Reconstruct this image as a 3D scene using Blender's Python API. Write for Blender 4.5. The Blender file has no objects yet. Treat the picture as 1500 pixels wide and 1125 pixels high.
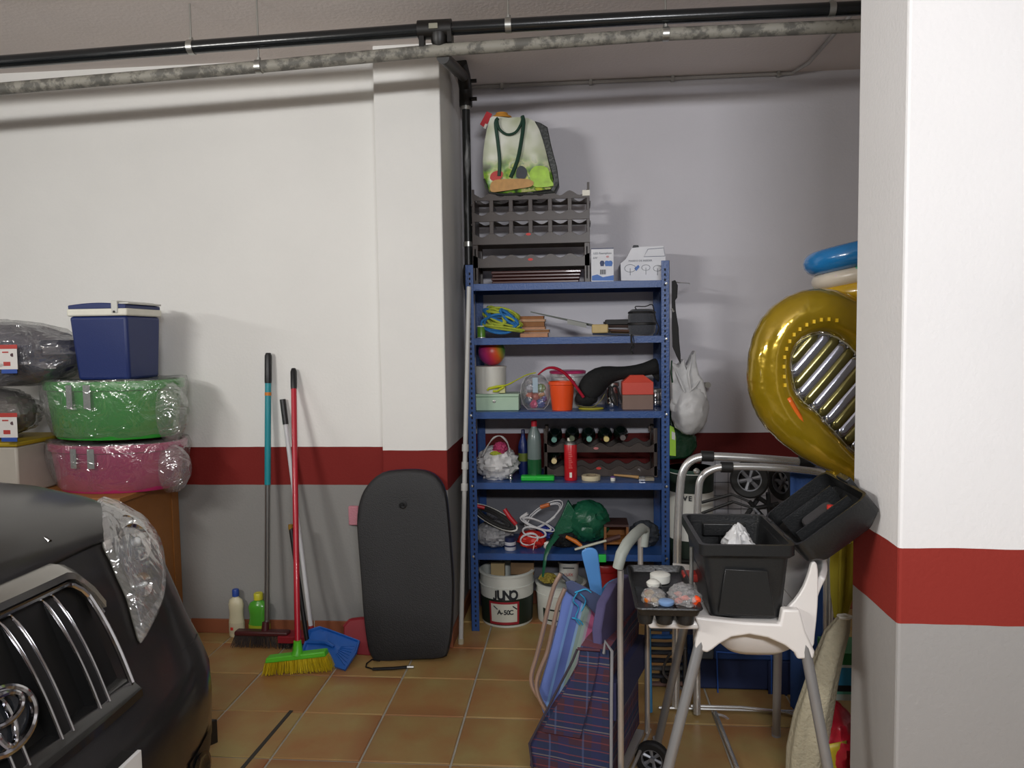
import bpy, math, random
from mathutils import Vector, Matrix, noise
from mathutils.bvhtree import BVHTree
random.seed(7)
S = bpy.context.scene
COL = S.collection
PI = math.pi

# ------------------------------------------------------------------ camera, world, lights, exposure
F, PITCH, YAW, ROLL, EYE = 1090.09, .063, .0866, -.0146, 1.5112
fw = Vector((-math.sin(YAW)*math.cos(PITCH), math.cos(YAW)*math.cos(PITCH), -math.sin(PITCH)))
rt = Vector((math.cos(YAW), math.sin(YAW), 0)); up = rt.cross(fw)
R_ = rt*math.cos(ROLL)+up*math.sin(ROLL); U_ = -rt*math.sin(ROLL)+up*math.cos(ROLL)
EYEP = Vector((0, 0, EYE))
cd = bpy.data.cameras.new('camera'); cam = bpy.data.objects.new('camera', cd); COL.objects.link(cam)
cd.sensor_width = 36; cd.lens = F/1500*36; cd.clip_start = .02
m = Matrix((R_, U_, -fw)).transposed().to_4x4(); m.translation = EYEP
cam.matrix_world = m; S.camera = cam

def srgb(h):
    h = h.lstrip('#'); v = [int(h[i:i+2], 16)/255 for i in (0, 2, 4)]
    return tuple(x/12.92 if x <= .04045 else ((x+.055)/1.055)**2.4 for x in v)+(1,)

w = bpy.data.worlds.new('world'); S.world = w; w.use_nodes = True
w.node_tree.nodes['Background'].inputs[0].default_value = (.8, .86, 1, 1)
w.node_tree.nodes['Background'].inputs[1].default_value = .05

def area(name, loc, target, sx, sy, power, color):
    l = bpy.data.lights.new(name, 'AREA'); l.shape = 'RECTANGLE'; l.size = sx; l.size_y = sy
    l.energy = power; l.color = color
    o = bpy.data.objects.new(name, l); COL.objects.link(o); o.location = loc
    o.rotation_euler = (Vector(target)-Vector(loc)).to_track_quat('-Z', 'Y').to_euler(); return o
area('tube_light_left', (-2.5, .3, 2.3), (.7, 2.8, 1.5), .9, .12, 46, (1, .98, .94))
area('tube_light_right', (.4, -1.0, 2.3), (1.0, 3, 1.5), 1.0, .14, 64, (.96, .97, 1))
area('tube_light_far', (-4.6, 1.2, 2.35), (-2.6, 3.2, 1.5), 1.0, .12, 17, (1, .98, .95))
S.view_settings.view_transform = 'Standard'; S.view_settings.look = 'None'
S.view_settings.gamma = 1; S.view_settings.use_curve_mapping = False
S.view_settings.exposure = 0.0

# ------------------------------------------------------------------ helpers
def ray(u, v): return fw+R_*((u-750)/F)-U_*((v-562.5)/F)
def PY(u, v, Y): d = ray(u, v); return EYEP+d*(Y/d.y)
def PX(u, v, X): d = ray(u, v); return EYEP+d*(X/d.x)
def PZ(u, v, Z): d = ray(u, v); return EYEP+d*((Z-EYE)/d.z)
def V(*a): return Vector(a)

class MB:
    def __init__(s): s.v = []; s.f = []; s.mi = []; s.cur = 0
    def add(s, vs, fs):
        b = len(s.v); s.v += [Vector(x) for x in vs]
        for f in fs: s.f.append([b+i for i in f]); s.mi.append(s.cur)
        return s
    def box(s, x0, x1, y0, y1, z0, z1, M=None):
        vs = [Vector((x, y, z)) for z in (z0, z1) for y in (y0, y1) for x in (x0, x1)]
        if M: vs = [M @ q for q in vs]
        return s.add(vs, [(0, 2, 3, 1), (4, 5, 7, 6), (0, 1, 5, 4), (2, 6, 7, 3), (0, 4, 6, 2), (1, 3, 7, 5)])
    def loft(s, rings, caps=True, closed=True):
        n = len(rings[0]); vs = [q for r in rings for q in r]; fs = []
        for i in range(len(rings)-1):
            for j in range(n if closed else n-1):
                k = (j+1) % n; fs.append((i*n+j, i*n+k, (i+1)*n+k, (i+1)*n+j))
        if caps: fs.append(tuple(reversed(range(n)))); fs.append(tuple((len(rings)-1)*n+j for j in range(n)))
        return s.add(vs, fs)
    def tube(s, pts, r, n=10, closed=False, flat=None, caps=True):
        pts = [Vector(p) for p in pts]; N = len(pts); rr = r if isinstance(r, (list, tuple)) else [r]*N
        rings = []; prev = None
        for i, p in enumerate(pts):
            a = pts[i-1] if (i > 0 or closed) else p; b = pts[(i+1) % N] if (i < N-1 or closed) else p
            t = (b-a).normalized()
            if prev is None:
                x = t.cross(Vector((0, 0, 1)));
                if x.length < .1: x = t.cross(Vector((0, 1, 0)))
                x.normalize()
            else:
                x = (prev-t*prev.dot(t)).normalized()
            prev = x; y = t.cross(x)
            fl = flat or (1, 1)
            rings.append([p+x*math.cos(2*PI*k/n)*rr[i]*fl[0]+y*math.sin(2*PI*k/n)*rr[i]*fl[1] for k in range(n)])
        if closed: rings.append(rings[0]); return s.loft(rings, False)
        return s.loft(rings, caps)
    def lathe(s, prof, c, n=24, M=None, sx=1, sy=1, cap=True):
        c = Vector(c); rings = []
        for r, z in prof:
            q = [Vector((r*sx*math.cos(2*PI*k/n), r*sy*math.sin(2*PI*k/n), z)) for k in range(n)]
            rings.append([(M @ a if M else a)+c for a in q])
        return s.loft(rings, cap)
    def prism(s, a, b):  # two matching rings
        return s.loft([a, b])
    def grid(s, fn, nu, nv):
        vs = [fn(i/nu, j/nv) for j in range(nv+1) for i in range(nu+1)]
        return s.add(vs, [(j*(nu+1)+i, j*(nu+1)+i+1, (j+1)*(nu+1)+i+1, (j+1)*(nu+1)+i) for j in range(nv) for i in range(nu)])

ROOT = {}
def _link(name, me, mats, parent, off):
    o = bpy.data.objects.new(name, me); COL.objects.link(o)
    for q in (mats if isinstance(mats, (list, tuple)) else [mats]): me.materials.append(q)
    if parent is not None: o.parent = parent; ROOT[o.name] = ROOT[parent.name]
    else: o.location = off; ROOT[o.name] = Vector(off)
    return o
def obj(name, mb, mats, parent=None, bevel=0, smooth=True, sub=0, solid=0, org=None, seg=2):
    """one mesh object; verts are given in world space"""
    if parent is not None: off = ROOT[parent.name]
    elif org is not None: off = Vector(org)
    else:
        xs = [q.x for q in mb.v]; ys = [q.y for q in mb.v]; zs = [q.z for q in mb.v]
        off = Vector(((min(xs)+max(xs))/2, (min(ys)+max(ys))/2, min(zs)))
    me = bpy.data.meshes.new(name); me.from_pydata([q-off for q in mb.v], [], mb.f); me.update()
    import bmesh
    bm = bmesh.new(); bm.from_mesh(me); bmesh.ops.recalc_face_normals(bm, faces=bm.faces); bm.to_mesh(me); bm.free()
    me.polygons.foreach_set('material_index', mb.mi)
    o = _link(name, me, mats, parent, off)
    if smooth: me.polygons.foreach_set('use_smooth', [True]*len(me.polygons))
    if solid: q = o.modifiers.new('solid', 'SOLIDIFY'); q.thickness = solid; q.offset = 0
    if sub: q = o.modifiers.new('sub', 'SUBSURF'); q.levels = sub; q.render_levels = sub
    if bevel:
        q = o.modifiers.new('bev', 'BEVEL'); q.width = bevel; q.segments = seg; q.limit_method = 'ANGLE'; q.angle_limit = .6
        q.harden_normals = False
    if smooth and not sub:
        try: me.set_sharp_from_angle(angle=.7)
        except Exception: pass
    return o
def tag(o, label=None, cat=None, group=None, kind=None):
    if label: o['label'] = label
    if cat: o['category'] = cat
    if group: o['group'] = group
    if kind: o['kind'] = kind
    return o
def thing(name, label, cat, loc, group=None):
    o = bpy.data.objects.new(name, None); COL.objects.link(o); o.location = loc; o.empty_display_size = .05
    ROOT[o.name] = Vector(loc); return tag(o, label, cat, group)
def text(name, s, size, loc, mat, parent, rot=(PI/2, 0, 0), extr=.0006, sx=1, align='CENTER', bold=0):
    c = bpy.data.curves.new(name, 'FONT'); c.body = s; c.size = size; c.extrude = extr; c.align_x = align; c.align_y = 'CENTER'
    c.offset = bold; c.resolution_u = 3
    to = bpy.data.objects.new(name, c); COL.objects.link(to); bpy.context.view_layer.update()
    me = bpy.data.meshes.new_from_object(to.evaluated_get(bpy.context.evaluated_depsgraph_get()), depsgraph=bpy.context.evaluated_depsgraph_get())
    bpy.data.objects.remove(to); o = bpy.data.objects.new(name, me); COL.objects.link(o); me.materials.clear(); me.materials.append(mat)
    o.location = Vector(loc)-ROOT[parent.name]; o.rotation_euler = rot; o.scale = (sx, 1, 1); o.parent = parent; ROOT[o.name] = ROOT[parent.name]
    return o
def copy_tree(o, parent=None):
    c = o.copy(); COL.objects.link(c); c.parent = parent; ROOT[c.name] = ROOT[o.name]
    for ch in list(o.children): copy_tree(ch, c)
    return c

def pxpoly(pts, Y, th, mbx=None, lean=None):
    """a silhouette standing at depth Y, th thick; lean(z) shifts it in depth"""
    q = mbx or MB(); a = []
    for u, v in pts:
        p = PY(u, v, Y)
        if lean:
            for _ in range(4): p = PY(u, v, Y+lean(p.z))
        a.append(p)
    return q.loft([a, [p+V(0, th, 0) for p in a]])
def smoothpoly(pts, k=3, closed=True):
    out = []; n = len(pts)
    rng = range(n) if closed else range(n-1)
    for i in rng:
        p0 = Vector(pts[(i-1) % n] if closed or i > 0 else pts[i]); p1 = Vector(pts[i]); p2 = Vector(pts[(i+1) % n]); p3 = Vector(pts[(i+2) % n] if closed or i+2 < n else pts[(i+1) % n])
        for j in range(k):
            t = j/k
            out.append(.5*((2*p1)+(-p0+p2)*t+(2*p0-5*p1+4*p2-p3)*t*t+(-p0+3*p1-3*p2+p3)*t**3))
    if not closed: out.append(Vector(pts[-1]))
    return out
def fbox(u0, v0, u1, v1, Y, depth, z0=None, q=None):
    """box whose front face fills those pixels at depth Y; z0 = what it stands on"""
    a = PY((u0+u1)/2, v0, Y); b = PY((u0+u1)/2, v1, Y); x0 = PY(u0, (v0+v1)/2, Y).x; x1 = PY(u1, (v0+v1)/2, Y).x
    zb = b.z if z0 is None else z0
    return (q or MB()).box(x0, x1, Y, Y+depth, zb, a.z), (x0, x1, zb, a.z)
def blob(c, r, seed=0, crumple=.12, freq=3, nu=36, nv=24, flatz=None, shape=None, ridge=True, q=None):
    c = Vector(c); q = q or MB(); rings = []
    for j in range(nv+1):
        th = PI*j/nv; ring = []
        for i in range(nu):
            ph = 2*PI*i/nu
            d = V(math.sin(th)*math.cos(ph), math.sin(th)*math.sin(ph), -math.cos(th))
            n_ = noise.noise(d*freq+V(seed*7.1, seed*3.3, 0))*1.3; n2 = noise.noise(d*freq*2.3+V(seed*2.1, 9, seed))*1.3+(.5-abs(noise.noise(d*freq*4+V(seed, 2, 1)))*2)*.35
            k = 1+crumple*1.5*((.55-2*abs(n_))*.9+n2*.7 if ridge else n_*1.4)
            s_ = shape(-math.cos(th)) if shape else 1
            p = V(d.x*r[0]*k*s_, d.y*r[1]*k*s_, d.z*r[2]*(1+crumple*.5*n2))+c
            if flatz is not None and p.z < flatz: p.z = flatz+(p.z-flatz)*.02
            ring.append(p)
        rings.append(ring)
    return q.loft(rings, True)

# ------------------------------------------------------------------ materials
def new_mat(name):
    m_ = bpy.data.materials.new(name); m_.use_nodes = True; nt = m_.node_tree
    return m_, nt, nt.nodes['Principled BSDF']
def N(nt, t, **k):
    n_ = nt.nodes.new(t)
    for a, b in k.items(): setattr(n_, a, b)
    return n_
MC = {}
def mat(name, col, rough=.5, metal=0, var=.12, vs=12, bump=0, bs=200, coat=0, trans=0, sheen=0, alpha=1, ior=None, spec=None):
    if name in MC: return MC[name]
    m_, nt, b = new_mat(name); c = srgb(col) if isinstance(col, str) else col
    tc = N(nt, 'ShaderNodeTexCoord')
    nz = N(nt, 'ShaderNodeTexNoise'); nz.inputs['Scale'].default_value = vs; nz.inputs['Detail'].default_value = 4
    nt.links.new(tc.outputs['Object'], nz.inputs['Vector'])
    mx = N(nt, 'ShaderNodeMix', data_type='RGBA'); mx.inputs[6].default_value = tuple(x*(1-var) for x in c[:3])+(1,)
    mx.inputs[7].default_value = tuple(min(1, x*(1+var)) for x in c[:3])+(1,)
    nt.links.new(nz.outputs['Fac'], mx.inputs[0]); nt.links.new(mx.outputs[2], b.inputs['Base Color'])
    b.inputs['Roughness'].default_value = rough; b.inputs['Metallic'].default_value = metal
    b.inputs['Coat Weight'].default_value = coat; b.inputs['Coat Roughness'].default_value = .05
    b.inputs['Transmission Weight'].default_value = trans; b.inputs['Sheen Weight'].default_value = sheen
    b.inputs['Alpha'].default_value = alpha
    if ior: b.inputs['IOR'].default_value = ior
    if spec is not None: b.inputs['Specular IOR Level'].default_value = spec
    if bump:
        n2 = N(nt, 'ShaderNodeTexNoise'); n2.inputs['Scale'].default_value = bs; n2.inputs['Detail'].default_value = 3
        nt.links.new(tc.outputs['Object'], n2.inputs['Vector'])
        bp = N(nt, 'ShaderNodeBump'); bp.inputs['Strength'].default_value = bump; bp.inputs['Distance'].default_value = .01
        nt.links.new(n2.outputs['Fac'], bp.inputs['Height']); nt.links.new(bp.outputs['Normal'], b.inputs['Normal'])
    MC[name] = m_; return m_
def film(name, col='#ffffff', amount=.12, rough=.12, bs=14, milk=.05):
    """thin clear plastic film"""
    if name in MC: return MC[name]
    m_, nt, b = new_mat(name); nt.nodes.remove(b); out = nt.nodes['Material Output']
    tr = N(nt, 'ShaderNodeBsdfTransparent'); tr.inputs[0].default_value = srgb(col)
    gl = N(nt, 'ShaderNodeBsdfGlossy'); gl.inputs['Roughness'].default_value = rough
    df = N(nt, 'ShaderNodeBsdfDiffuse'); df.inputs[0].default_value = (.85, .85, .85, 1)
    tc = N(nt, 'ShaderNodeTexCoord'); nz = N(nt, 'ShaderNodeTexNoise'); nz.inputs['Scale'].default_value = bs; nz.inputs['Detail'].default_value = 3; nz.inputs['Distortion'].default_value = 1.5
    nt.links.new(tc.outputs['Object'], nz.inputs['Vector'])
    bp = N(nt, 'ShaderNodeBump'); bp.inputs['Strength'].default_value = 1; bp.inputs['Distance'].default_value = .03
    nt.links.new(nz.outputs['Fac'], bp.inputs['Height']); nt.links.new(bp.outputs['Normal'], gl.inputs['Normal'])
    lw = N(nt, 'ShaderNodeLayerWeight'); lw.inputs['Blend'].default_value = .3; nt.links.new(bp.outputs['Normal'], lw.inputs['Normal'])
    ma = N(nt, 'ShaderNodeMath', operation='MULTIPLY_ADD'); ma.inputs[1].default_value = .5; ma.inputs[2].default_value = amount
    nt.links.new(lw.outputs['Facing'], ma.inputs[0])
    m1 = N(nt, 'ShaderNodeMixShader'); nt.links.new(ma.outputs[0], m1.inputs[0]); nt.links.new(tr.outputs[0], m1.inputs[1]); nt.links.new(gl.outputs[0], m1.inputs[2])
    m2 = N(nt, 'ShaderNodeMixShader'); m2.inputs[0].default_value = milk; nt.links.new(m1.outputs[0], m2.inputs[1]); nt.links.new(df.outputs[0], m2.inputs[2])
    nt.links.new(m2.outputs[0], out.inputs['Surface']); MC[name] = m_; return m_

ZB, ZT = .7768, .9714
def wall_mat(name, white, red, grey, wob=.003):
    m_, nt, b = new_mat(name)
    g = N(nt, 'ShaderNodeNewGeometry'); sp = N(nt, 'ShaderNodeSeparateXYZ'); nt.links.new(g.outputs['Position'], sp.inputs[0])
    nz = N(nt, 'ShaderNodeTexNoise'); nz.inputs['Scale'].default_value = 6; nt.links.new(g.outputs['Position'], nz.inputs['Vector'])
    ad = N(nt, 'ShaderNodeMath', operation='MULTIPLY_ADD'); ad.inputs[1].default_value = wob*2; nt.links.new(nz.outputs['Fac'], ad.inputs[0]); nt.links.new(sp.outputs['Z'], ad.inputs[2])
    def gt(v):
        q = N(nt, 'ShaderNodeMath', operation='GREATER_THAN'); q.inputs[1].default_value = v+wob; nt.links.new(ad.outputs[0], q.inputs[0]); return q
    n2 = N(nt, 'ShaderNodeTexNoise'); n2.inputs['Scale'].default_value = 1.7; n2.inputs['Detail'].default_value = 6; nt.links.new(g.outputs['Position'], n2.inputs['Vector'])
    m1 = N(nt, 'ShaderNodeMix', data_type='RGBA'); m1.inputs[6].default_value = srgb(grey); m1.inputs[7].default_value = srgb(red); nt.links.new(gt(ZB).outputs[0], m1.inputs[0])
    m2 = N(nt, 'ShaderNodeMix', data_type='RGBA'); nt.links.new(m1.outputs[2], m2.inputs[6]); m2.inputs[7].default_value = srgb(white); nt.links.new(gt(ZT).outputs[0], m2.inputs[0])
    hv = N(nt, 'ShaderNodeHueSaturation'); nt.links.new(m2.outputs[2], hv.inputs['Color'])
    mp = N(nt, 'ShaderNodeMapRange'); mp.inputs['To Min'].default_value = .92; mp.inputs['To Max'].default_value = 1.06; nt.links.new(n2.outputs['Fac'], mp.inputs['Value']); nt.links.new(mp.outputs[0], hv.inputs['Value'])
    nt.links.new(hv.outputs[0], b.inputs['Base Color']); b.inputs['Roughness'].default_value = .75; b.inputs['Specular IOR Level'].default_value = .25
    n3 = N(nt, 'ShaderNodeTexNoise'); n3.inputs['Scale'].default_value = 90; n3.inputs['Detail'].default_value = 5; nt.links.new(g.outputs['Position'], n3.inputs['Vector'])
    bp = N(nt, 'ShaderNodeBump'); bp.inputs['Strength'].default_value = .35; bp.inputs['Distance'].default_value = .003
    nt.links.new(n3.outputs['Fac'], bp.inputs['Height']); nt.links.new(bp.outputs[0], b.inputs['Normal'])
    return m_

# ------------------------------------------------------------------ structure
CEIL = 2.885; YW, YP, YA = 3.638, 3.5145, 4.137; XPL, XP = -.9403, -.6236
XR, YF, YB = .7988, 1.9046, 2.2172
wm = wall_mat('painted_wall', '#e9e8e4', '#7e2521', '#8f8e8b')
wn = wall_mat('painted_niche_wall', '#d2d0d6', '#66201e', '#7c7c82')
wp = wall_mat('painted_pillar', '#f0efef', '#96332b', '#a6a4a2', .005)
def struct(name, mb, mt, bevel=0, **k):
    o = obj(name, mb, mt, bevel=bevel, smooth=False, **k); o['kind'] = 'structure'; return o
struct('wall_back', MB().box(-6.6, XPL, YW, YW+.6, 0, CEIL), wm)
struct('wall_pilaster', MB().box(XPL, XP, YP, YW+.6, 0, CEIL), wm, .006)
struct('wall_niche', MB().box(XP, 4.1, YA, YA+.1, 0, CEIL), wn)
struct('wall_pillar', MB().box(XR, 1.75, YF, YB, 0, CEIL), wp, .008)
struct('wall_left', MB().box(-6.7, -6.6, -4, YW+.6, 0, CEIL), wm)
struct('wall_right', MB().box(4.1, 4.2, -4, YA+.1, 0, CEIL), wm)
struct('wall_front', MB().box(-6.7, 4.2, -4.1, -4, 0, CEIL), wm)
cm = mat('ceiling_plaster', '#dad0cb', .85, var=.05, vs=2, bump=.2, bs=60)
struct('ceiling', MB().box(-6.7, 4.2, -4.1, YA+.2, CEIL, CEIL+.1), cm)

# floor: every tile its own piece
T = .33; TX0, TY0 = -1.7773, 2.522
grout = mat('grout', '#b4b0a4', .9, var=.15, vs=30, bump=.3)
floor = struct('floor', MB().box(-6.7, 4.2, -4.1, YA+.2, -.06, -.006), grout, org=(0, 0, 0))
tm, nt, b = new_mat('terracotta_tile')
tc = N(nt, 'ShaderNodeTexCoord'); oi = N(nt, 'ShaderNodeObjectInfo'); mp = N(nt, 'ShaderNodeVectorMath', operation='ADD')
sc = N(nt, 'ShaderNodeVectorMath', operation='SCALE'); sc.inputs[0].default_value = (31, 17, 5); nt.links.new(oi.outputs['Random'], sc.inputs['Scale'])
nt.links.new(tc.outputs['Object'], mp.inputs[0]); nt.links.new(sc.outputs[0], mp.inputs[1])
n1 = N(nt, 'ShaderNodeTexNoise'); n1.inputs['Scale'].default_value = 5; n1.inputs['Detail'].default_value = 5; nt.links.new(mp.outputs[0], n1.inputs['Vector'])
r1 = N(nt, 'ShaderNodeValToRGB'); r1.color_ramp.elements[0].position = .3; r1.color_ramp.elements[0].color = srgb('#ac7c4c')
r1.color_ramp.elements[1].position = .7; r1.color_ramp.elements[1].color = srgb('#ae9a62'); nt.links.new(n1.outputs['Fac'], r1.inputs[0])
# fired edge: redder towards one side of the tile
sp = N(nt, 'ShaderNodeSeparateXYZ'); nt.links.new(tc.outputs['Object'], sp.inputs[0])
eg = N(nt, 'ShaderNodeMapRange'); eg.inputs['From Min'].default_value = .07; eg.inputs['From Max'].default_value = .165; nt.links.new(sp.outputs['X'], eg.inputs['Value'])
mu = N(nt, 'ShaderNodeMath', operation='MULTIPLY'); nt.links.new(eg.outputs[0], mu.inputs[0]); nt.links.new(oi.outputs['Random'], mu.inputs[1])
mr = N(nt, 'ShaderNodeMix', data_type='RGBA'); nt.links.new(mu.outputs[0], mr.inputs[0]); nt.links.new(r1.outputs[0], mr.inputs[6]); mr.inputs[7].default_value = srgb('#9a5f3a')
hv = N(nt, 'ShaderNodeHueSaturation'); nt.links.new(mr.outputs[2], hv.inputs['Color'])
mp2 = N(nt, 'ShaderNodeMapRange'); mp2.inputs['To Min'].default_value = .82; mp2.inputs['To Max'].default_value = 1.08; nt.links.new(oi.outputs['Random'], mp2.inputs[0]); nt.links.new(mp2.outputs[0], hv.inputs['Value'])
nt.links.new(hv.outputs[0], b.inputs['Base Color']); b.inputs['Roughness'].default_value = .42
n4 = N(nt, 'ShaderNodeTexNoise'); n4.inputs['Scale'].default_value = 25; nt.links.new(mp.outputs[0], n4.inputs['Vector'])
bp = N(nt, 'ShaderNodeBump'); bp.inputs['Strength'].default_value = .12; bp.inputs['Distance'].default_value = .01; nt.links.new(n4.outputs['Fac'], bp.inputs['Height']); nt.links.new(bp.outputs[0], b.inputs['Normal'])
def slab(x0, x1, y0, y1, z, e=.003):
    q = MB(); a = [V(x0, y0, -.005), V(x1, y0, -.005), V(x1, y1, -.005), V(x0, y1, -.005)]
    c = [V(x0, y0, z-e), V(x1, y0, z-e), V(x1, y1, z-e), V(x0, y1, z-e)]; d = [V(x0+e, y0+e, z), V(x1-e, y0+e, z), V(x1-e, y1-e, z), V(x0+e, y1-e, z)]
    return q.loft([a, c, d])
base_t = None; h = T/2-.004
for j in range(-5, 5):
    for i in range(-4, 12):
        x = TX0+i*T+T/2; y = TY0+j*T+T/2
        if y-h > YA: continue
        if base_t is None:
            base_t = obj('tile', slab(-h+x, h+x, -h+y, h+y, 0), tm, floor, smooth=False)
            me = base_t.data
            for q in me.vertices: q.co -= Vector((x, y, 0))
            base_t.location = (x, y, 0); o = base_t
        else:
            o = base_t.copy(); COL.objects.link(o); o.location = (x, y, random.uniform(-.0008, .0004)); o.parent = floor
        o.rotation_euler.z = random.choice((0, PI/2, PI, -PI/2))
# dark filled joint running beside the tile line
a, b2 = PZ(427, 1041, 0), PZ(358, 1122, 0); d = (b2-a)
q = MB(); n_ = V(-d.y, d.x, 0).normalized()*.008
q.prism([a-n_, a+n_, a+d*1.7+n_, a+d*1.7-n_], [p+V(0, 0, .0015) for p in (a-n_, a+n_, a+d*1.7+n_, a+d*1.7-n_)])
struct('trim_1', q, mat('dark_joint', '#3a3833', .7))
# skirting
skm = mat('skirting_tile', '#8a5136', .5, var=.2, vs=9)
bb = struct('baseboard_back', MB().box(-3.0, XPL-.001, YW-.004, YW, 0, .07), grout, org=(0, YW, 0))
x = -3.0
while x < XPL-.05:
    x1 = min(x+.325, XPL-.002); obj('skirting_tile', MB().box(x+.002, x1, YW-.012, YW-.003, .001, .075), skm, bb, bevel=.002); x += .33
bb = struct('baseboard_pilaster', MB().box(XPL, XP+.004, YP-.004, YP, 0, .07), grout, org=(XPL, YP, 0))
obj('skirting_tile', MB().box(XPL, XP+.012, YP-.012, YP-.003, .001, .075), skm, bb, bevel=.002)
for yy in (YP, YP+.33): obj('skirting_tile', MB().box(XP, XP+.012, yy+.002, min(yy+.326, YA), .001, .075), skm, bb, bevel=.002)
bb = struct('baseboard_niche', MB().box(XP, 2.0, YA-.004, YA, 0, .07), grout, org=(XP, YA, 0))
x = XP+.015
while x < 2: obj('skirting_tile', MB().box(x, x+.326, YA-.012, YA-.003, .001, .075), skm, bb, bevel=.002); x += .33

# ------------------------------------------------------------------ pipes under the ceiling
blackp = mat('black_plastic_pipe', '#15181a', .25, var=.2, bump=.05, coat=.3)
steel = mat('zinc_steel', '#b5b5b0', .35, .9)
darkrubber = mat('dark_rubber', '#121212', .5)
m_, nt, b = new_mat('flaking_grey_pipe'); MC['flaking_grey_pipe'] = m_
tc = N(nt, 'ShaderNodeTexCoord'); nz = N(nt, 'ShaderNodeTexNoise'); nz.inputs['Scale'].default_value = 14; nz.inputs['Detail'].default_value = 7; nz.inputs['Roughness'].default_value = .7
nt.links.new(tc.outputs['Object'], nz.inputs['Vector']); r1 = N(nt, 'ShaderNodeValToRGB'); nt.links.new(nz.outputs['Fac'], r1.inputs[0])
r1.color_ramp.elements[0].position = .44; r1.color_ramp.elements[0].color = srgb('#605e58'); r1.color_ramp.elements[1].position = .54; r1.color_ramp.elements[1].color = srgb('#8f8c82')
nt.links.new(r1.outputs[0], b.inputs['Base Color']); b.inputs['Roughness'].default_value = .6
bp = N(nt, 'ShaderNodeBump'); bp.inputs['Strength'].default_value = .4; bp.inputs['Distance'].default_value = .004; nt.links.new(r1.outputs[0], bp.inputs['Height']); nt.links.new(bp.outputs[0], b.inputs['Normal'])
flake = m_
YPI = 3.0
def pline(pts):
    a = [PY(u, v, YPI) for u, v in pts]
    l = a[0]-(a[1]-a[0]).normalized()*3; r = a[-1]+(a[-1]-a[-2]).normalized()*2.2
    return [l]+a+[r]
bpts = pline([(0, 91), (310, 67), (637, 43), (950, 26), (1258, 12)])
t = thing('black_water_pipe', 'long shiny black plastic pipe strapped high across the ceiling, upper of the two', 'pipe', bpts[3])
obj('pipe', MB().tube(bpts, .026, 16), blackp, t)
def hanger(u, vtop, pts, par, r, mt=steel):
    # strap round pipe + rod to the ceiling
    for i in range(len(pts)-1):
        a, b = pts[i], pts[i+1]
    X = PY(u, 60, YPI).x
    for a, b in zip(pts, pts[1:]):
        if a.x <= X <= b.x: k = (X-a.x)/(b.x-a.x); z = a.z+(b.z-a.z)*k
    c = V(X, YPI, z); ztop = CEIL+.002
    cl = obj('clamp', MB().tube([c+V(-.012, 0, 0), c+V(.012, 0, 0)], r+.003, 16), mt, par)
    obj('bolt', MB().tube([c+V(0, 0, r), V(X, YPI, ztop)], .004, 8).tube([c+V(0, 0, r), c+V(0, 0, r+.012)], .009, 6), mt, cl)
hanger(280, 45, bpts, t, .026); hanger(745, 5, bpts, t, .026); hanger(1217, 0, bpts, t, .026)
c = PY(640, 43, YPI)
cp = obj('coupling', MB().tube([c+V(-.075, 0, 0), c+V(.06, 0, 0)], .036, 16).box(c.x-.07, c.x-.05, c.y-.02, c.y+.02, c.z-.07, c.z).box(c.x+.045, c.x+.062, c.y-.03, c.y+.03, c.z-.06, c.z+.02)
   .lathe([(.036, -.02), (.034, -.05), (.018, -.075), (.0, -.078)], c+V(.01, 0, 0), 14), mat('black_coupling', '#141210', .45), t)
obj('plate', MB().box(c.x-.025, c.x+.01, c.y-.042, c.y-.034, c.z-.012, c.z+.008), mat('tin', '#a09f90', .4, .6), cp)
gpts = pline([(0, 130), (378, 98), (640, 74), (975, 50), (1258, 38)])
t = thing('grey_drain_pipe', 'old grey drain pipe with flaking paint, lower of the two crossing the ceiling', 'pipe', gpts[3])
obj('pipe', MB().tube(gpts, .024, 16), flake, t)
hanger(378, 75, gpts, t, .024); hanger(975, 40, gpts, t, .024)
pa = PY(648, 78, YPI)+V(0, .01, -.01); pb = PY(682, 118, 3.86); pb.y = 3.80
obj('branch', MB().tube([pa, pb], .026, 14), mat('dirty_black_pipe', '#2b2a28', .5, var=.5, vs=30), t)
el = MB(); pd = V(PY(682, 135, 3.86).x, 3.86, 0); e0 = V(pd.x, 3.78, pb.z+.03); 
el.tube([pb+V(-.008, -.06, .045), pb+V(0, 0, 0), V(pd.x, 3.86, pb.z-.04), V(pd.x, 3.86, pb.z-.13)], .034, 14)
for zz in (-.01, -.1): el.tube([V(pd.x+.03, 3.84, pb.z+zz), V(pd.x+.06, 3.84, pb.z+zz)], .01, 8)
obj('elbow', el, MC['black_coupling'], t)
m_, nt, b = new_mat('scuffed_downpipe')
tc = N(nt, 'ShaderNodeTexCoord'); ms = N(nt, 'ShaderNodeMapping'); ms.inputs['Scale'].default_value = (30, 30, 5); nz = N(nt, 'ShaderNodeTexNoise'); nz.inputs['Detail'].default_value = 6; nz.inputs['Scale'].default_value = 1
nt.links.new(tc.outputs['Object'], ms.inputs[0]); nt.links.new(ms.outputs[0], nz.inputs['Vector']); r1 = N(nt, 'ShaderNodeValToRGB'); nt.links.new(nz.outputs['Fac'], r1.inputs[0])
r1.color_ramp.elements[0].position = .5; r1.color_ramp.elements[0].color = srgb('#1b1c1c'); r1.color_ramp.elements[1].position = .66; r1.color_ramp.elements[1].color = srgb('#8f9090')
nt.links.new(r1.outputs[0], b.inputs['Base Color']); b.inputs['Roughness'].default_value = .4
t = thing('downpipe', 'scuffed black pipe running down the niche corner behind the shelving', 'pipe', (pd.x, 3.86, 0))
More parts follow.
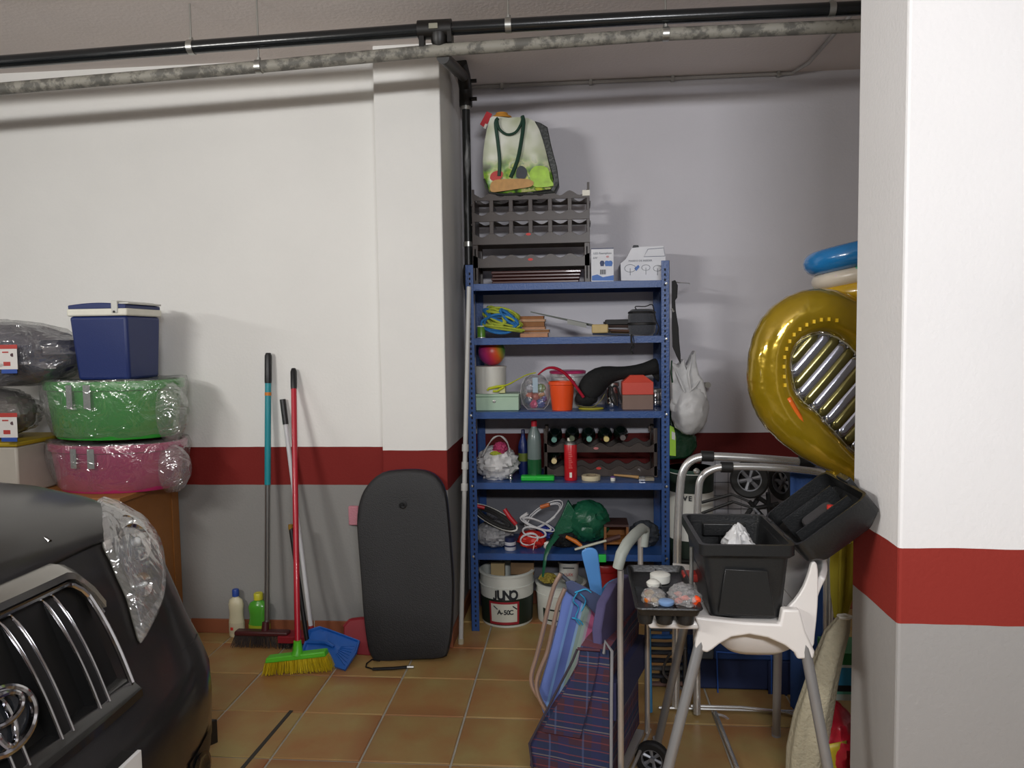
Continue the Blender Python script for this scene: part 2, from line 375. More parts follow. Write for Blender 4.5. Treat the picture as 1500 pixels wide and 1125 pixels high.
dp = obj('pipe', MB().tube([V(pd.x, 3.86, pb.z-.1), V(pd.x, 3.86, .0)], .021, 14), m_, t)
for v_ in (158, 358): z = PY(682, v_, 3.86).z; obj('clamp', MB().tube([V(pd.x, 3.86, z-.012), V(pd.x, 3.86, z+.012)], .026, 14), steel, dp)
z = PY(680, 405, 3.86).z; obj('collar', MB().tube([V(pd.x, 3.86, z-.07), V(pd.x, 3.86, z-.03), V(pd.x, 3.86, z+.03), V(pd.x, 3.86, z+.06)], [.026, .032, .032, .026], 14), MC['black_coupling'], dp)
# thin conduit
cond = mat('grey_conduit', '#a9a5a2', .5)
zc = CEIL-.012; path = [PY(690, 128, 4.12), PY(705, 121, 4.12), PY(760, 116, 4.12), PY(1000, 106, 4.12), PY(1160, 101, 4.12)]
path = [V(p.x, 4.12, min(p.z, zc)) for p in path]; p5 = PZ(1185, 92, zc); p6 = PZ(1222, 50, zc); p7 = p6+(p6-p5).normalized()*1.2
t = thing('thin_conduit', 'thin grey conduit along the niche ceiling edge bending diagonally at its right end', 'conduit', path[2])
obj('conduit_tube', MB().tube([path[0]+V(0, -.0, -.05)]+path+[p5, p6, p7], .009, 10), cond, t)
for u in (735, 865, 985, 1140):
    X = PY(u, 110, 4.12).x; obj('clip', MB().box(X-.008, X+.008, 4.105, 4.137, zc-.014, CEIL), steel, t, bevel=.001)


# ------------------------------------------------------------------ blue steel shelving
YS = 3.72; YSB = 4.11
blue = mat('blue_painted_steel', '#264c88', .38, var=.12, vs=20, bump=.15, bs=120, coat=.3)
bluein = mat('shelf_underside', '#24408a', .3, .1, var=.15, bump=.2, bs=60, coat=.4)
hole = mat('dark_hole', '#10131c', .8)
xl, xr = PY(686, 650, YS).x, PY(981, 600, YS).x
zl = {k: PY(835, v, YS).z for k, v in (('top', 413), ('rope', 493.5), ('toys', 603), ('wine', 707.5), ('low', 812))}
ztop = PY(691, 388, YS).z
sh = thing('shelving_unit', 'blue steel shelving unit with five loaded shelves in the niche', 'shelving', (0, 3.9, 0))
def post(x, y, sx, sy):
    q = MB(); w_ = .04; t_ = .003
    q.box(min(x, x+sx*w_), max(x, x+sx*w_), min(y, y+sy*t_), max(y, y+sy*t_), 0, ztop)
    q.box(min(x, x+sx*t_), max(x, x+sx*t_), min(y, y+sy*w_), max(y, y+sy*w_), 0, ztop)
    p = obj('post', q, blue, sh, bevel=.001)
    hq = MB(); z = .03
    while z < ztop-.02:
        c_ = V(x+sx*w_*.55, y-sy*.0006 if sy > 0 else y+.0006, z); hq.box(c_.x-.004, c_.x+.004, c_.y-.0006, c_.y+.0006, z-.006, z+.006); z += .025
    tag(obj('slot_holes', hq, hole, p, smooth=False), kind='stuff')
post(xl, YS, 1, 1); post(xr, YS, -1, 1); post(xl, YSB, 1, -1); post(xr, YSB, -1, -1)
for k, z in zl.items():
    q = MB(); lip = .034; x0, x1 = xl+.004, xr-.004
    q.box(x0, x1, YS+.004, YSB-.004, z-.0015, z)
    for y in (YS+.004, YSB-.006): q.box(x0, x1, y, y+.002, z-lip, z-.001)
    for xx in (x0, x1-.002): q.box(xx, xx+.002, YS+.004, YSB-.004, z-lip, z-.001)
    p = obj('shelf', q, blue, sh, smooth=False)
    q = MB()
    for y in (YS+.006, YSB-.012): q.box(x0, x1, min(y, y+.006), y+.006, z-lip, z-lip+.002)
    q.box(x0+.2, x1-.2, YS+.19, YS+.2, z-.02, z-.001); obj('shelf_rib', q, bluein, p, smooth=False)
    bq = MB()
    for xx in (xl+.015, xr-.015): bq.lathe([(.006, 0), (.006, .003), (0, .004)], (xx, YS, z-.017), 8, Matrix.Rotation(PI/2, 4, 'X'))
    obj('bolt', bq, steel, p)
def X(u, v, Y): return PY(u, v, Y).x
def Zp(u, v, Y): return PY(u, v, Y).z

# -- top shelf: wine racks, shopping bag, two boxes
rackm = mat('dark_brown_plastic', '#3a302b', .38, var=.1, vs=20, bump=.05)
redlog = mat('red_badge', '#c8322a', .5); creamp = mat('cream_paint', '#e5e2d6', .6)
zt = zl['top']; YR0 = 3.80; YR1 = 3.98
x0, x1 = X(692, 350, YR0), X(864, 350, YR0)
def scallop(x0, x1, zmid, zlow, n, up=True, amp=.022):
    """top outline with n cradles"""
    out = []
    for i in range(n*8+1):
        t_ = i/(n*8); out.append((x0+(x1-x0)*t_, zmid+amp*math.cos(2*PI*n*t_)))
    return out
def rail(x0, x1, z0, z1, y, th, n, amp, hooks=False):
    q = MB(); top = scallop(x0, x1, z1, z0, n, amp=amp)
    if hooks: top = [(x0, z1+.03)]+[(x0+.012, z1+.03)]+top[1:-1]+[(x1-.012, z1+.05), (x1, z1+.05)]
    bot = [(x, z0) for x, z in reversed(top)]
    nn = len(top); a = [V(x, y, z) for x, z in top]; b = [V(x, y, z) for x, z in [(p[0], z0) for p in top]]
    a2 = [p+V(0, th, 0) for p in a]; b2 = [p+V(0, th, 0) for p in b]
    vs = a+b+a2+b2; fs = []
    for i in range(nn-1): fs += [(i, i+1, nn+i+1, nn+i), (2*nn+i, 3*nn+i, 3*nn+i+1, 2*nn+i+1), (i, 2*nn+i, 2*nn+i+1, i+1), (nn+i, nn+i+1, 3*nn+i+1, 3*nn+i)]
    fs += [(0, nn, 3*nn, 2*nn), (nn-1, 3*nn-1, 4*nn-1, 2*nn-1)]
    return q.add(vs, fs)
def pxz(v): return Zp(778, v, YR0)
tr = thing('wine_rack', 'dark brown plastic wine rack of two tiers under the shopping bag on the top shelf', 'wine rack', (x0+.3, 3.88, pxz(357)))
# tall upper module: two rows of round cradles joined by a web with windows
for y, side in ((YR0, 0), (YR1, 1)):
    dz = 0 if side == 0 else .004
    # upper rail (scalloped), middle rail and foot rail
    f = obj('front_rail' if side == 0 else 'rear_rail', rail(x0, x1, pxz(292), pxz(284), y, .012, 6, .012, True), rackm, tr, bevel=.001)
    obj('middle_rail', rail(x0, x1, pxz(323), pxz(311 if side == 0 else 318), y, .012, 6, .010), rackm, tr, bevel=.001)
    obj('foot_rail', rail(x0, x1, pxz(357), pxz(343), y, .012, 6, .010), rackm, tr, bevel=.001)
    if side: continue
    q = MB()
    for i in range(7):
        xx = x0+(x1-x0)*i/6; ww = .022 if 0 < i < 6 else .03
        q.box(max(x0, xx-ww/2), min(x1, xx+ww/2), y+.001, y+.011, pxz(350), pxz(287))
    obj('rail_web', q, rackm, tr, bevel=.002)
for xx in (x0, x1-.014):
    obj('side_panel', MB().box(xx, xx+.014, YR0+.012, YR1, pxz(352), pxz(290)), rackm, tr, bevel=.003)
q = MB()
for i in range(7):
    xx = x0+(x1-x0)*i/6
    for zz in (pxz(325), pxz(296)): q.box(xx-.006, xx+.006, YR0+.012, YR1, zz-.01, zz)
obj('cross_bars', q, rackm, tr)
lb = MB().tube([V(X(774, 343, YR0), YR0-.002, pxz(343)), V(X(774, 343, YR0), YR0+.002, pxz(343))], .013, 16)
for q_ in lb.v: q_.z = pxz(343)+(q_.z-pxz(343))*.5
bd = obj('badge', lb, redlog, tr)
obj('price_sticker', MB().box(X(853, 285, YR0), X(864, 285, YR0), YR0-.002, YR0, pxz(289), pxz(281)), creamp, tr)
tr2 = thing('wine_rack', 'lower dark brown plastic wine rack with one open scalloped tier on the top shelf', 'wine rack', (x0+.3, 3.88, zt))
obj('foot_rail', rail(x0, x1, pxz(391), pxz(375), YR0, .012, 6, .010), rackm, tr2, bevel=.001)
obj('foot_rail', rail(x0, x1, pxz(391), pxz(375), YR1, .012, 6, .010), rackm, tr2, bevel=.001)
for xx in (x0, x1-.028):
    obj('side_panel', MB().box(xx, xx+.028, YR0, YR0+.014, zt+.002, pxz(357)).box(xx, xx+.028, YR1, YR1+.014, zt+.002, pxz(357)).box(xx+.008, xx+.018, YR0, YR1, zt+.02, pxz(362)), rackm, tr2, bevel=.002)
lb = MB().tube([V(X(777, 377, YR0), YR0-.002, pxz(380)), V(X(777, 377, YR0), YR0+.002, pxz(380))], .013, 16)
for q_ in lb.v: q_.z = pxz(380)+(q_.z-pxz(380))*.5
obj('badge', lb, redlog, tr2)
brn = mat('mahogany_brown', '#43231f', .3, var=.15, coat=.2)
sx0, sx1 = X(721, 400, 3.78), X(851, 400, 3.78)
z = zt+.001
for i, lab in enumerate(('lowest', 'second', 'third', 'topmost')):
    q = MB().box(sx0-.004*(i % 2), sx1-.01+.004*i, 3.765, 3.90, z, z+.014)
    o = obj('rack_panel', q, brn, bevel=.004); z += .0165
    tag(o, 'flat reddish brown panel lying in the pile under the wine racks, %s of the four' % lab, 'panel', 'brown panels under the wine racks')
# shopping bag
bagw = new_mat('printed_bag'); m_, nt, b = bagw
tc = N(nt, 'ShaderNodeTexCoord'); sp = N(nt, 'ShaderNodeSeparateXYZ'); nt.links.new(tc.outputs['Object'], sp.inputs[0])
n1 = N(nt, 'ShaderNodeTexNoise'); n1.inputs['Scale'].default_value = 14; n1.inputs['Detail'].default_value = 3; nt.links.new(tc.outputs['Object'], n1.inputs['Vector'])
r1 = N(nt, 'ShaderNodeValToRGB'); nt.links.new(n1.outputs['Color'], r1.inputs[0]); nt.links.new(n1.outputs['Fac'], r1.inputs[0])
cr = r1.color_ramp; cr.elements[0].position = .36; cr.elements[0].color = srgb('#2c3f22'); cr.elements[1].position = .68; cr.elements[1].color = srgb('#c8cf45')
for p_, c_ in ((.44, '#5f8f2c'), (.5, '#8fb13a'), (.56, '#c9c58a'), (.6, '#4c7a2a')): e = cr.elements.new(p_); e.color = srgb(c_)
n2 = N(nt, 'ShaderNodeTexNoise'); n2.inputs['Scale'].default_value = 7; nt.links.new(tc.outputs['Object'], n2.inputs['Vector'])
r2 = N(nt, 'ShaderNodeValToRGB'); nt.links.new(n2.outputs['Fac'], r2.inputs[0]); r2.color_ramp.elements[0].position = .35; r2.color_ramp.elements[0].color = srgb('#bcc3a4'); r2.color_ramp.elements[1].position = .6; r2.color_ramp.elements[1].color = srgb('#e4e6da')
ad = N(nt, 'ShaderNodeMath', operation='MULTIPLY_ADD'); ad.inputs[1].default_value = .12; nt.links.new(n2.outputs['Fac'], ad.inputs[0]); nt.links.new(sp.outputs['Z'], ad.inputs[2])
mr_ = N(nt, 'ShaderNodeMapRange'); mr_.inputs['From Min'].default_value = .16; mr_.inputs['From Max'].default_value = .24; nt.links.new(ad.outputs[0], mr_.inputs[0])
mx = N(nt, 'ShaderNodeMix', data_type='RGBA'); nt.links.new(mr_.outputs[0], mx.inputs[0]); nt.links.new(r1.outputs[0], mx.inputs[6]); nt.links.new(r2.outputs[0], mx.inputs[7])
nt.links.new(mx.outputs[2], b.inputs['Base Color']); b.inputs['Roughness'].default_value = .3
bagd = mat('dark_woven_plastic', '#2b2f2d', .4, bump=.2, bs=60); greenh = mat('dark_green_webbing', '#0f3a2a', .6)
YB0 = 3.80
bz = pxz(283)
t = thing('shopping_bag', 'green and white printed shopping bag of vegetables standing on the wine racks', 'bag', (X(763, 280, YB0), 3.88, bz))
front = smoothpoly([(716, 281), (709, 262), (707, 235), (710, 205), (716, 178), (722, 170), (745, 172), (762, 171), (783, 177), (795, 205), (804, 240), (811, 272), (795, 278), (755, 282)], 2)
cen = V(760, 232, 0)
q = MB(); rings = []
for k, (dy, s_) in enumerate(((.012, .9), (-.004, .97), (-.01, .93))): pass
ra = [PY(u, v, YB0) for u, v in [(p[0], p[1]) for p in front]]
cc = PY(760, 232, YB0)
ring = lambda s_, dy, sh_=0: [cc+(p-cc)*s_+V(sh_, dy+.006*noise.noise(p*9), 0) for p in ra]
obj('front_panel', MB().loft([ring(.05, -.008), ring(.5, -.014), ring(.85, -.008), ring(1, .006), ring(1.0, .012)], True), m_, t)
obj('body', MB().loft([ring(.99, .013), ring(1.02, .04, .004), ring(1.0, .09, .016), ring(.96, .13, .022)], True), bagd, t)
sidep = [(783, 177), (792, 180), (802, 186), (808, 215), (816, 245), (819, 268), (812, 282), (806, 279), (810, 262), (800, 225), (790, 195)]
obj('side_gusset', pxpoly(sidep, YB0+.015, .11), bagd, t, bevel=.004)
obj('base_piping', MB().tube([PY(u, v, YB0-.006) for u, v in ((709, 262), (716, 282), (740, 285), (780, 284), (812, 281), (818, 270))], .005, 8), bagd, t)
hp = [(730, 178), (727, 175), (730, 190), (735, 225), (738, 258)]
obj('handle', MB().tube([PY(u, v, YB0-.02) for u, v in smoothpoly([(731, 258), (732, 235), (729, 205), (726, 180), (730, 173)], 3, False)], .009, 8, flat=(1, .8)), greenh, t)
obj('handle', MB().tube([PY(u, v, YB0-.02) for u, v in smoothpoly([(748, 260), (758, 235), (764, 205), (767, 180), (765, 170)], 3, False)], .0125, 8, flat=(1, .8)), greenh, t)
obj('handle', MB().tube([PY(u, v, YB0-.026) for u, v in smoothpoly([(728, 174), (731, 188), (742, 197), (755, 194), (763, 182), (766, 171)], 3, False)], .0085, 8, flat=(1, .8)), greenh, t)
# printed vegetables: flat coloured shapes of the print
def dec(pts, Y, mt, nm, par, th=.0015): return obj(nm, pxpoly(pts, Y, th), mt, par)
dec(smoothpoly([(718, 272), (724, 264), (745, 262), (770, 262), (781, 266), (778, 273), (755, 277), (735, 280), (720, 281)], 3), YB0-.021, mat('print_bread', '#b98a48', .4, var=.3, vs=40), 'printed_bread', t)
dec(smoothpoly([(718, 262), (720, 254), (728, 250), (736, 252), (735, 260), (726, 266)], 3), YB0-.0195, mat('print_tomato', '#b8322a', .4), 'printed_tomato', t)
dec(smoothpoly([(756, 258), (758, 246), (765, 243), (772, 250), (770, 260), (762, 262)], 3), YB0-.0195, mat('print_aubergine', '#1f2630', .4), 'printed_aubergine', t)
dec(smoothpoly([(778, 266), (776, 252), (786, 243), (802, 246), (806, 262), (810, 272), (785, 274)], 3), YB0-.016, mat('print_lettuce', '#9fc93a', .35, var=.4, vs=30), 'printed_lettuce', t)
o = obj('straw_hat', MB().lathe([(.055, 0), (.05, .012), (.034, .018), (.03, .03), (.0, .034)], PY(735, 172, 3.86)+V(0, 0, -.01), 20), mat('straw_orange', '#c98b32', .7), None)
tag(o, 'orange rounded thing poking out of the top of the shopping bag', 'toy')
o = obj('red_tag', pxpoly([(713, 163), (721, 167), (711, 188), (703, 182)], 3.85, .004).add([], []), mat('red_card', '#c5202c', .5)); o2 = o
tag(o, 'red and white card label sticking out left of the shopping bag', 'label')
obj('stripe', pxpoly([(711, 181), (714, 182), (711, 189), (708, 187)], 3.847, .002), creamp, o)

def carton(name, u0, v0, u1, v1, Y, d, z0, label, cat, mt, poly=None):
    a = PY(u0, v0, Y); x0_, x1_ = X(u0, (v0+v1)/2, Y), X(u1, (v0+v1)/2, Y)
    t = thing(name, label, cat, ((x0_+x1_)/2, Y+d/2, z0)); return t, x0_, x1_, a.z
cardw = mat('white_carton', '#dcdde2', .55); cardb = mat('blue_print', '#3f6fb8', .5); cardd = mat('dark_blue_print', '#23345e', .5); ink = mat('black_ink', '#20242a', .5); inkg = mat('grey_ink', '#6a6f78', .5)
t, xa, xb, zz = carton('carton', 866, 365, 899, 411, 3.80, .1, zt, 'small white and blue light bulb carton beside the wine racks on the top shelf', 'box', cardw)
obj('carton_body', MB().box(xa, xb, 3.80, 3.90, zt+.001, zz), cardw, t, bevel=.001)
obj('lid_flap', MB().box(xa, xb, 3.80, 3.90, zz+.0005, zz+.004), cardd, t)
xm = (xa+xb)/2; yq = 3.7985
text('lettering', 'LED Reemplazo', .014, (xm, yq, zz-.022), inkg, t)
text('lettering', '40', .014, (xm+.025, yq, zz-.04), redlog, t)
text('lettering', '6W', .014, (xa+.02, yq, zz-.045), inkg, t)
for i, u in enumerate((879, 886, 891)): obj('printed_bulb', MB().lathe([(.008, 0), (.009, .006), (.012, .016), (.008, .026), (0, .028)], (X(u+3, 388, 3.8), yq+.001, Zp(u, 390, 3.8)), 10, sy=.05), cardb if i else cardd, t)
q = MB()
for i in range(6): q.box(xm-.012+i*.005, xm-.009+i*.005, yq, yq+.001, Zp(880, 402, 3.8), Zp(880, 395, 3.8))
obj('barcode', q, ink, t)
obj('wave_band', pxpoly([(867, 404), (875, 402), (883, 406), (899, 403), (899, 411), (867, 411)], yq, .001), cardb, t)
t, xa, xb, zz = carton('carton', 909, 363, 975, 411, 3.84, .2, zt, 'white carton with sloped corner and line drawings at the right of the top shelf', 'box', cardw)
obj('carton_body', pxpoly([(910, 411), (909, 386), (917, 379), (926, 362), (972, 360), (975, 375), (975, 411)], 3.84, .2), cardw, t, bevel=.001)
yq = 3.8385
text('lettering', 'MASIDO DE INSIDER', .013, (X(938, 382, yq), yq, Zp(938, 382, yq)), inkg, t)
obj('top_tab', pxpoly([(926, 363), (928, 359), (935, 359), (936, 362)], 3.837, .03), ink, t)
q = MB()
for cx, cy, r in ((923, 393, 8), (946, 392, 6), (963, 393, 6)):
    c_ = PY(cx, cy, yq); q.tube([c_+V(math.cos(a_)*r*.0035, 0, math.sin(a_)*r*.0024) for a_ in [i*PI/8 for i in range(16)]], .0011, 5, closed=True)
    q.tube([c_+V(0, 0, -.0), c_+V(0, 0, -.035)], .0014, 5)
obj('line_drawing', q, inkg, t)
obj('printed_pot', pxpoly([(941, 391), (952, 391), (950, 406), (943, 406)], yq, .001), cardw, t)
q = MB().tube([PY(u, v, yq) for u, v in ((943, 376), (949, 365), (972, 363), (974, 375))], .0012, 5, closed=True); obj('window_drawing', q, cardd, t)
obj('blue_mark', pxpoly([(929, 393), (935, 388), (937, 391), (932, 397)], yq, .001), cardb, t)

# -- rope shelf
z2 = zl['rope']+.001
# tangled two-coloured rope
ry = mat('lime_rope', '#a9b63c', .8, var=.25, vs=60, bump=.4, bs=400); rb = mat('blue_rope', '#2b74b4', .8, var=.25, vs=60, bump=.4, bs=400)
cR = PY(736, 468, 3.86)
t = thing('rope_coil', 'tangled coil of blue and lime yellow rope on the second shelf', 'rope', (cR.x, 3.86, z2))
random.seed(11)
def loop(c, rx, rz, ry_, n, tilt, seed, r, mt, nm):
    pts = []
    for i in range(n*24):
        a_ = 2*PI*i/24; k = 1+.35*noise.noise(V(a_*.23, seed, 0)); s_ = noise.noise(V(a_*.3, 5, seed))
        p = c+V(math.cos(a_+tilt)*rx*k, s_*ry_+.02*math.sin(a_*.7), math.sin(a_)*rz*(.75+.5*noise.noise(V(seed, a_*.2, 3))))
        p.z = max(p.z, z2+r); pts.append(p)
    return obj(nm, MB().tube(pts, r, 7), mt, t)
loop(cR+V(.0, -.02, .015), .085, .05, .05, 7, .3, 3, .0055, ry, 'lime_strand')
loop(cR+V(-.01, -.035, .015), .08, .05, .05, 7, .9, 8, .0065, rb, 'blue_strand')
loop(cR+V(.02, -.03, -.03), .08, .025, .05, 5, 0, 15, .0055, ry, 'lime_strand')
loop(cR+V(.0, 0, .02), .075, .045, .04, 5, 1.4, 21, .006, rb, 'blue_strand')
loop(cR+V(.01, -.045, .0), .09, .05, .04, 4, 2.2, 30, .0055, ry, 'lime_strand')
loop(cR+V(-.01, -.05, -.02), .085, .055, .03, 5, 3.1, 44, .0065, rb, 'blue_strand')
loop(cR+V(.005, -.055, -.045), .1, .022, .03, 5, 1.9, 52, .006, ry, 'lime_strand')
loop(cR+V(-.035, -.05, .01), .05, .06, .03, 4, .4, 61, .006, ry, 'lime_strand')
loop(cR+V(.04, -.05, .005), .05, .055, .03, 4, 1.1, 72, .0065, rb, 'blue_strand')
c = V(X(705, 485, 3.79), 3.79, z2)
t = thing('green_tin', 'small green tin at the left end of the rope shelf', 'tin', c)
obj('body', MB().lathe([(.021, 0), (.021, .055), (.019, .058)], c, 20), mat('green_tin', '#5c8f2c', .3, var=.1), t)
obj('rim', MB().lathe([(.0225, 0), (.0225, .004)], c, 20), mat('bright_tin', '#e8e8e8', .25, .6), t)
obj('lid', MB().lathe([(.0215, .057), (.0215, .062), (0, .063)], c, 20), creamp, t)
# stack of books / wooden boards right of rope
cols = [('#a8735c', 6.5, 0), ('#c9b9a6', 5, 2), ('#8a5a32', 4, -4), ('#7d4f2c', 8, -5), ('#c8b490', 3, -4), ('#8e5a3c', 5, -6)]
z = z2; yk = 3.83; grp = 'thin books stacked beside the rope'
labs = ['pink covered thin book, lowest in the pile beside the rope', 'cream paged book second from the bottom beside the rope', 'brown book in the middle of the pile beside the rope', 'thick tan brown book in the pile beside the rope', 'pale cream booklet near the top of the pile beside the rope', 'tilted brown thin book on top of the pile beside the rope']
for i, (c_, h_, dx) in enumerate(cols):
    h2 = h_*.0034; xa = X(762, 480, yk)+random.uniform(-.004, .002); xb = X(803+dx, 480, yk)
    t = thing('book', labs[i], 'book', ((xa+xb)/2, yk+.06, z), grp)
    cm_ = mat('book_cover_%d' % i, c_, .6)
    obj('cover', MB().box(xa, xb, yk, yk+.13, z, z+.0015).box(xa, xb, yk, yk+.13, z+h2-.0015, z+h2).box(xa, xa+.0015, yk, yk+.13, z, z+h2), cm_, t)
    obj('pages', MB().box(xa+.0016, xb-.003, yk+.003, yk+.127, z+.0016, z+h2-.0016), mat('book_pages_%d' % (i % 2), ('#b98a6a', '#8d5f38')[i % 2], .8, var=.2, vs=60), t); z += h2+.0003
# saw leaning over bundle
t = thing('handsaw', 'long thin dark saw blade lying slanted across the rope shelf', 'saw', PY(830, 470, 3.86))
a = PY(777, 456, 3.88); b_ = PY(874, 476, 3.80); d = (b_-a).normalized(); up_ = V(0, 0, 1)
obj('blade', MB().prism([a, b_, b_+V(0, 0, -.014), a+V(0, 0, -.006)], [p+V(0, .003, 0) for p in (a, b_, b_+V(0, 0, -.014), a+V(0, 0, -.006))]), mat('dark_steel', '#3c403c', .4, .4), t)
a = PY(831, 468, 3.82); b_ = PY(859, 474, 3.80)
obj('sleeve', MB().prism([a, b_, b_+V(0, 0, -.022), a+V(0, 0, -.022)], [p+V(0, -.006, 0) for p in (a, b_, b_+V(0, 0, -.022), a+V(0, 0, -.022))]), mat('grey_card', '#8b8d88', .6), t)
# bundle of tent pegs / wooden stakes and black bag
t = thing('wooden_mallet', 'pale wooden mallet head lying on the rope shelf left of the black pouch', 'mallet', PY(880, 486, 3.82))
q = MB().box(X(867, 482, 3.79), X(891, 482, 3.79), 3.79, 3.85, Zp(880, 488, 3.79), Zp(880, 475, 3.79)); obj('head', q, mat('pale_wood', '#c2aa74', .6, var=.2, vs=25), t, bevel=.006)
a = PY(885, 482, 3.85); obj('handle', MB().tube([a, a+V(.03, .1, -.01)], .01, 8), mat('pale_wood', '', .6) if 0 else MC['pale_wood'], t)
grp = 'stakes in the bundle on the rope shelf'
for i, (v0, c_, r, ln) in enumerate(((489, '#3a4458', .006, 54), (484, '#5a4030', .007, 30), (478, '#3f2f28', .007, 36), (487, '#75613c', .005, 30), (473, '#2b2422', .006, 40))):
    u0 = (868, 893, 890, 895, 884)[i]; u1 = u0+ln
    a = PY(u0, v0, 3.81+.012*i); b_ = PY(u1, v0+(2, 1, 0, 1, -1)[i], 3.83+.012*i)
    a.z = max(a.z, z2+r); b_.z = max(b_.z, z2+r)
    o = obj('stake', MB().tube([a, b_], r, 8), mat('stake_%d' % i, c_, .6), None)
    tag(o, ('slate grey flat stake lying lowest under the mallet head', 'brown stake behind the mallet head at mid height', 'dark brown stake above the others beside the pouch', 'tan stake at the foot of the bundle beside the pouch', 'blackish stake on top of the bundle beside the black pouch')[i], 'stake', grp)
t = thing('black_case', 'flat black box lying on the stakes left of the round black pouch', 'case', PY(910, 470, 3.84))
obj('case_body', MB().box(X(887, 470, 3.85), X(922, 470, 3.85), 3.85, 3.95, Zp(900, 476, 3.85), Zp(900, 468, 3.85)), mat('matt_black', '#161616', .6), t, bevel=.004)
obj('clasp', MB().box(X(900, 468, 3.85), X(906, 468, 3.85), 3.849, 3.86, Zp(900, 471, 3.85), Zp(900, 468, 3.85)), MC['matt_black'], t)
pc = PY(941, 470, 3.82)
t = thing('round_pouch', 'round dark grey fabric pouch with a drawstring at the right of the rope shelf', 'pouch', (pc.x, 3.86, z2))
fab = mat('charcoal_fabric', '#3d3f44', .9, var=.2, bump=.3, bs=150, sheen=.3)
M = Matrix.Rotation(.06, 4, 'Y')
obj('pouch_body', MB().lathe([(.0, .0), (.055, .001), (.066, .012), (.07, .04), (.069, .075), (.07, .1), (.064, .122), (.05, .132), (.0, .134)], (pc.x, 3.85, z2+.003), 28, sy=.9), fab, t)
obj('band', MB().lathe([(.0705, .05), (.0725, .052), (.0725, .062), (.0705, .064)], (pc.x, 3.85, z2+.003), 28, sy=.9, cap=False), MC['matt_black'], t)
obj('band', MB().lathe([(.0705, .11), (.0715, .112), (.069, .118), (.067, .12)], (pc.x, 3.85, z2+.003), 28, sy=.9, cap=False), MC['matt_black'], t)
strapm = mat('black_strap', '#0f0f10', .7)
obj('cord', MB().tube([PY(u, v, 3.80) for u, v in smoothpoly([(932, 453), (931, 449), (945, 449), (955, 446), (958, 455), (961, 470), (965, 480), (962, 490)], 3, False)], .003, 6), strapm, t)
obj('strap', MB().tube([PY(u, v, 3.712) for u, v in smoothpoly([(925, 490), (925, 500), (928, 507), (924, 512), (927, 519)], 3, False)], .005, 6, flat=(1, .4)), strapm, t)
obj('strap', MB().tube([PY(u, v, 3.71) for u, v in smoothpoly([(927, 491), (929, 502), (924, 510), (926, 516)], 3, False)], .004, 6, flat=(1, .4)), strapm, t)

# -- toys shelf
z3 = zl['toys']+.001
c = V(X(730, 590, 3.8), 3.86, z3)
t = thing('cash_box', 'pale mint green metal cash box at the left of the toy shelf', 'box', c)
mint = mat('mint_enamel', '#a9c4ac', .4, var=.05)
xa, xb = X(697, 590, 3.78), X(760, 590, 3.78); za = Zp(730, 577, 3.78)
obj('box_body', MB().box(xa, xb, 3.78, 3.93, z3, za-.016), mint, t, bevel=.004)
obj('lid', MB().box(xa-.001, xb+.001, 3.779, 3.931, za-.0155, za), mint, t, bevel=.004)
obj('lock', MB().lathe([(.008, 0), (.008, .002), (.005, .003), (.005, .0015), (0, .0015)], (X(724, 588, 3.78), 3.7795, Zp(724, 588, 3.78)), 14, Matrix.Rotation(PI/2, 4, 'X')), steel, t)
wc = V(X(719, 555, 3.85), 3.85, za+.001); rr = (X(742, 555, 3.85)-X(697, 555, 3.85))/2
t = thing('white_tub', 'round white plastic tub standing on the mint cash box', 'tub', wc)
hw = Zp(719, 536, 3.85)-wc.z
whitep = mat('white_plastic', '#d4d4cc', .4, var=.04)
obj('body', MB().lathe([(rr*.97, 0), (rr*.98, .003), (rr, hw*.9), (rr, hw-.01)], wc, 32), whitep, t)
obj('lid', MB().lathe([(rr+.003, hw-.012), (rr+.003, hw-.002), (rr-.004, hw), (0, hw)], wc, 32), whitep, t)
# swirly ball
m_, nt, b = new_mat('swirled_ball'); tc = N(nt, 'ShaderNodeTexCoord'); sp = N(nt, 'ShaderNodeSeparateXYZ'); nt.links.new(tc.outputs['Object'], sp.inputs[0])
ad = N(nt, 'ShaderNodeMath', operation='MULTIPLY_ADD'); ad.inputs[1].default_value = .3; nt.links.new(sp.outputs['Z'], ad.inputs[0]); nt.links.new(sp.outputs['X'], ad.inputs[2])
mp_ = N(nt, 'ShaderNodeMapRange'); mp_.inputs['From Min'].default_value = -.06; mp_.inputs['From Max'].default_value = .09; nt.links.new(ad.outputs[0], mp_.inputs[0])
r1 = N(nt, 'ShaderNodeValToRGB'); nt.links.new(mp_.outputs[0], r1.inputs[0]); cr = r1.color_ramp; cr.elements[0].color = srgb('#4c2a78'); cr.elements[1].color = srgb('#4f8a3a')
for p_, c_ in ((.3, '#b02c72'), (.55, '#cc3340'), (.75, '#d8602a'), (.88, '#a8942c')): e = cr.elements.new(p_); e.color = srgb(c_)
nt.links.new(r1.outputs[0], b.inputs['Base Color']); b.inputs['Roughness'].default_value = .35
rb_ = .071; bc = V(X(720, 515, 3.86), 3.87, wc.z+hw+rb_+.001)
prof = [(rb_*math.sin(PI*i/20), -rb_*math.cos(PI*i/20)) for i in range(21)]
prof[0] = (.0005, -rb_); prof[-1] = (.0005, rb_)
o = obj('rubber_ball', MB().lathe(prof, bc, 32), m_); tag(o, 'purple, red and orange swirled ball on the white tub', 'ball')
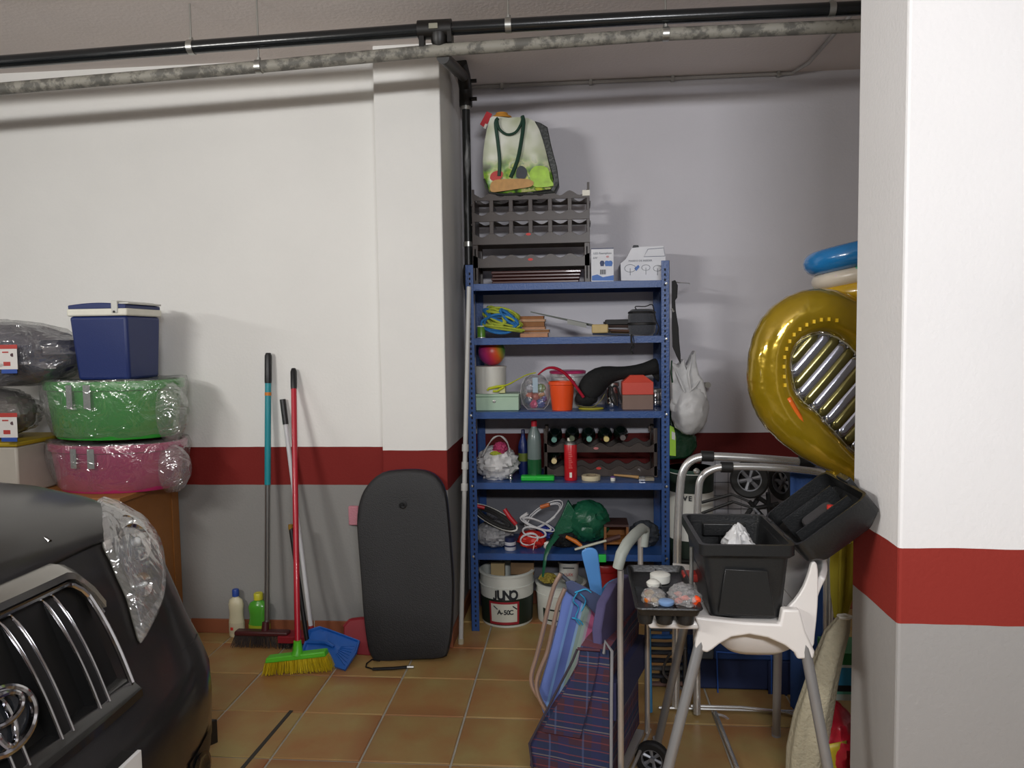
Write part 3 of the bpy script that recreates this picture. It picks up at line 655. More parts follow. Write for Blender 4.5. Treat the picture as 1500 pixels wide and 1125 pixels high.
# toy bag: clear plastic ball-shaped tub of toys
c = V(X(784, 580, 3.80), 3.84, z3)
t = thing('toy_tub', 'clear plastic pouch of small colourful toys between the cash box and orange bucket', 'bag', c)
hh = Zp(784, 549, 3.8)-z3; rr = (X(806, 575, 3.8)-X(762, 575, 3.8))/2
clear = film('clear_plastic', amount=.16, milk=.08)
pr_ = [(rr*.55, .001), (rr*.8, hh*.12), (rr*.98, hh*.35), (rr, hh*.5), (rr*.92, hh*.72), (rr*.7, hh*.9), (rr*.35, hh)]
obj('shell', MB().lathe(pr_, c, 28, sy=.6), clear, t)
obj('rim', MB().tube([c+V(r_, -.002, z_) for r_, z_ in pr_]+[c+V(-r_, -.002, z_) for r_, z_ in reversed(pr_)], .0025, 6, closed=True), film('milky_plastic', amount=.2, milk=.4), t)
obj('label_card', MB().box(c.x-.012, c.x+.014, c.y-.046, c.y-.044, z3+hh*.5, z3+hh*.92), mat('pale_blue_card', '#9fb4c2', .5), t)
random.seed(3); i = 0
for (dx, dz, r_, c_) in ((-.01, .028, .022, '#d83a70'), (.025, .03, .024, '#2a4f9a'), (-.038, .045, .02, '#2c3c60'), (-.03, .075, .018, '#c2502c'), (.03, .08, .016, '#c98b34'), (.028, .11, .024, '#4f8c34'), (-.032, .11, .022, '#9a9aa8'), (.0, .065, .02, '#b04030'), (0, .12, .02, '#5a86a8'), (.045, .055, .015, '#3a3a8c')):
    obj('toy', blob(c+V(dx, random.uniform(-.012, .015), dz), (r_, r_*.8, r_), i, .2, nu=14, nv=9), mat('toy_%d' % i, c_, .35), t); i += 1
# orange bucket
def bucket(name, label, u0, u1, vt, vb, Y, z0, mt, taper=.78, rim=.003, cat='bucket', group=None):
    rt_ = (X(u1, vt, Y)-X(u0, vt, Y))/2; cx = (X(u1, vt, Y)+X(u0, vt, Y))/2; h_ = Zp((u0+u1)/2, vt, Y)-z0
    c = V(cx, Y+rt_*.3, z0); t = thing(name, label, cat, c, group)
    obj('body', MB().lathe([(0, .002), (rt_*taper, 0), (rt_*(taper+(1-taper)*.5), h_*.5), (rt_*.97, h_*.9), (rt_*.97, h_), (rt_*.93, h_), (rt_*.92, h_*.9), (rt_*taper*.94, .006), (0, .006)], c, 32, cap=False), mt, t)
    obj('rim', MB().lathe([(rt_*.97, h_*.88), (rt_, h_*.885), (rt_+rim, h_*.9), (rt_+rim, h_*.985), (rt_, h_+.001), (rt_*.94, h_+.001)], c, 32, cap=False), mt, t)
    return t, c, rt_, h_
t, c, r_, h_ = bucket('toy_bucket', 'bright orange beach bucket on the toy shelf', 804, 842, 559, 601, 3.79, z3, mat('orange_plastic', '#e8501c', .35, var=.05))
t, c, r_, h_ = bucket('lidded_tub', 'clear tub with a magenta lid behind the orange bucket', 806, 857, 546, 590, 3.93, z3, film('milky_plastic'), .85, cat='tub')
obj('lid', MB().lathe([(r_+.004, h_-.004), (r_+.006, h_+.008), (r_-.003, h_+.012), (0, h_+.01)], c, 32), mat('magenta_plastic', '#c83a72', .35), t)
obj('cream', MB().lathe([(r_*.8, .004), (r_*.86, h_*.85)], c, 24), mat('cream_filling', '#a3a294', .6), t)
# plastic garland: lime part and red part
lime = mat('lime_plastic', '#b8c024', .4); redp = mat('crimson_plastic', '#a81c34', .35)
t = thing('plastic_strap', 'lime yellow and crimson bent strap arching over the toys', 'strap', PY(800, 545, 3.80))
obj('red_half', MB().tube([PY(u, v, 3.76) for u, v in smoothpoly([(788, 549), (800, 540), (812, 539), (825, 545), (838, 558), (848, 572), (855, 582)], 3, False)], [.006+.0012*min(i, 6) for i in range(19)], 10, flat=(1, .6)), redp, t)
obj('lime_half', MB().tube([PY(u, v, 3.765) for u, v in smoothpoly([(785, 546), (772, 549), (758, 556), (745, 563), (730, 567), (716, 570)], 3, False)], [.005]*8+[.007]*8, 10, flat=(1, .6)), lime, t)
obj('lime_fork', MB().tube([PY(u, v, 3.765) for u, v in ((740, 565), (728, 566), (716, 569), (714, 572))], .006, 8).tube([PY(u, v, 3.765) for u, v in ((738, 567), (728, 573), (722, 573))], .006, 8), lime, t)
obj('cream_pad', MB().box(X(731, 570, 3.77), X(740, 570, 3.77), 3.77, 3.79, Zp(735, 576, 3.77), Zp(735, 567, 3.77)), mat('lime_cream', '#c8c890', .5), t, bevel=.003)
# black cap + stocking-like boot bag
blk = mat('black_cloth', '#0f1011', .85, var=.2, bump=.3, bs=80)
t = thing('black_boot', 'black rubber boot lying on its side with yellow sole line on the toy shelf', 'boot', PY(880, 600, 3.82))
rings = []
path = [(856, 582, 3.79, .050, .034), (864, 570, 3.80, .066, .04), (873, 558, 3.82, .070, .045), (887, 549, 3.84, .054, .04), (905, 547, 3.86, .034, .035), (925, 545, 3.88, .032, .034), (945, 541, 3.89, .034, .034), (960, 536, 3.9, .042, .04), (965, 535, 3.9, .04, .035)]
pts = [PY(u, v, Y) for u, v, Y, a_, b_ in path]
for i, p in enumerate(pts):
    pa_ = pts[max(i-1, 0)]; pb_ = pts[min(i+1, len(pts)-1)]; tt = (pb_-pa_).normalized(); n_ = V(-tt.z, 0, tt.x).normalized(); q_ = V(0, 1, 0)
    rings.append([p+n_*path[i][3]*math.cos(a_)*(1+.12*noise.noise(V(i*.7, a_, 3)))+q_*path[i][4]*math.sin(a_) for a_ in [k*PI/9 for k in range(18)]])
obj('boot_body', MB().loft(rings), blk, t, sub=1)
obj('toe', blob(PY(859, 583, 3.81)+V(0, 0, 0), (.058, .045, .04), 4, .03), blk, t)
obj('sole_line', MB().tube([PY(u, v, 3.775) for u, v in smoothpoly([(845, 594), (858, 596), (870, 595), (880, 587), (886, 577)], 3, False)], .002, 6), mat('dull_gold', '#77703a', .5), t)
obj('sole', MB().lathe([(.052, 0), (.055, .004), (.052, .009), (0, .009)], V(X(866, 600, 3.82), 3.83, z3), 24, sx=1.2, sy=.8), mat('yellow_sole', '#a8a02c', .5), t)
obj('hanging_fold', pxpoly(smoothpoly([(950, 530), (963, 527), (966, 545), (965, 560), (955, 548)], 2), 3.90, .03), blk, t, bevel=.004)
# steel thermos jars
chrome = mat('chrome', '#c9c9cc', .12, .95, bump=.03)
def jar_(u0, u1, vt, Y, lab, mt=chrome):
    r_ = (X(u1, 580, Y)-X(u0, 580, Y))/2; h_ = Zp((u0+u1)/2, vt, Y)-z3; c = V((X(u1, 580, Y)+X(u0, 580, Y))/2, Y+r_, z3)
    t = thing('steel_canister', lab, 'canister', c)
    obj('body', MB().lathe([(r_*.9, 0), (r_, .005), (r_, h_*.3), (r_*.97, h_*.33), (r_, h_*.36), (r_, h_*.8), (r_*.96, h_*.82)], c, 24), mt, t)
    obj('lid', MB().lathe([(r_, h_*.83), (r_, h_*.97), (r_*.9, h_), (0, h_)], c, 24), steel, t); return t
t_ = jar_(886, 908, 560, 3.88, 'shiny steel canister behind the black strap loops on the toy shelf')
t_ = jar_(950, 972, 570, 3.93, 'shiny steel canister right of the red house box, toy shelf')
t = thing('strap_loop', 'black cable loop hanging in front of the steel canister on the toy shelf', 'cable', PY(900, 580, 3.8))
obj('loop', MB().tube([PY(u, v, 3.82) for u, v in smoothpoly([(895, 565), (893, 578), (898, 590), (903, 592), (900, 580), (897, 568), (903, 566), (908, 580), (911, 590)], 3, False)], .005, 8), strapm, t)
# red house-shaped box
t = thing('house_box', 'red and brown wooden box with a roof-shaped lid on the toy shelf', 'box', PY(934, 600, 3.85))
xa, xb = X(912, 580, 3.78), X(957, 580, 3.78); zm = Zp(934, 578.5, 3.78); zt_ = Zp(934, 560, 3.78); zr = Zp(934, 551, 3.82)
obj('base', MB().box(xa, xb, 3.78, 3.9, z3, zm), mat('taupe_wood', '#7a6257', .6, var=.1), t, bevel=.002)
redw = mat('red_wood', '#c8422f', .5, var=.1)
obj('upper_box', MB().box(xa-.001, xb+.001, 3.779, 3.901, zm+.001, zt_), redw, t, bevel=.002)
obj('roof', MB().loft([[V(xa, 3.782, zt_), V(xb, 3.782, zt_), V(xb, 3.9, zt_), V(xa, 3.9, zt_)], [V(xa+.04, 3.80, zr+.006), V(xb-.045, 3.80, zr+.006), V(xb-.045, 3.88, zr+.006), V(xa+.04, 3.88, zr+.006)]]), redw, t)

# -- wine shelf
z4 = zl['wine']+.001
poly = mat('thin_white_bag', '#c9c9c9', .4, var=.08, bump=.3, bs=30, trans=.0)
c = PY(727, 672, 3.80)
t = thing('carrier_bag', 'crumpled white plastic carrier bag at the left of the wine shelf', 'bag', (c.x, 3.84, z4))
rx = (X(758, 680, 3.8)-X(697, 680, 3.8))/2; hz = (Zp(727, 660, 3.8)-z4)/2
obj('bag_body', blob((c.x, 3.85, z4+hz), (rx*.98, .1, hz*1.25), 5, .13, 2.6, flatz=z4), poly, t)
obj('handle_loop', MB().tube([PY(u, v, 3.765) for u, v in smoothpoly([(706, 668), (715, 652), (724, 641), (734, 639), (743, 648), (747, 662)], 4, False)], [.012+.004*math.sin(i) for i in range(21)], 8, flat=(1, .35)), poly, t)
obj('contents', blob(PY(733, 657, 3.80), (.035, .03, .035), 3, .2), mat('magenta_cloth', '#a0305a', .6, var=.5, vs=60), t)
obj('contents', blob(PY(726, 664, 3.785), (.028, .02, .012), 4, .2), mat('acid_yellow', '#aab43a', .6), t)
def bottle(name, lab, cat, u, vt, Y, z0, r, prof, mt, capm=None, capf=.9, group=None, body_only=False):
    h_ = Zp(u, vt, Y)-z0; c = V(X(u, vt+30, Y), Y+r, z0); t = thing(name, lab, cat, c, group)
    P = [(r*a_, h_*b_) for a_, b_ in prof if b_ <= capf]
    obj('body', MB().lathe([(0, 0)]+P, c, 24), mt, t)
    if capm: obj('cap', MB().lathe([(r*prof[-1][0], h_*(capf-.005)), (r*prof[-1][0], h_*.99), (r*prof[-1][0]*.8, h_), (0, h_)], c, 18), capm, t)
    return t, c, h_
detp = [(.96, 0), (1, .03), (1, .62), (.8, .72), (.45, .82), (.36, .86), (.36, .9)]
t, c, h_ = bottle('detergent_bottle', 'dark blue bottle behind the white bag on the wine shelf', 'bottle', 766, 630, 3.93, z4, .028, detp, mat('navy_plastic', '#1f2f6a', .35), mat('navy_cap', '#18204a', .4))
obj('label_card', MB().lathe([(.0285, h_*.3), (.0285, h_*.48)], c, 24, cap=False), mat('olive_label', '#7a8a3a', .5), t)
t, c, h_ = bottle('oil_bottle', 'grey translucent bottle with green liquid and red cap on the wine shelf', 'bottle', 782, 617, 3.80, z4, .036, [(.96, 0), (1, .02), (1, .66), (.85, .78), (.45, .88), (.42, .9)], mat('smoky_plastic', '#6b7a78', .3, trans=.0, coat=.3), mat('red_cap', '#b01c2c', .4))
obj('liquid', MB().lathe([(.0362, .001), (.0366, h_*.34), (.0, h_*.34)], c, 24), mat('green_liquid', '#1f5a34', .25), t)
# bottle rack with wine bottles
xa, xb = X(797, 660, 3.90), X(962, 660, 3.90)
rk = thing('bottle_rack', 'dark brown plastic two tier wine rack holding bottles on the fourth shelf', 'wine rack', ((xa+xb)/2, 3.95, z4))
Zr = lambda v: Zp(880, v, 3.9)
for y, nm in ((3.86, 'front'), (4.04, 'rear')):
    obj(nm+'_rail', rail(xa, xb, Zr(661), Zr(650), y, .012, 6, .011), rackm, rk, bevel=.001)
    obj('foot_rail', rail(xa, xb, Zr(695), Zr(683), y, .012, 6, .011), rackm, rk, bevel=.001)
for xx in (xa, xb-.02):
    obj('side_panel', MB().box(xx, xx+.02, 3.86, 3.874, z4, Zr(626)).box(xx, xx+.02, 4.04, 4.054, z4, Zr(626)).box(xx+.005, xx+.013, 3.87, 4.04, Zr(692), Zr(632)), rackm, rk, bevel=.003)
for u in (774+27, 952): obj('hook', MB().tube([PY(u, 632, 3.86), PY(u, 624, 3.86)], .008, 8), rackm, rk)
lb = MB().tube([V(X(873, 653, 3.86), 3.857, Zr(655)), V(X(873, 653, 3.86), 3.861, Zr(655))], .013, 16)
for q_ in lb.v: q_.z = Zr(655)+(q_.z-Zr(655))*.5
obj('badge', lb, mat('faded_badge', '#b56a6a', .5), rk)
lb = MB().tube([V(X(877, 684, 3.86), 3.857, Zr(684)), V(X(877, 684, 3.86), 3.861, Zr(684))], .013, 16)
for q_ in lb.v: q_.z = Zr(684)+(q_.z-Zr(684))*.5
obj('badge', lb, redlog, rk)
glass = mat('dark_green_glass', '#0c1a12', .08, var=.1, coat=.6); 
def wine(u, v, foil, lab):
    c0 = PY(u, v, 3.80); r = .037
    t = thing('wine_bottle', lab, 'bottle', (c0.x, 3.9, c0.z-r), 'wine bottles in the fourth shelf rack')
    M = Matrix.Rotation(-PI/2, 4, 'X')
    obj('glass_body', MB().lathe([(.014, .03), (.0145, .09), (.02, .12), (r, .155), (r, .31), (r*.9, .325), (0, .315)], (c0.x, 3.765, c0.z), 22, M), glass, t)
    obj('foil_cap', MB().lathe([(0, 0), (.0135, 0), (.0145, .003), (.0145, .012), (.0138, .016), (.0142, .055)], (c0.x, 3.765, c0.z), 18, M), foil, t)
wine(812, 643, mat('teal_foil', '#5d8a80', .35), 'wine bottle with teal foil, leftmost in the upper row of the rack')
wine(838, 641, mat('olive_foil', '#56604a', .35), 'wine bottle in the upper row, second from the left, behind the red can')
wine(863, 642, mat('sea_green_foil', '#6fa096', .3), 'wine bottle with sea green foil, middle of the upper row')
wine(888, 642, mat('gold_foil', '#c8b878', .3), 'wine bottle with pale gold foil, fourth in the upper row')
wine(912, 640, mat('grey_foil', '#5a5452', .35), 'wine bottle with dull grey foil, rightmost of the upper row')
wine(812, 674, mat('cream_foil', '#c9b98a', .35), 'single wine bottle with cream foil lying in the lower row of the rack')
# aerosol can
c = V(X(836, 690, 3.77), 3.80, z4); r_ = (X(845.5, 680, 3.77)-X(826.5, 680, 3.77))/2; h_ = Zp(836, 642, 3.77)-z4
t = thing('spray_can', 'red and white aerosol can standing in front of the wine rack', 'spray can', c)
obj('body', MB().lathe([(r_*.95, 0), (r_, .003), (r_, h_*.82), (r_*.95, h_*.84)], c, 28), mat('red_can', '#bf1d26', .3, coat=.3), t)
obj('shoulder', MB().lathe([(r_*.97, h_*.84), (r_*.8, h_*.9), (r_*.5, h_*.93)], c, 28), steel, t)
obj('cap', MB().lathe([(r_*.5, h_*.925), (r_*.48, h_*.99), (0, h_)], c, 18), creamp, t)
q = MB()
for i in range(9): q.box(c.x-.010, c.x+.010-.004*(i % 3), c.y-r_-.0012, c.y-r_+.002, c.z+h_*(.3+.045*i), c.z+h_*(.315+.045*i))
tag(obj('small_print', q, mat('faded_print', '#d06a62', .5), t), kind='stuff')
obj('label_patch', MB().box(c.x-.006, c.x+.006, c.y-r_-.0015, c.y-r_+.002, c.z+h_*.08, c.z+h_*.2), creamp, t)
# green flat case, tape, brushes
o = obj('green_case', fbox(763, 697.5, 812, 705, 3.76, .05, z4)[0], mat('bright_green_plastic', '#24b83c', .35), None, bevel=.006); tag(o, 'flat bright green plastic case lying in front of the wine rack', 'case')
obj('clip', MB().box(X(782, 700, 3.757), X(792, 700, 3.757), 3.756, 3.762, z4+.01, z4+.016), MC['bright_green_plastic'], o)
c = V(X(866, 702, 3.76), 3.80, z4); t = thing('masking_tape', 'cream roll of masking tape lying flat right of the aerosol can', 'tape', c)
obj('roll', MB().lathe([(.026, 0), (.047, 0), (.048, .002), (.048, .022), (.047, .024), (.026, .024), (.026, 0)], c, 32, cap=False), mat('masking_tape', '#c8bd9c', .7), t)
obj('core', MB().lathe([(.0235, .0005), (.026, .0005), (.026, .0235), (.0235, .0235), (.0235, .0005)], c, 32, cap=False), mat('card_core', '#8a7a60', .8), t)
c = V(X(898, 702, 3.76), 3.77, z4); t = thing('glue_pot', 'tiny white and violet pot between the tape and the paint brush', 'pot', c)
obj('body', MB().lathe([(.012, 0), (.013, .012), (.011, .018)], c, 16), whitep, t); obj('lid', MB().lathe([(.012, .018), (.012, .024), (0, .025)], c, 16), mat('violet_lid', '#6a4a86', .5), t)
t = thing('paint_brush', 'flat paint brush with a pale handle lying at the right of the wine shelf', 'brush', (X(930, 703, 3.77), 3.77, z4))
obj('handle', MB().tube([V(X(900, 699, 3.8), 3.83, z4+.02), V(X(925, 700, 3.78), 3.80, z4+.018), V(X(936, 701, 3.78), 3.79, z4+.015)], [.005, .007, .009], 10), mat('ochre_wood', '#a88350', .5), t)
obj('ferrule', MB().box(X(936, 702, 3.77), X(945, 702, 3.77), 3.765, 3.8, z4+.003, z4+.018), chrome, t)
obj('bristles', MB().box(X(945, 702, 3.77), X(958, 702, 3.77), 3.762, 3.803, z4+.002, z4+.017), mat('bristle', '#8d8576', .9, bump=.4, bs=300), t)
c = V(X(748, 700, 3.77), 3.775, z4); o = obj('chrome_knob', MB().lathe([(.008, 0), (.01, .01), (.006, .018), (.011, .024), (.008, .032), (0, .034)], c, 14), chrome); tag(o, 'tiny chrome knob between the white bag and the green case', 'knob')

# -- lowest shelf
z5 = zl['low']+.001
c = PY(722, 780, 3.82); gbag = mat('grey_mesh_bag', '#9a9a9c', .45, var=.35, vs=60, bump=.8, bs=60)
t = thing('silver_bag', 'crinkled silver grey bag at the left of the lowest shelf', 'bag', (c.x, 3.86, z5))
hz = (Zp(722, 770, 3.8)-z5)/2; obj('bag_body', blob((X(723, 790, 3.82), 3.87, z5+hz), ((X(752, 790, 3.8)-X(697, 790, 3.8))/2, .09, hz*1.15), 9, .09, 4, flatz=z5), gbag, t)
t = thing('badminton_racket', 'black racket with white and red frame slung over the silver bag', 'racket', PY(735, 760, 3.79))
def oval(c, ax, ay, n=28): return [c+ax*math.cos(2*PI*i/n)+ay*math.sin(2*PI*i/n) for i in range(n)]
cc_ = PY(724, 758, 3.775); ax = (PY(757, 776, 3.75)-PY(692, 740, 3.80))*.5; ay = (PY(732, 750, 3.80)-PY(716, 768, 3.76))*.45
obj('outer_frame', MB().tube(oval(cc_, ax, ay), .0045, 8, closed=True), whitep, t)
obj('inner_frame', MB().tube(oval(cc_+V(0, -.003, 0), ax*.86, ay*.78), .010, 8, closed=True), MC['matt_black'], t)
obj('inner_frame', MB().tube(oval(cc_+V(0, .004, -.004), ax*.66, ay*.5), .008, 8, closed=True), MC['matt_black'], t)
q = MB()
for k in range(-4, 5): a_ = cc_+ax*(k/5*.8); q.tube([a_-ay*.6, a_+ay*.6], .0012, 4)
tag(obj('strings', q, MC['matt_black'], t), kind='stuff')
obj('red_grip', MB().tube([PY(739, 746, 3.765), PY(747, 758, 3.755), PY(756, 768, 3.755)], .012, 10), mat('racket_red', '#a8202a', .4), t)
obj('red_grip', MB().tube([PY(698, 741, 3.77), PY(710, 744, 3.77)], .01, 10), MC['racket_red'], t)
c = V(X(747, 800, 3.77), 3.79, z5); t = thing('small_jar', 'small white jar with navy lid standing before the silver bag', 'jar', c)
h_ = Zp(747, 791, 3.77)-z5; obj('body', MB().lathe([(.028, 0), (.03, .004), (.03, h_*.75), (.027, h_*.8)], c, 22), mat('jar_white', '#b8b8be', .4), t)
obj('lid', MB().lathe([(.029, h_*.8), (.029, h_*1.2), (.0, h_*1.22)], c, 22), mat('jar_navy', '#20284a', .4), t)
obj('jar_band', MB().lathe([(.0303, h_*.35), (.0303, h_*.5)], c, 22, cap=False), MC['jar_navy'], t)
# white cables
t = thing('white_cable', 'tangled loops of white electric cable on the lowest shelf', 'cable', PY(790, 765, 3.82))
wcab = mat('white_cable', '#c8c8ca', .45)
random.seed(5)
specs = [(PY(787, 768, 3.80), .075, .05, 4, 2), (PY(783, 780, 3.79), .06, .035, 3, 7), (PY(797, 755, 3.85), .09, .055, 3, 12), (PY(775, 790, 3.79), .045, .03, 3, 19)]
for c_, ra_, rz_, n_t, sd in specs:
    pts = []
    for i in range(n_t*20):
        a_ = 2*PI*i/20; k = 1+.5*noise.noise(V(a_*.2, sd, 0))
        p = c_+V(math.cos(a_+sd)*ra_*k, .03*noise.noise(V(a_*.3, sd, 9)), (math.sin(a_)*rz_+.25*math.cos(a_+sd)*ra_)*k); p.z = max(p.z, z5+.004); pts.append(p)
    obj('loop', MB().tube(pts, .0028, 6), wcab, t)
obj('plug', MB().tube([PY(764, 758, 3.80), PY(773, 752, 3.79)], .009, 8), wcab, t)
obj('plug', MB().tube([PY(792, 743, 3.80), PY(805, 739, 3.79)], .011, 8), mat('orange_plug', '#b8602c', .5), t)
c = PY(778, 797, 3.80); o = obj('red_pouch', blob((c.x, 3.84, z5+.042), ((X(799, 797, 3.8)-X(758, 797, 3.8))/2, .06, .048), 13, .12, 2, flatz=z5), mat('red_nylon', '#c0281e', .45, var=.2, bump=.3, bs=20)); tag(o, 'crumpled red pouch under the white cables', 'pouch')
obj('seam', MB().tube([PY(u, v, 3.778) for u, v in ((790, 785), (783, 795), (781, 806))], .0015, 5), creamp, o)
c = PY(798, 778, 3.86); o = obj('blue_cloth', blob((c.x, 3.88, c.z-.02), (.05, .04, .04), 17, .2), mat('royal_blue_cloth', '#26348a', .7)); o.location.z = z5+.03; tag(o, 'royal blue cloth bunched behind the red pouch', 'cloth')
gp = mat('green_bin_bag', '#1d5a40', .35, var=.2, vs=20, bump=.6, bs=25)
c = PY(855, 765, 3.82); t = thing('green_sack', 'knotted dark green plastic sack on the lowest shelf', 'bag', (c.x, 3.87, z5))
obj('sack_body', blob((X(862, 760, 3.85), 3.88, Zp(862, 762, 3.85)-.01), ((X(893, 765, 3.85)-X(832, 765, 3.85))/2, .1, (Zp(860, 737, 3.85)-Zp(860, 797, 3.85))/2), 23, .1, 2.4), gp, t)
obj('sack_neck', MB().loft([[PY(u, v, 3.82)+V(0, dy, 0) for (u, v) in [(832, 734), (843, 750), (850, 765), (838, 780), (826, 782), (815, 790), (809, 795), (812, 775), (822, 757)]] for dy in (0, .02, .045)]), gp, t, bevel=.004)
obj('sack_tail', MB().tube([PY(u, v, Y) for u, v, Y in ((815, 785, 3.80), (804, 800, 3.74), (799, 815, 3.70), (797, 830, 3.70), (795, 845, 3.70))], [.02, .016, .01, .009, .006], 8, flat=(1, .4)), gp, t)
o = obj('black_cloth_bundle', blob((X(826, 795, 3.84), 3.86, z5+.045), (.075, .05, .052), 31, .14, flatz=z5), blk); tag(o, 'dark black cloth bundle under the green sack', 'cloth')
o = obj('white_tissue', blob((X(802, 800, 3.80), 3.80, z5+.02), (.018, .015, .022), 33, .25, nu=18, nv=12, flatz=z5), whitep); tag(o, 'small crumpled white scrap between red pouch and black cloth', 'paper')
t = thing('orange_tool', 'orange handled tool sticking out in front of the green sack', 'tool', PY(840, 795, 3.77))
obj('handle', MB().tube([PY(829, 786, 3.75), PY(843, 793, 3.74), PY(852, 800, 3.73)], [.008, .0115, .009], 10), mat('orange_handle', '#c06a20', .4), t)
obj('shank', MB().tube([PY(852, 800, 3.73), PY(862, 806, 3.725)], .004, 8), steel, t)
t = thing('hammer', 'white handled brush with a brown head across the lowest shelf front', 'tool', PY(870, 798, 3.71))
obj('handle', MB().tube([PY(842, 805, 3.70), PY(866, 798, 3.70), PY(888, 792, 3.71)], [.010, .011, .010], 10, flat=(1, .6)), mat('bone_white', '#c4c6b4', .5), t)
obj('head', MB().tube([PY(888, 792, 3.71), PY(908, 786, 3.73)], .0135, 8), mat('brown_wood', '#4a2c24', .6), t)
xa, xb = X(885, 800, 3.80), X(921, 800, 3.80)
t = thing('wooden_box', 'small brown wooden box with open orange front on the lowest shelf', 'box', ((xa+xb)/2, 3.88, z5))
zb_ = Zp(900, 772, 3.80); bw = mat('box_wood', '#7a4c24', .6, var=.25, vs=20); bw2 = mat('box_orange', '#8e5a24', .6)
obj('side', MB().box(xa, xa+.012, 3.8, 3.95, z5, zb_), bw, t); obj('side', MB().box(xb-.012, xb, 3.8, 3.95, z5, zb_), bw, t)
obj('top', MB().box(xa, xb, 3.8, 3.95, zb_, zb_+.012), mat('box_dark', '#3c2420', .6), t); obj('shelf_board', MB().box(xa+.012, xb-.012, 3.8, 3.95, z5+.03, z5+.042), bw2, t); obj('back', MB().box(xa+.012, xb-.012, 3.94, 3.95, z5, zb_), bw2, t)
o = obj('dark_bundle', blob((X(945, 785, 3.86), 3.9, z5+.06), (.075, .07, .07), 41, .12, flatz=z5), mat('slate_fabric', '#33383f', .8)); tag(o, 'slate coloured fabric bundle at the right end of the lowest shelf', 'cloth')
o = obj('green_peg', fbox(877, 813, 888, 824, 3.70, .02)[0], mat('neon_green', '#2cc050', .4), None, bevel=.003); tag(o, 'bright green plastic clip hooked on the lowest shelf edge', 'clip')

# -- on the floor under the shelf
def paint_bucket(u0, u1, vt, vb, Y, label, labelled=True):
    rt_ = (X(u1, vt+20, Y)-X(u0, vt+20, Y))/2; cx = (X(u0, vt+20, Y)+X(u1, vt+20, Y))/2
    zt_ = PY((u0+u1)/2, vt+12, Y).z; c = V(cx, Y, .001)
    t = thing('paint_bucket', label, 'bucket', c, 'white paint buckets under the shelving')
    r0 = rt_*.92; h_ = zt_
    obj('body', MB().lathe([(0, .002), (r0, .0), (r0*1.01, .01), (rt_*.985, h_*.72), (rt_*.985, h_*.97), (rt_*.93, h_*.97), (rt_*.92, h_*.72), (r0*.94, .01), (0, .008)], c, 40, cap=False), mat('bucket_white', '#cfd2ca', .4, var=.05), t)
    obj('rim', MB().lathe([(rt_*.985, h_*.955), (rt_*1.03, h_*.958), (rt_*1.035, h_*.985), (rt_*.985, h_), (rt_*.93, h_), (rt_*.93, h_*.96)], c, 40, cap=False), mat('bucket_white', ''), t)
    obj('rib', MB().lathe([(rt_*.985, h_*.74), (rt_*1.012, h_*.745), (rt_*1.012, h_*.765), (rt_*.985, h_*.77)], c, 40, cap=False), MC['bucket_white'], t)
    return t, c, rt_, r0, h_
t, c, rt_, r0, h_ = paint_bucket(703, 782, 820, 921, 3.90, 'white and dark green paint bucket lettered JUNO standing under the lowest shelf')
dg = mat('label_green', '#16261c', .5)
rad = lambda z: r0+(rt_*.985-r0)*(z/(h_*.72))+.0012
obj('green_label', MB().lathe([(rad(.012), .012), (rad(h_*.54), h_*.54)], c, 40, cap=False), dg, t)
def arcpatch(c, rad, z0, z1, a0, a1, mt, nm, par, n=12, off=0):
    q = MB().grid(lambda i, j: c+V(math.sin(a0+(a1-a0)*i)*(rad(z0+(z1-z0)*j)+off), -math.cos(a0+(a1-a0)*i)*(rad(z0+(z1-z0)*j)+off), z0+(z1-z0)*j), n, 2)
    return obj(nm, q, mt, par)
arcpatch(c, rad, h_*.06, h_*.5, -.62, .55, mat('label_red', '#9a2430', .5), 'red_border', t, off=.0008)
arcpatch(c, rad, h_*.11, h_*.46, -.54, .47, mat('label_cream', '#cfd0c4', .5), 'cream_panel', t, off=.0016)
a_ = -.35
jz = h_*.625; jp = lambda a_, z_: c+V(math.sin(a_)*(rad(jz)+.004), -math.cos(a_)*(rad(jz)+.004), z_)
obj('lettering', MB().tube([jp(-.31, jz+.026), jp(-.31, jz-.012), jp(-.335, jz-.024), jp(-.375, jz-.024), jp(-.40, jz-.012)], .0045, 6), ink, t)
for ch, a_ in zip('UNO', (-.13, .10, .33)):
    rr_ = rad(h_*.61)+.003; text('lettering', ch, .07, c+V(math.sin(a_)*rr_, -math.cos(a_)*rr_, h_*.625), ink, t, rot=(PI/2, 0, a_), sx=.85, bold=.003)
for ch, a_ in zip('A-50C', (-.2, -.1, .02, .13, .24)):
    rr_ = rad(h_*.28)+.003; text('lettering', ch, .034, c+V(math.sin(a_)*rr_, -math.cos(a_)*rr_, h_*.30), ink, t, rot=(PI/2, 0, a_), bold=.001)
for sx_, a0 in ((1, -.42), (-1, .3)):
    rr_ = rad(h_*.38)+.003; obj('printed_flourish', MB().tube([c+V(math.sin(a0+k*.05)*rr_, -math.cos(a0+k*.05)*rr_, h_*(.42-.02*k)) for k in range(4)], .003, 5), ink, t)
for i, (u0, u1, v0, v1, c_) in enumerate(((719, 739, 826, 846, '#b39c70'), (748, 782, 824, 842, '#7c6142'))):
    o = fbox(u0, v0, u1, v1, 3.86+.02*i, .05)[0]; o = obj('wood_offcut', o, mat('offcut_%d' % i, c_, .7, var=.2), None, bevel=.002)
    tag(o, ('pale square wood offcut standing in the mouth of the JUNO bucket', 'brown wood offcut lying on the right rim of the JUNO bucket')[i], 'wood')
t, c, rt_, r0, h_ = paint_bucket(785, 858, 838, 915, 3.93, 'white paint bucket right of the JUNO bucket, half hidden by the folded chair')
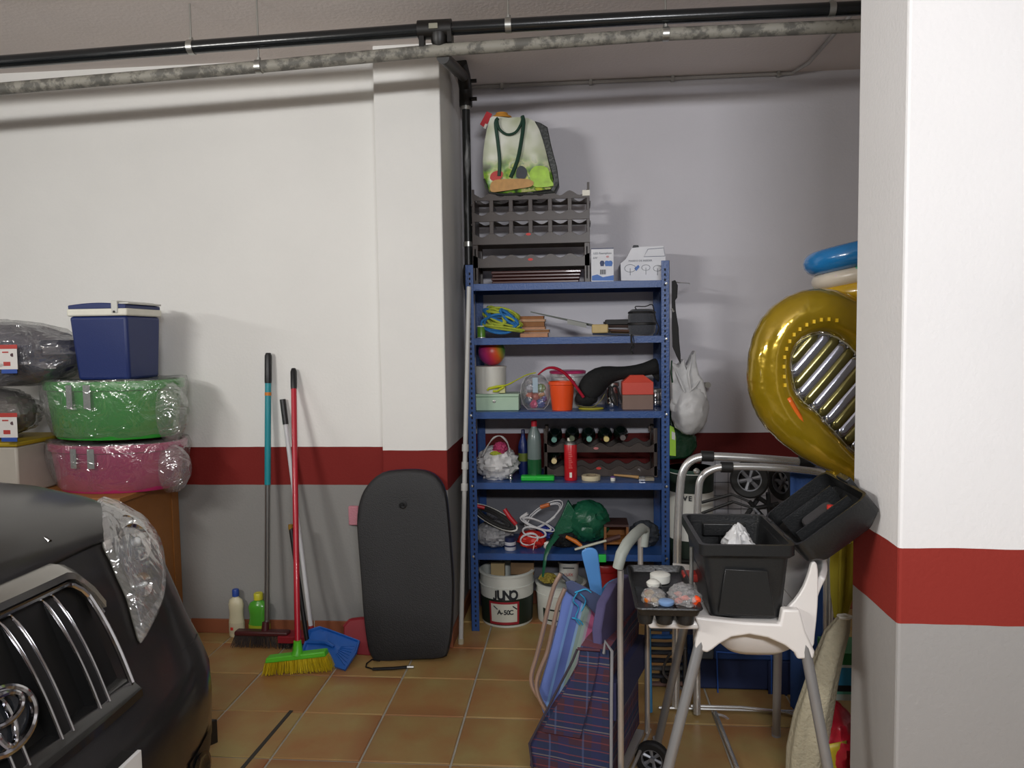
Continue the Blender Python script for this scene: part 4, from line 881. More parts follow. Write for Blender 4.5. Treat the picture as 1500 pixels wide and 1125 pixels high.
rad = lambda z: r0+(rt_*.985-r0)*(z/(h_*.72))+.0012
arcpatch(c, rad, h_*.1, h_*.42, -.8, .8, dg, 'green_label', t)
arcpatch(c, rad, h_*.14, h_*.38, -.6, .3, MC['label_cream'], 'cream_panel', t, off=.001)
t, c2, r_, hh_ = bucket('small_pot', 'small white paint pot with red lettering standing on the right paint bucket', 818, 848, 823, 842, 3.93, h_+.004, whitep, .9, cat='pot')
text('lettering', 'LUIX', .022, (c2.x, c2.y-r_-.002, c2.z+hh_*.4), redlog, t); obj('label_stroke', MB().box(c2.x-.03, c2.x+.03, c2.y-r_-.002, c2.y-r_, c2.z+hh_*.75, c2.z+hh_*.8), ink, t)
o = obj('rag', blob((X(803, 838, 3.86), 3.87, h_+.03), (.045, .03, .028), 51, .2), mat('ochre_rag', '#9a8a3a', .8, var=.5, vs=30)); tag(o, 'yellow and green rag bunched on the right paint bucket rim', 'cloth')
t, c, r_, h_ = bucket('red_bucket', 'dark red bucket behind the light blue paddle under the shelf', 868, 908, 826, 900, 3.86, .001, mat('deep_red_plastic', '#8e1a1c', .4), .8)

# ------------------------------------------------------------------ left: cabinet with tubs
wood = mat('orange_pine', '#94602c', .55, var=.2, vs=6, bump=.1, bs=40)
xw = -2.05; ctop = .82
t = thing('wooden_cabinet', 'orange pine cabinet behind the car carrying the wrapped tubs', 'cabinet', (-2.5, 3.38, 0))
obj('side_panel', MB().box(xw-.02, xw, 3.13, 3.62, 0, ctop-.025), wood, t, bevel=.002)
obj('side_panel', MB().box(-2.95, -2.93, 3.13, 3.62, 0, ctop-.025), wood, t, bevel=.002)
obj('corner_trim', MB().box(xw-.001, xw+.006, 3.13, 3.17, 0, ctop-.025), wood, t, bevel=.001); obj('corner_trim', MB().box(xw-.001, xw+.006, 3.56, 3.62, 0, ctop-.025), wood, t, bevel=.001)
obj('top_board', MB().box(-2.97, xw+.02, 3.11, 3.63, ctop-.025, ctop), wood, t, bevel=.003)
for i in range(2):
    d_ = obj('door', MB().box(-2.928+i*.43, -2.502+i*.43, 3.125, 3.145, .05, ctop-.03), wood, t, bevel=.003)
    obj('knob', MB().lathe([(0, 0), (.012, .0), (.015, -.015), (0, -.02)], (-2.53+i*.06, 3.125, .5), 12, Matrix.Rotation(-PI/2, 4, 'X')), steel, d_)
film1 = film('clear_wrap', amount=.15, rough=.12, bs=9, milk=.07)
def tub(name, u0, u1, vt, vb, z0, col, label, Y=3.15, mname=''):
    xa, xb = X(u0, vt, Y), X(u1, vt, Y+.12); cx = (xa+xb)/2; zt_ = Zp((u0+u1)/2, vt, Y); rx = (xb-xa)/2; ry_ = .215; c = V(cx, 3.38, z0); h_ = zt_-z0
    t = thing(name, label, 'tub', c)
    mt = mat(mname, col, .35, var=.08)
    obj('body', MB().lathe([(0, .004), (rx*.84, .0), (rx*.88, .02), (rx*.96, h_*.9), (rx*.93, h_*.9), (rx*.85, .02), (0, .012)], c, 44, sy=ry_/rx, cap=False), mt, t)
    obj('rim', MB().lathe([(rx*.955, h_*.83), (rx, h_*.85), (rx*1.01, h_*.97), (rx*.99, h_), (rx*.93, h_)], c, 44, sy=ry_/rx, cap=False), mt, t)
    obj('fill', MB().lathe([(0, h_*.80), (rx*.9, h_*.82)], c, 30, sy=ry_/rx*.97, cap=False), mat(mname+'_fill', '#5f7a5c' if 'green' in mname else '#7c3350', .6, var=.5, vs=20, bump=.5, bs=20), t)
    for du in (-.25, .02):
        obj('handle_slot', MB().grid(lambda i, j: c+V(rx*1.012*math.sin(du-.05+.1*i)*1, -ry_*1.02*math.cos(du-.05+.1*i), h_*(.55+.4*j)), 4, 2), mat('grey_strip', '#8f9490', .4), t)
    # wrap
    wr = []; 
    for k, (s_, zz) in enumerate(((.80, -.0), (.9, .02), (.98, h_*.35), (1.03, h_*.65), (1.055, h_*.92), (1.02, h_*1.03), (.7, h_*1.02), (.25, h_*1.0))):
        wr.append([c+V(rx*s_*math.cos(a_)*(1+.035*noise.noise(V(a_*3, k*.9, z0))), ry_*(s_+.02)*math.sin(a_)*(1+.05*noise.noise(V(a_*3.3, k, 7+z0))), max(.001, zz+.012*noise.noise(V(a_*2, k*1.3, 3)))) for a_ in [2*PI*i/56 for i in range(56)]])
    obj('plastic_wrap', MB().loft(wr, False), film1, t)
    k0 = c+V(rx*.98, -.06, h_*.35)
    sh_ = [[k0+V(dx, .11*math.sin(a_)*w2*.6, h_*.48*w2*math.cos(a_)*(1+.25*noise.noise(V(a_*2, dx*20, z0)))+h_*.1) for a_ in [2*PI*i/20 for i in range(20)]] for dx, w2 in ((-.05, 1.0), (.0, 1.05), (.035, .85), (.06, .5), (.07, .15))]
    obj('wrap_end', MB().loft(sh_, False), film1, t)
    return t, c, rx, h_
zp = ctop+.001
t, c, rx, hp_ = tub('pink_tub', 28, 250, 655, 735, zp, '#aa2a60', 'pink oval tub wrapped in clear plastic on the cabinet, under the green tub', mname='pink_tub_plastic')
zg = c.z+hp_*1.03+.016
t, c, rx, hg_ = tub('green_tub', 20, 246, 560, 650, zg, '#2c9330', 'green oval tub wrapped in clear plastic on top of the pink tub', mname='green_tub_plastic')
# cooler
zc_ = c.z+hg_*1.02
t = thing('cooler_box', 'dark blue cool box with white lid rim and handle on top of the green tub', 'cooler', (-2.15, 3.33, zc_))
bc = mat('navy_cooler_plastic', '#182a62', .45, var=.05, bump=.1, bs=300)
zt_ = Zp(140, 463, 3.2); xa, xb = -2.29, -2.015
q = MB(); tb = .018
q.loft([[V(xa+tb, 3.2+tb, zc_), V(xb-tb*.5, 3.2+tb, zc_), V(xb-tb*.5, 3.46, zc_), V(xa+tb, 3.46, zc_)], [V(xa, 3.2, zt_), V(xb, 3.2, zt_), V(xb, 3.475, zt_), V(xa, 3.475, zt_)]])
obj('body', q, bc, t, bevel=.014, seg=3)
obj('rim', MB().box(xa-.006, xb+.006, 3.194, 3.481, zt_, zt_+.034), mat('ivory_plastic', '#e4e2d4', .4), t, bevel=.008, seg=3)
zr_ = zt_+.034; lq = MB(); n_ = 12
obj('lid', MB().loft([[V(xa+.0+(xb-xa)*i/n_, y, zr_-.002) for i in range(n_+1)]+[V(xb-(xb-xa)*i/n_, y, zr_+.016+.010*math.sin(PI*i/n_)) for i in range(n_+1)] for y in (3.197, 3.478)]), bc, t, bevel=.004)
hb = obj('handle', MB().box(xb-.065, xb-.035, 3.19, 3.2, zt_+.012, zr_+.03).box(xb-.065, xb-.035, 3.475, 3.485, zt_+.012, zr_+.03).box(xb-.065, xb-.035, 3.19, 3.485, zr_+.024, zr_+.034).box(xb-.035, xb+.012, 3.2, 3.47, zr_+.018, zr_+.027), mat('grey_ivory_plastic', '#cfcfc8', .4), t, bevel=.003)
obj('pivot', MB().tube([V(xb-.05, 3.186, zt_+.018), V(xb-.05, 3.192, zt_+.018)], .005, 10), darkrubber, hb)
# wrapped dark packages at the far left
def pack(u0, u1, v0, v1, z0, col, label, cardc, Y=3.12, shape_h=None):
    xa, xb = X(u0, v1, Y), X(u1, v1, Y+.1); zt_ = Zp(30, v0, Y); c = V((xa+xb)/2, Y+.17, z0)
    t = thing('wrapped_package', label, 'package', c, 'wrapped packages left of the tubs')
    obj('content', blob(c+V(0, 0, (zt_-z0)/2), ((xb-xa)/2*1.05, .16, (zt_-z0)/2*1.05), u0+v0, .06, 2, flatz=z0, shape=lambda q: min(1.15, (1-abs(q)**6)**.5+.25)), mat('pack_'+cardc, col, .5, var=.6, vs=10, bump=.4, bs=15), t)
    obj('plastic_wrap', blob(c+V(0, -.01, (zt_-z0)/2), ((xb-xa)/2*1.12, .18, (zt_-z0)/2*1.14), u0+v0+3, .07, 3, flatz=z0, shape=lambda q: min(1.15, (1-abs(q)**6)**.5+.25)), film1, t)
    vl = v0+33; Yl = Y-.035; q, _ = fbox(-4, vl, 25, vl+36, Yl, .002); cdp = obj('label_card', q, mat('label_white', '#dcd8d4', .45), t)
    obj('red_header', fbox(-4, vl, 25, vl+6, Yl-.0012, .001)[0], mat('label_head_red', '#b4403a', .5), cdp)
    obj('blue_footer', fbox(2, vl+36, 25, vl+42, Yl, .002)[0], mat('label_blue', '#2f4f9c', .5), cdp)
    obj('printed_dot', MB().tube([PY(18, vl+15, Yl-.002), PY(18, vl+15, Yl-.0005)], .008, 12), mat('label_dark', '#4c2a30', .5), cdp)
    obj('print_lines', fbox(3, vl+10, 12, vl+12, Yl-.0012, .001)[0].box(*[f for f in fbox(5, vl+25, 15, vl+31, Yl-.0012, .001)[1][:2]], Yl-.0012, Yl-.0002, *fbox(5, vl+25, 15, vl+31, Yl-.0012, .001)[1][2:]), MC['label_head_red'], cdp)
    return zt_
xs_ = thing('stacked_crate', 'pale crate at the far left carrying the dark wrapped packages', 'crate', (-2.75, 3.3, ctop))
z_ = Zp(10, 650, 3.1)
crp = mat('pale_crate', '#b4ada2', .5)
obj('crate_body', MB().box(-3.0, -2.53, 3.14, 3.5, ctop+.001, z_-.02), crp, xs_, bevel=.01); obj('crate_lid', MB().box(-3.01, -2.52, 3.13, 3.51, z_-.02, z_), mat('yellow_lid', '#a88d1e', .5), xs_, bevel=.006)
zt1 = pack(-120, 20, 572, 645, z_+.001, '#6d6560', 'grey wrapped package with a white label card, lower of the two at the far left', 'grey')
zt2 = pack(-120, 86, 472, 560, zt1+.012, '#2c2e44', 'dark blue wrapped package with label card, upper of the two beside the cool box', 'navy')

# ------------------------------------------------------------------ cleaning corner
alum = mat('brushed_tube', '#9a9a98', .3, .85); redb = mat('red_handle', '#b4182c', .35, coat=.2); blkp = mat('black_plastic', '#17181a', .4)
t = thing('dark_broom', 'broom with teal and steel handle and brown bristles leaning on the wall', 'broom', PZ(390, 945, 0))
A = PY(393, 517, 3.61); B = PY(391, 922, 3.50); at = lambda k: A+(B-A)*k
obj('handle', MB().tube([at(.08), at(.478)], .0155, 12), mat('teal_handle', '#1f8e9a', .35, coat=.3), t)
obj('lower_tube', MB().tube([at(.478), at(1)], .0125, 12), alum, t)
obj('grip', MB().tube([at(0), at(.01), at(.1), at(.11)], [.012, .0175, .0175, .0165], 12), blkp, t)
obj('ring', MB().tube([at(.143), at(.155)], .0163, 12), mat('orange_ring', '#c87a24', .5), t)
bl = PY(345, 926, 3.47); br = PY(423, 926, 3.47); zh = PY(385, 926, 3.48).z
hd = obj('head', MB().box(bl.x, br.x, 3.45, 3.50, zh-.012, zh+.012), mat('maroon_head', '#4a1c1e', .4), t, bevel=.008)
obj('socket', MB().tube([V(B.x, 3.48, zh), V(B.x, 3.488, zh+.05)], [.02, .016], 12), mat('maroon_head', ''), hd)
def bristles(x0, x1, y0, y1, zt_, zb, flare, mt, par, n=46, m=4, r=.0018, dx=0):
    q = MB(); random.seed(int(x0*100))
    for i in range(n):
        for j in range(m):
            k = i/(n-1); l = j/max(1, m-1); x = x0+(x1-x0)*k; y = y0+(y1-y0)*l
            q.tube([V(x, y, zt_), V(x+(k-.5)*flare+dx+random.uniform(-.004, .004), y+(l-.5)*.02+random.uniform(-.004, .004), zb+random.uniform(0, .006))], [r, r*.8], 3, caps=False)
    return tag(obj('bristles', q, mt, par, smooth=False), kind='stuff')
bristles(bl.x+.004, br.x-.004, 3.455, 3.495, zh-.01, .002, .04, mat('dark_bristles', '#3b322e', .9), t, 50, 5)
# red broom with lime head
t = thing('red_broom', 'broom with a long red handle, lime head and yellow bristles nearest the camera', 'broom', PZ(435, 985, 0))
zh = .115; A = PY(430, 540, 3.62); B = PY(436, 948, 3.20)
at = lambda k: A+(B-A)*k
obj('handle', MB().tube([at(.05), at(1)], .0135, 12), redb, t)
obj('grip', MB().tube([at(0), at(.012), at(.07), at(.08)], [.011, .0155, .0155, .0145], 12), blkp, t)
L_ = PY(390, 966, 3.16); Rr = PY(479, 956, 3.22); zc2 = (L_.z+Rr.z)/2
limeh = mat('lime_head', '#5cc82c', .4)
hd = obj('head', MB().prism([L_+V(0, -.02, -.012), Rr+V(0, -.02, -.012), Rr+V(0, .03, -.012), L_+V(0, .03, -.012)], [L_+V(.005, -.018, .012), Rr+V(-.005, -.018, .012), Rr+V(-.005, .028, .012), L_+V(.005, .028, .012)]), limeh, t, bevel=.005)
obj('socket', MB().tube([B+V(0, 0, .03), B+V(0, -.0, -.01), (L_+Rr)/2], [.017, .022, .028], 12), limeh, hd)
q = MB(); random.seed(2)
for i in range(70):
    for j in range(5):
        k = i/69; a_ = L_+(Rr-L_)*k+V(0, -.015+.01*j, -.01); e_ = PZ(384+101*k, 991-7*k, 0.002); e_ = V(e_.x+random.uniform(-.004, .004), e_.y+.012*j+random.uniform(-.006, .006), .002+random.uniform(0, .006))
        q.tube([a_, (a_+e_)/2+V(random.uniform(-.003, .003), 0, 0), e_], [.002, .002, .0016], 3, caps=False)
tag(obj('bristles', q, mat('yellow_bristles', '#d8c01c', .7, var=.2, vs=60), t, smooth=False), kind='stuff')
# white pole with red foot
t = thing('white_mop_pole', 'thin white pole with black grip leaning between the two brooms', 'mop', PZ(455, 930, 0))
A = PY(414, 585, 3.62); B = PY(456, 922, 3.50); at = lambda k: A+(B-A)*k
obj('pole', MB().tube([at(.05), at(1)], .011, 12), mat('white_pole', '#cfcfd2', .4), t)
obj('grip', MB().tube([at(0), at(.11)], .0145, 12), blkp, t)
bz = B.z
redf = mat('wine_red_plastic', '#8a1422', .6)
obj('foot', MB().tube([B+V(0, 0, .02), B+V(0, 0, -.02)], [.013, .018], 12).box(B.x-.15, B.x+.1, 3.44, 3.53, max(.004, B.z-.05), B.z-.015), redf, t, bevel=.004)
bristles(B.x-.14, B.x+.08, 3.45, 3.52, max(.01, B.z-.04), .002, .01, mat('black_bristles', '#141416', .9), t, 40, 4)
# black stick dustpan handle + blue dustpan
t = thing('blue_dustpan', 'bright blue dustpan with a long black handle in front of the red one', 'dustpan', PZ(490, 975, 0))
A = PY(426, 772, 3.46); B = PY(450, 940, 3.37)
obj('handle', MB().tube([A, B], .011, 12), blkp, t); obj('grip_tip', MB().tube([A+V(0, 0, .012), A-V(0, 0, .012)], .0125, 10), mat('amber_tip', '#8a6a20', .5), t)
bp_ = mat('blue_dustpan', '#1f5fb4', .35, coat=.2)
P4 = [PY(440, 958, 3.32), PY(452, 922, 3.40), PY(468, 917, 3.43), PY(484, 922, 3.42), PY(527, 938, 3.38), PY(522, 955, 3.31), PY(505, 981, 3.22), PY(484, 974, 3.27)]
P4 = [V(p.x, p.y, max(p.z, .004)) for p in P4]; cen = sum(P4, V(0, 0, 0))/8
nrm = (P4[4]-P4[0]).cross(P4[2]-P4[6]).normalized(); nrm = nrm if nrm.y < 0 else -nrm
rings = [[p-nrm*.012 for p in P4], [p for p in P4], [cen+(p-cen)*.94 for p in P4], [cen+(p-cen)*.9-nrm*.010 for p in P4], [cen+(p-cen)*.3-nrm*.012 for p in P4]]
obj('pan', MB().loft(rings), bp_, t)
q = MB()
for k in range(7):
    a_ = P4[6]+(P4[4]-P4[6])*(.1+.12*k); b_ = cen+(a_-cen)*.35; q.tube([cen+(a_-cen)*.88-nrm*.006, b_-nrm*.008], .0022, 5)
tag(obj('ribs', q, bp_, t), kind='stuff')
obj('spine', MB().tube([B, cen+(P4[1]-cen)*.2-nrm*.002, cen+(P4[5]-cen)*.1-nrm*.004], [.013, .012, .007], 8), bp_, t)
t = thing('red_dustpan', 'dark red dustpan leaning on the skirting left of the black bodyboard', 'dustpan', PZ(525, 960, 0))
pr = [(503, 918), (512, 908), (528, 906), (545, 907), (556, 912), (558, 958), (540, 961), (512, 958), (503, 950)]
obj('pan', pxpoly(pr, 3.40, .03, lean=lambda z: z*.6), redf, t, bevel=.006)
obj('rim', MB().tube([PY(u, v, 3.395+PY(u, v, 3.4).z*.6) for u, v in pr[:5]], .006, 8), redf, t)
# bottles
def detbottle(name, label, u0, u1, vt, vb, Y, body, cap, lab, sy=.65, prof=None):
    b_ = PZ((u0+u1)/2, vb, 0); Y = b_.y; rx = (X(u1, vb-20, Y)-X(u0, vb-20, Y))/2; h_ = Zp((u0+u1)/2, vt, Y); c = V(b_.x, min(Y+.02, YW-rx*sy-.014), .001)
    t = thing(name, label, 'bottle', c); P = prof or [(.92, 0), (1, .03), (1, .3), (.88, .45), (.9, .55), (.98, .68), (.8, .78), (.4, .83), (.36, .86)]
    obj('body', MB().lathe([(0, 0)]+[(rx*a_, h_*b__) for a_, b__ in P], c, 26, sy=sy), body, t)
    obj('cap', MB().lathe([(rx*.42, h_*.855), (rx*.42, h_*.98), (rx*.36, h_), (0, h_)], c, 16), cap, t)
    obj('label_wrap', MB().lathe([(rx*1.012, h_*.08), (rx*1.012, h_*.3)], c, 26, sy=sy, cap=False), lab, t); return t, c, h_, rx
t, c, h_, rx = detbottle('bleach_bottle', 'cream plastic cleaner bottle with a blue cap standing by the skirting', 345, 367, 857, 924, 3.6, mat('cream_bottle', '#cfc8a8', .4), mat('blue_cap', '#2a4a9c', .4), mat('cream_label', '#c4bb9e', .5))
obj('red_mark', MB().box(c.x-.022, c.x-.008, c.y-rx*.66-.001, c.y-rx*.6, h_*.16, h_*.22), redlog, t)
detbottle('green_cleaner', 'translucent green cleaner bottle with yellow cap behind the dark broom', 375, 405, 861, 924, 3.6, mat('green_bottle', '#4fa032', .25, coat=.3), mat('yellow_cap', '#c8c434', .4), mat('yellow_label', '#a4b028', .5), .6)
# pink paper on wall
t = obj('pink_sponge', MB().box(X(509, 755, 3.6), X(524, 755, 3.6), 3.612, 3.637, Zp(515, 770, 3.61), Zp(515, 742, 3.61)), mat('pink_foam', '#c2838e', .8, bump=.4), None, bevel=.006)
tag(t, 'small pink sponge stuck to the grey wall left of the bodyboard', 'sponge')
# bodyboard
t = thing('bodyboard', 'black foam bodyboard with rounded nose leaning upright on the pilaster', 'bodyboard', PZ(600, 968, 0))
op = smoothpoly([(590, 689), (620, 690), (640, 700), (652, 722), (657, 760), (661, 810), (664, 860), (662, 920), (657, 952), (648, 965), (600, 968), (556, 971), (545, 966), (538, 948), (532, 905), (528, 850), (524, 800), (522, 765), (526, 735), (537, 712), (558, 694)], 3)
ybot, ytop = 3.335, 3.462; ztp = PY(600, 690, 3.46).z
lean = lambda z: max(0, min(1, z/ztp))*(ytop-ybot)
def brd(s_, dy, Y0=ybot):
    out = []; cu, cv = 592, 835
    for u, v in op:
        uu, vv = cu+(u-cu)*s_, cv+(v-cv)*(s_+1)/2 if s_ < 1 else v; p = PY(uu, vv, Y0)
        for _ in range(5): p = PY(uu, vv, Y0+lean(p.z))
        out.append(V(p.x, p.y+dy, max(p.z, .004)))
    return out
foam = mat('black_foam', '#1e1e20', .55, var=.15, vs=5, bump=.25, bs=220)
edge = mat('navy_foam', '#1c2c58', .55)
obj('deck', MB().loft([brd(.05, .004), brd(.5, .002), brd(.9, 0), brd(.97, .003), brd(1, .012), brd(1, .02)]), foam, t)
obj('bottom_skin', MB().loft([brd(1.0, .0205), brd(1.0, .036), brd(.97, .046)]), edge, t)
p = PY(590, 740, ybot+lean(PY(590, 740, 3.44).z)); M = Matrix.Rotation(PI/2, 4, 'X')
obj('leash_plug', MB().lathe([(.019, 0), (.019, .003), (.013, .004), (.012, .001), (.006, .001), (.005, .005), (0, .005)], p+V(0, .003, 0), 18, M), blkp, t)
t = thing('leash', 'black coiled bodyboard leash lying on the tiles below the board', 'leash', PZ(570, 977, 0))
obj('cord', MB().tube([PZ(u, v, z) for u, v, z in ((556, 968, .02), (545, 966, .008), (537, 972, .006), (536, 977, .006), (546, 980, .006))], .0035, 7), strapm, t)
obj('cuff', MB().tube([PZ(546, 980, .008), PZ(575, 979, .010), PZ(596, 977, .010)], .009, 8, flat=(1, .7)), strapm, t)
obj('buckle', MB().tube([PZ(596, 977, .008), PZ(606, 977, .007)], .007, 8), steel, t)
# white pole beside shelf
t = thing('white_pvc_pole', 'thin white plastic pole with two clips standing left of the blue shelving', 'pole', PZ(674, 943, 0))
A = PY(687, 420, 3.66); B = PZ(675, 943, 0); at = lambda k: A+(B-A)*k
wpv = mat('white_pvc', '#b9b9b6', .4)
obj('tube', MB().tube([at(0), at(1)], .0115, 12), wpv, t)
for k in (.44, .49, .55): obj('clip', MB().tube([at(k), at(k+.02)], .017, 10), wpv, t)
obj('foot', MB().tube([at(.985)+V(0, 0, 0), at(1)], .0145, 10), mat('yellowed_plastic', '#b5ae94', .5), t)

# ------------------------------------------------------------------ things hung at the right of the shelf
t = thing('black_bag_strap', 'black umbrella sleeve hanging from the right post of the shelving', 'umbrella', PY(987, 430, 3.72))
q = MB().loft([[PY(u, v, 3.70+dy) for u, v in [(984, 412), (989, 410), (993, 418), (992, 436), (989, 440), (990, 455), (994, 480), (995, 500), (997, 520), (997, 534), (991, 522), (985, 508), (984, 480), (984, 450)]] for dy in (0, .01, .03)])
obj('sleeve', q, strapm, t, bevel=.003)
obj('buckle', MB().tube([PY(984, 452, 3.695), PY(987, 457, 3.695)], .006, 8), steel, t)
obj('hook', MB().tube([PY(984, 412, 3.75), PY(995, 414, 3.74), PY(1010, 415, 3.9), PY(1010, 416, 4.0)], .0025, 6), steel, t)
t = thing('hanging_white_bag', 'bulging white plastic bag hanging from the right post of the shelving', 'bag', PY(1008, 636, 3.8))
Yh = 3.86
wb_ = mat('thin_white_bag', '')
cB = PY(1010, 598, Yh)
obj('bag_body', blob(cB, ((X(1037, 598, Yh)-X(981, 598, Yh))/2, .09, (Zp(1008, 560, Yh)-Zp(1008, 638, Yh))/2), 61, .06, 2.2), poly, t)
nk = [[PY(u, v, Yh)+V(0, dy*k, 0) for u, v in [(985, 530), (992, 535), (1000, 525), (1004, 537), (1012, 520), (1017, 512), (1018, 530), (1022, 548), (1028, 556), (1034, 580), (1028, 600), (1000, 600), (984, 590), (983, 560)]] for dy, k in ((-.05, 1), (-.02, 1), (.05, 1))]
obj('gathered_neck', MB().loft(nk), poly, t, bevel=.012)
for (a_, b_, c_) in (((985, 532), (995, 556), (1003, 575)), ((1014, 520), (1008, 548), (1012, 572)), ((1026, 556), (1018, 566), (1010, 574))):
    obj('fold', MB().tube([PY(a_[0], a_[1], Yh-.045), PY(b_[0], b_[1], Yh-.06), PY(c_[0], c_[1], Yh-.07)], [.004, .008, .004], 6), poly, t)
obj('hanging_loop', MB().tube([PY(984, 528, 3.76), PY(983, 545, 3.76), PY(985, 560, 3.80)], .004, 6), mat('green_string', '#234a34', .6), t)
o = obj('wall_bolt', MB().tube([PY(1030, 564, 4.137), PY(1037, 564, 3.98)], .016, 14), mat('dirty_white', '#a8a69c', .5)); tag(o, 'short cream plastic stub sticking out behind the hanging white bag', 'stub')
t = thing('green_print_bag', 'green and white printed plastic bag hanging below the white bag', 'bag', PY(1000, 672, 3.9))
obj('bag_body', pxpoly([(981, 600), (1002, 620), (1020, 640), (1022, 655), (1012, 668), (1004, 672), (980, 674)], 3.93, .06), mat('bottle_green_film', '#12331f', .25, bump=.5, bs=20), t, bevel=.01)
obj('printed_stripe', pxpoly([(979, 622), (987, 626), (990, 640), (990, 668), (979, 667)], 3.925, .004), mat('lime_print', '#9ccc3c', .4, var=.3), t)
obj('white_print', pxpoly([(984, 632), (989, 634), (989, 645), (984, 643)], 3.922, .004), whitep, t)
# bucket on a crate, half hidden by the tube frame
t = thing('dark_stool', 'dark plastic crate standing on the floor under the white bucket', 'crate', (.62, 3.93, 0))
zcr = Zp(1005, 822, 3.78); obj('crate_body', MB().box(.5, .76, 3.8, 4.06, 0.001, zcr-.012), mat('dark_crate', '#20221f', .6), t, bevel=.01); obj('crate_rim', MB().box(.49, .77, 3.79, 4.07, zcr-.012, zcr-.001), MC['dark_crate'], t, bevel=.004)
xa = X(983, 750, 3.78); rr = .118; c = V(xa+rr, 3.92, zcr)
t = thing('lettered_bucket', 'white bucket with dark green bands and black letters on the dark crate', 'bucket', c)
hb_ = Zp(1000, 690, 3.8)-zcr
obj('body', MB().lathe([(rr*.93, 0), (rr, hb_*.9), (rr, hb_)], c, 32), whitep, t)
obj('green_band', MB().lathe([(rr*.94, .0), (rr*.955, hb_*.2)], c+V(0, 0, 0), 32, cap=False), dg, t)
obj('green_band', MB().lathe([(rr*.995, hb_*.74), (rr*1.005, hb_*.95)], c, 32, cap=False), dg, t)
obj('lid', MB().lathe([(rr*1.03, hb_*.96), (rr*1.03, hb_*1.0), (0, hb_)], c, 32), mat('dark_green_lid', '#173a2c', .5), t)
for ch, u in zip('VE', (1004, 1011)):
    p = PY(u, 731, 3.8); a_ = math.asin(max(-.9, min(.9, (p.x-c.x)/rr))); text('lettering', ch, .035, V(c.x+math.sin(a_)*rr*1.02, c.y-math.cos(a_)*rr*1.02, p.z), ink, t, rot=(PI/2, 0, a_), bold=.001)
# gridded white board against the wall
t = thing('gridded_board', 'pale board with a faint grid leaning on the niche wall behind the tube frame', 'board', (1.0, 4.05, 0))
Yg = 4.02; q = MB(); xa, xb = X(1028, 720, Yg), X(1125, 720, Yg); zt_ = Zp(1060, 668, Yg)
obj('backing', MB().box(xa, xb, Yg+.006, Yg+.03, .002, zt_-.002), mat('board_grey', '#5f5f66', .5), t)
nx, nz_ = 5, 12; gw = (xb-xa)/nx; gh = zt_/nz_
pt = None
for i in range(nx):
    for j in range(nz_):
        if pt is None: pt = obj('square', MB().box(xa+.0012, xa+gw-.0012, Yg, Yg+.007, .0012+.002, gh-.0012), mat('board_white', '#a2a2a8', .45), t, bevel=.001)
        else: o = pt.copy(); COL.objects.link(o); o.parent = t; o.location = (i*gw, 0, j*gh)
# trolley with small wheels
t = thing('golf_trolley', 'folded black trolley with small spoked wheels behind the toolbox', 'trolley', (.9, 3.3, 0))
Yt = 3.5
tyre = mat('black_tyre', '#141414', .7); hubm = mat('grey_hub', '#8a8c92', .35, .4)
def wheel(c, r, w_, ax, nm='wheel', spokes=6, par=None):
    M = Vector((0, 0, 1)).rotation_difference(Vector(ax)).to_matrix().to_4x4()
    wv = obj(nm, MB().lathe([(r*.62, -w_/2), (r*.9, -w_/2), (r, -w_*.3), (r, w_*.3), (r*.9, w_/2), (r*.62, w_/2), (r*.6, 0), (r*.62, -w_/2)], c, 28, M, cap=False), tyre, par)
    q = MB().lathe([(r*.63, -w_*.42), (r*.56, -w_*.42), (r*.56, w_*.42), (r*.63, w_*.42)], c, 28, M, cap=False).lathe([(0, -w_*.5), (r*.14, -w_*.5), (r*.14, w_*.5), (0, w_*.5)], c, 12, M)
    for k in range(spokes):
        a_ = 2*PI*k/spokes; d1 = M @ V(math.cos(a_), math.sin(a_), 0); q.tube([Vector(c)+d1*r*.12, Vector(c)+d1*r*.6], [r*.09, r*.13], 6)
    obj('hub', q, hubm, wv)
    obj('hub_disc', MB().lathe([(0, 0), (r*.58, 0)], c, 20, M), darkrubber, wv)
    return wv
ax = V(-.25, -.95, .1).normalized()
wheel(PY(1098, 702, Yt), .088, .05, ax, par=t); wheel(PY(1148, 706, Yt+.1), .088, .05, V(-.85, -.5, 0).normalized(), par=t)
q = MB(); 
for a_, b_ in (((1098, 735), (1120, 760)), ((1110, 728), (1135, 745)), ((1090, 760), (1112, 728)), ((1125, 722), (1128, 765)), ((1130, 740), (1150, 765)), ((1105, 745), (1140, 738))): q.tube([PY(*a_, Yt), PY(*b_, Yt+.04)], .011, 8)
obj('folding_frame', q, MC['matt_black'], t)
obj('frame_legs', MB().tube([PY(1110, 750, Yt), V(PY(1100, 900, Yt).x, Yt, .0)], .012, 8).tube([PY(1130, 750, Yt+.04), V(PY(1140, 900, Yt).x, Yt+.1, .0)], .012, 8), MC['matt_black'], t)
obj('grey_bracket', MB().tube([PY(1104, 745, Yt-.02), PY(1112, 752, Yt-.02), PY(1104, 758, Yt-.02)], .008, 8), hubm, t)
obj('handle_rod', MB().tube([PY(1028, 736, 3.6), PY(1072, 724, 3.55)], .0075, 8), MC['matt_black'], t); obj('handle_rod', MB().tube([PY(1028, 752, 3.6), PY(1074, 735, 3.55)], .0075, 8), MC['matt_black'], t)
obj('rod_link', MB().tube([PY(1072, 724, 3.55), PY(1098, 735, 3.5)], .006, 8).tube([PY(1074, 735, 3.55), PY(1105, 745, 3.5)], .006, 8), MC['matt_black'], t)
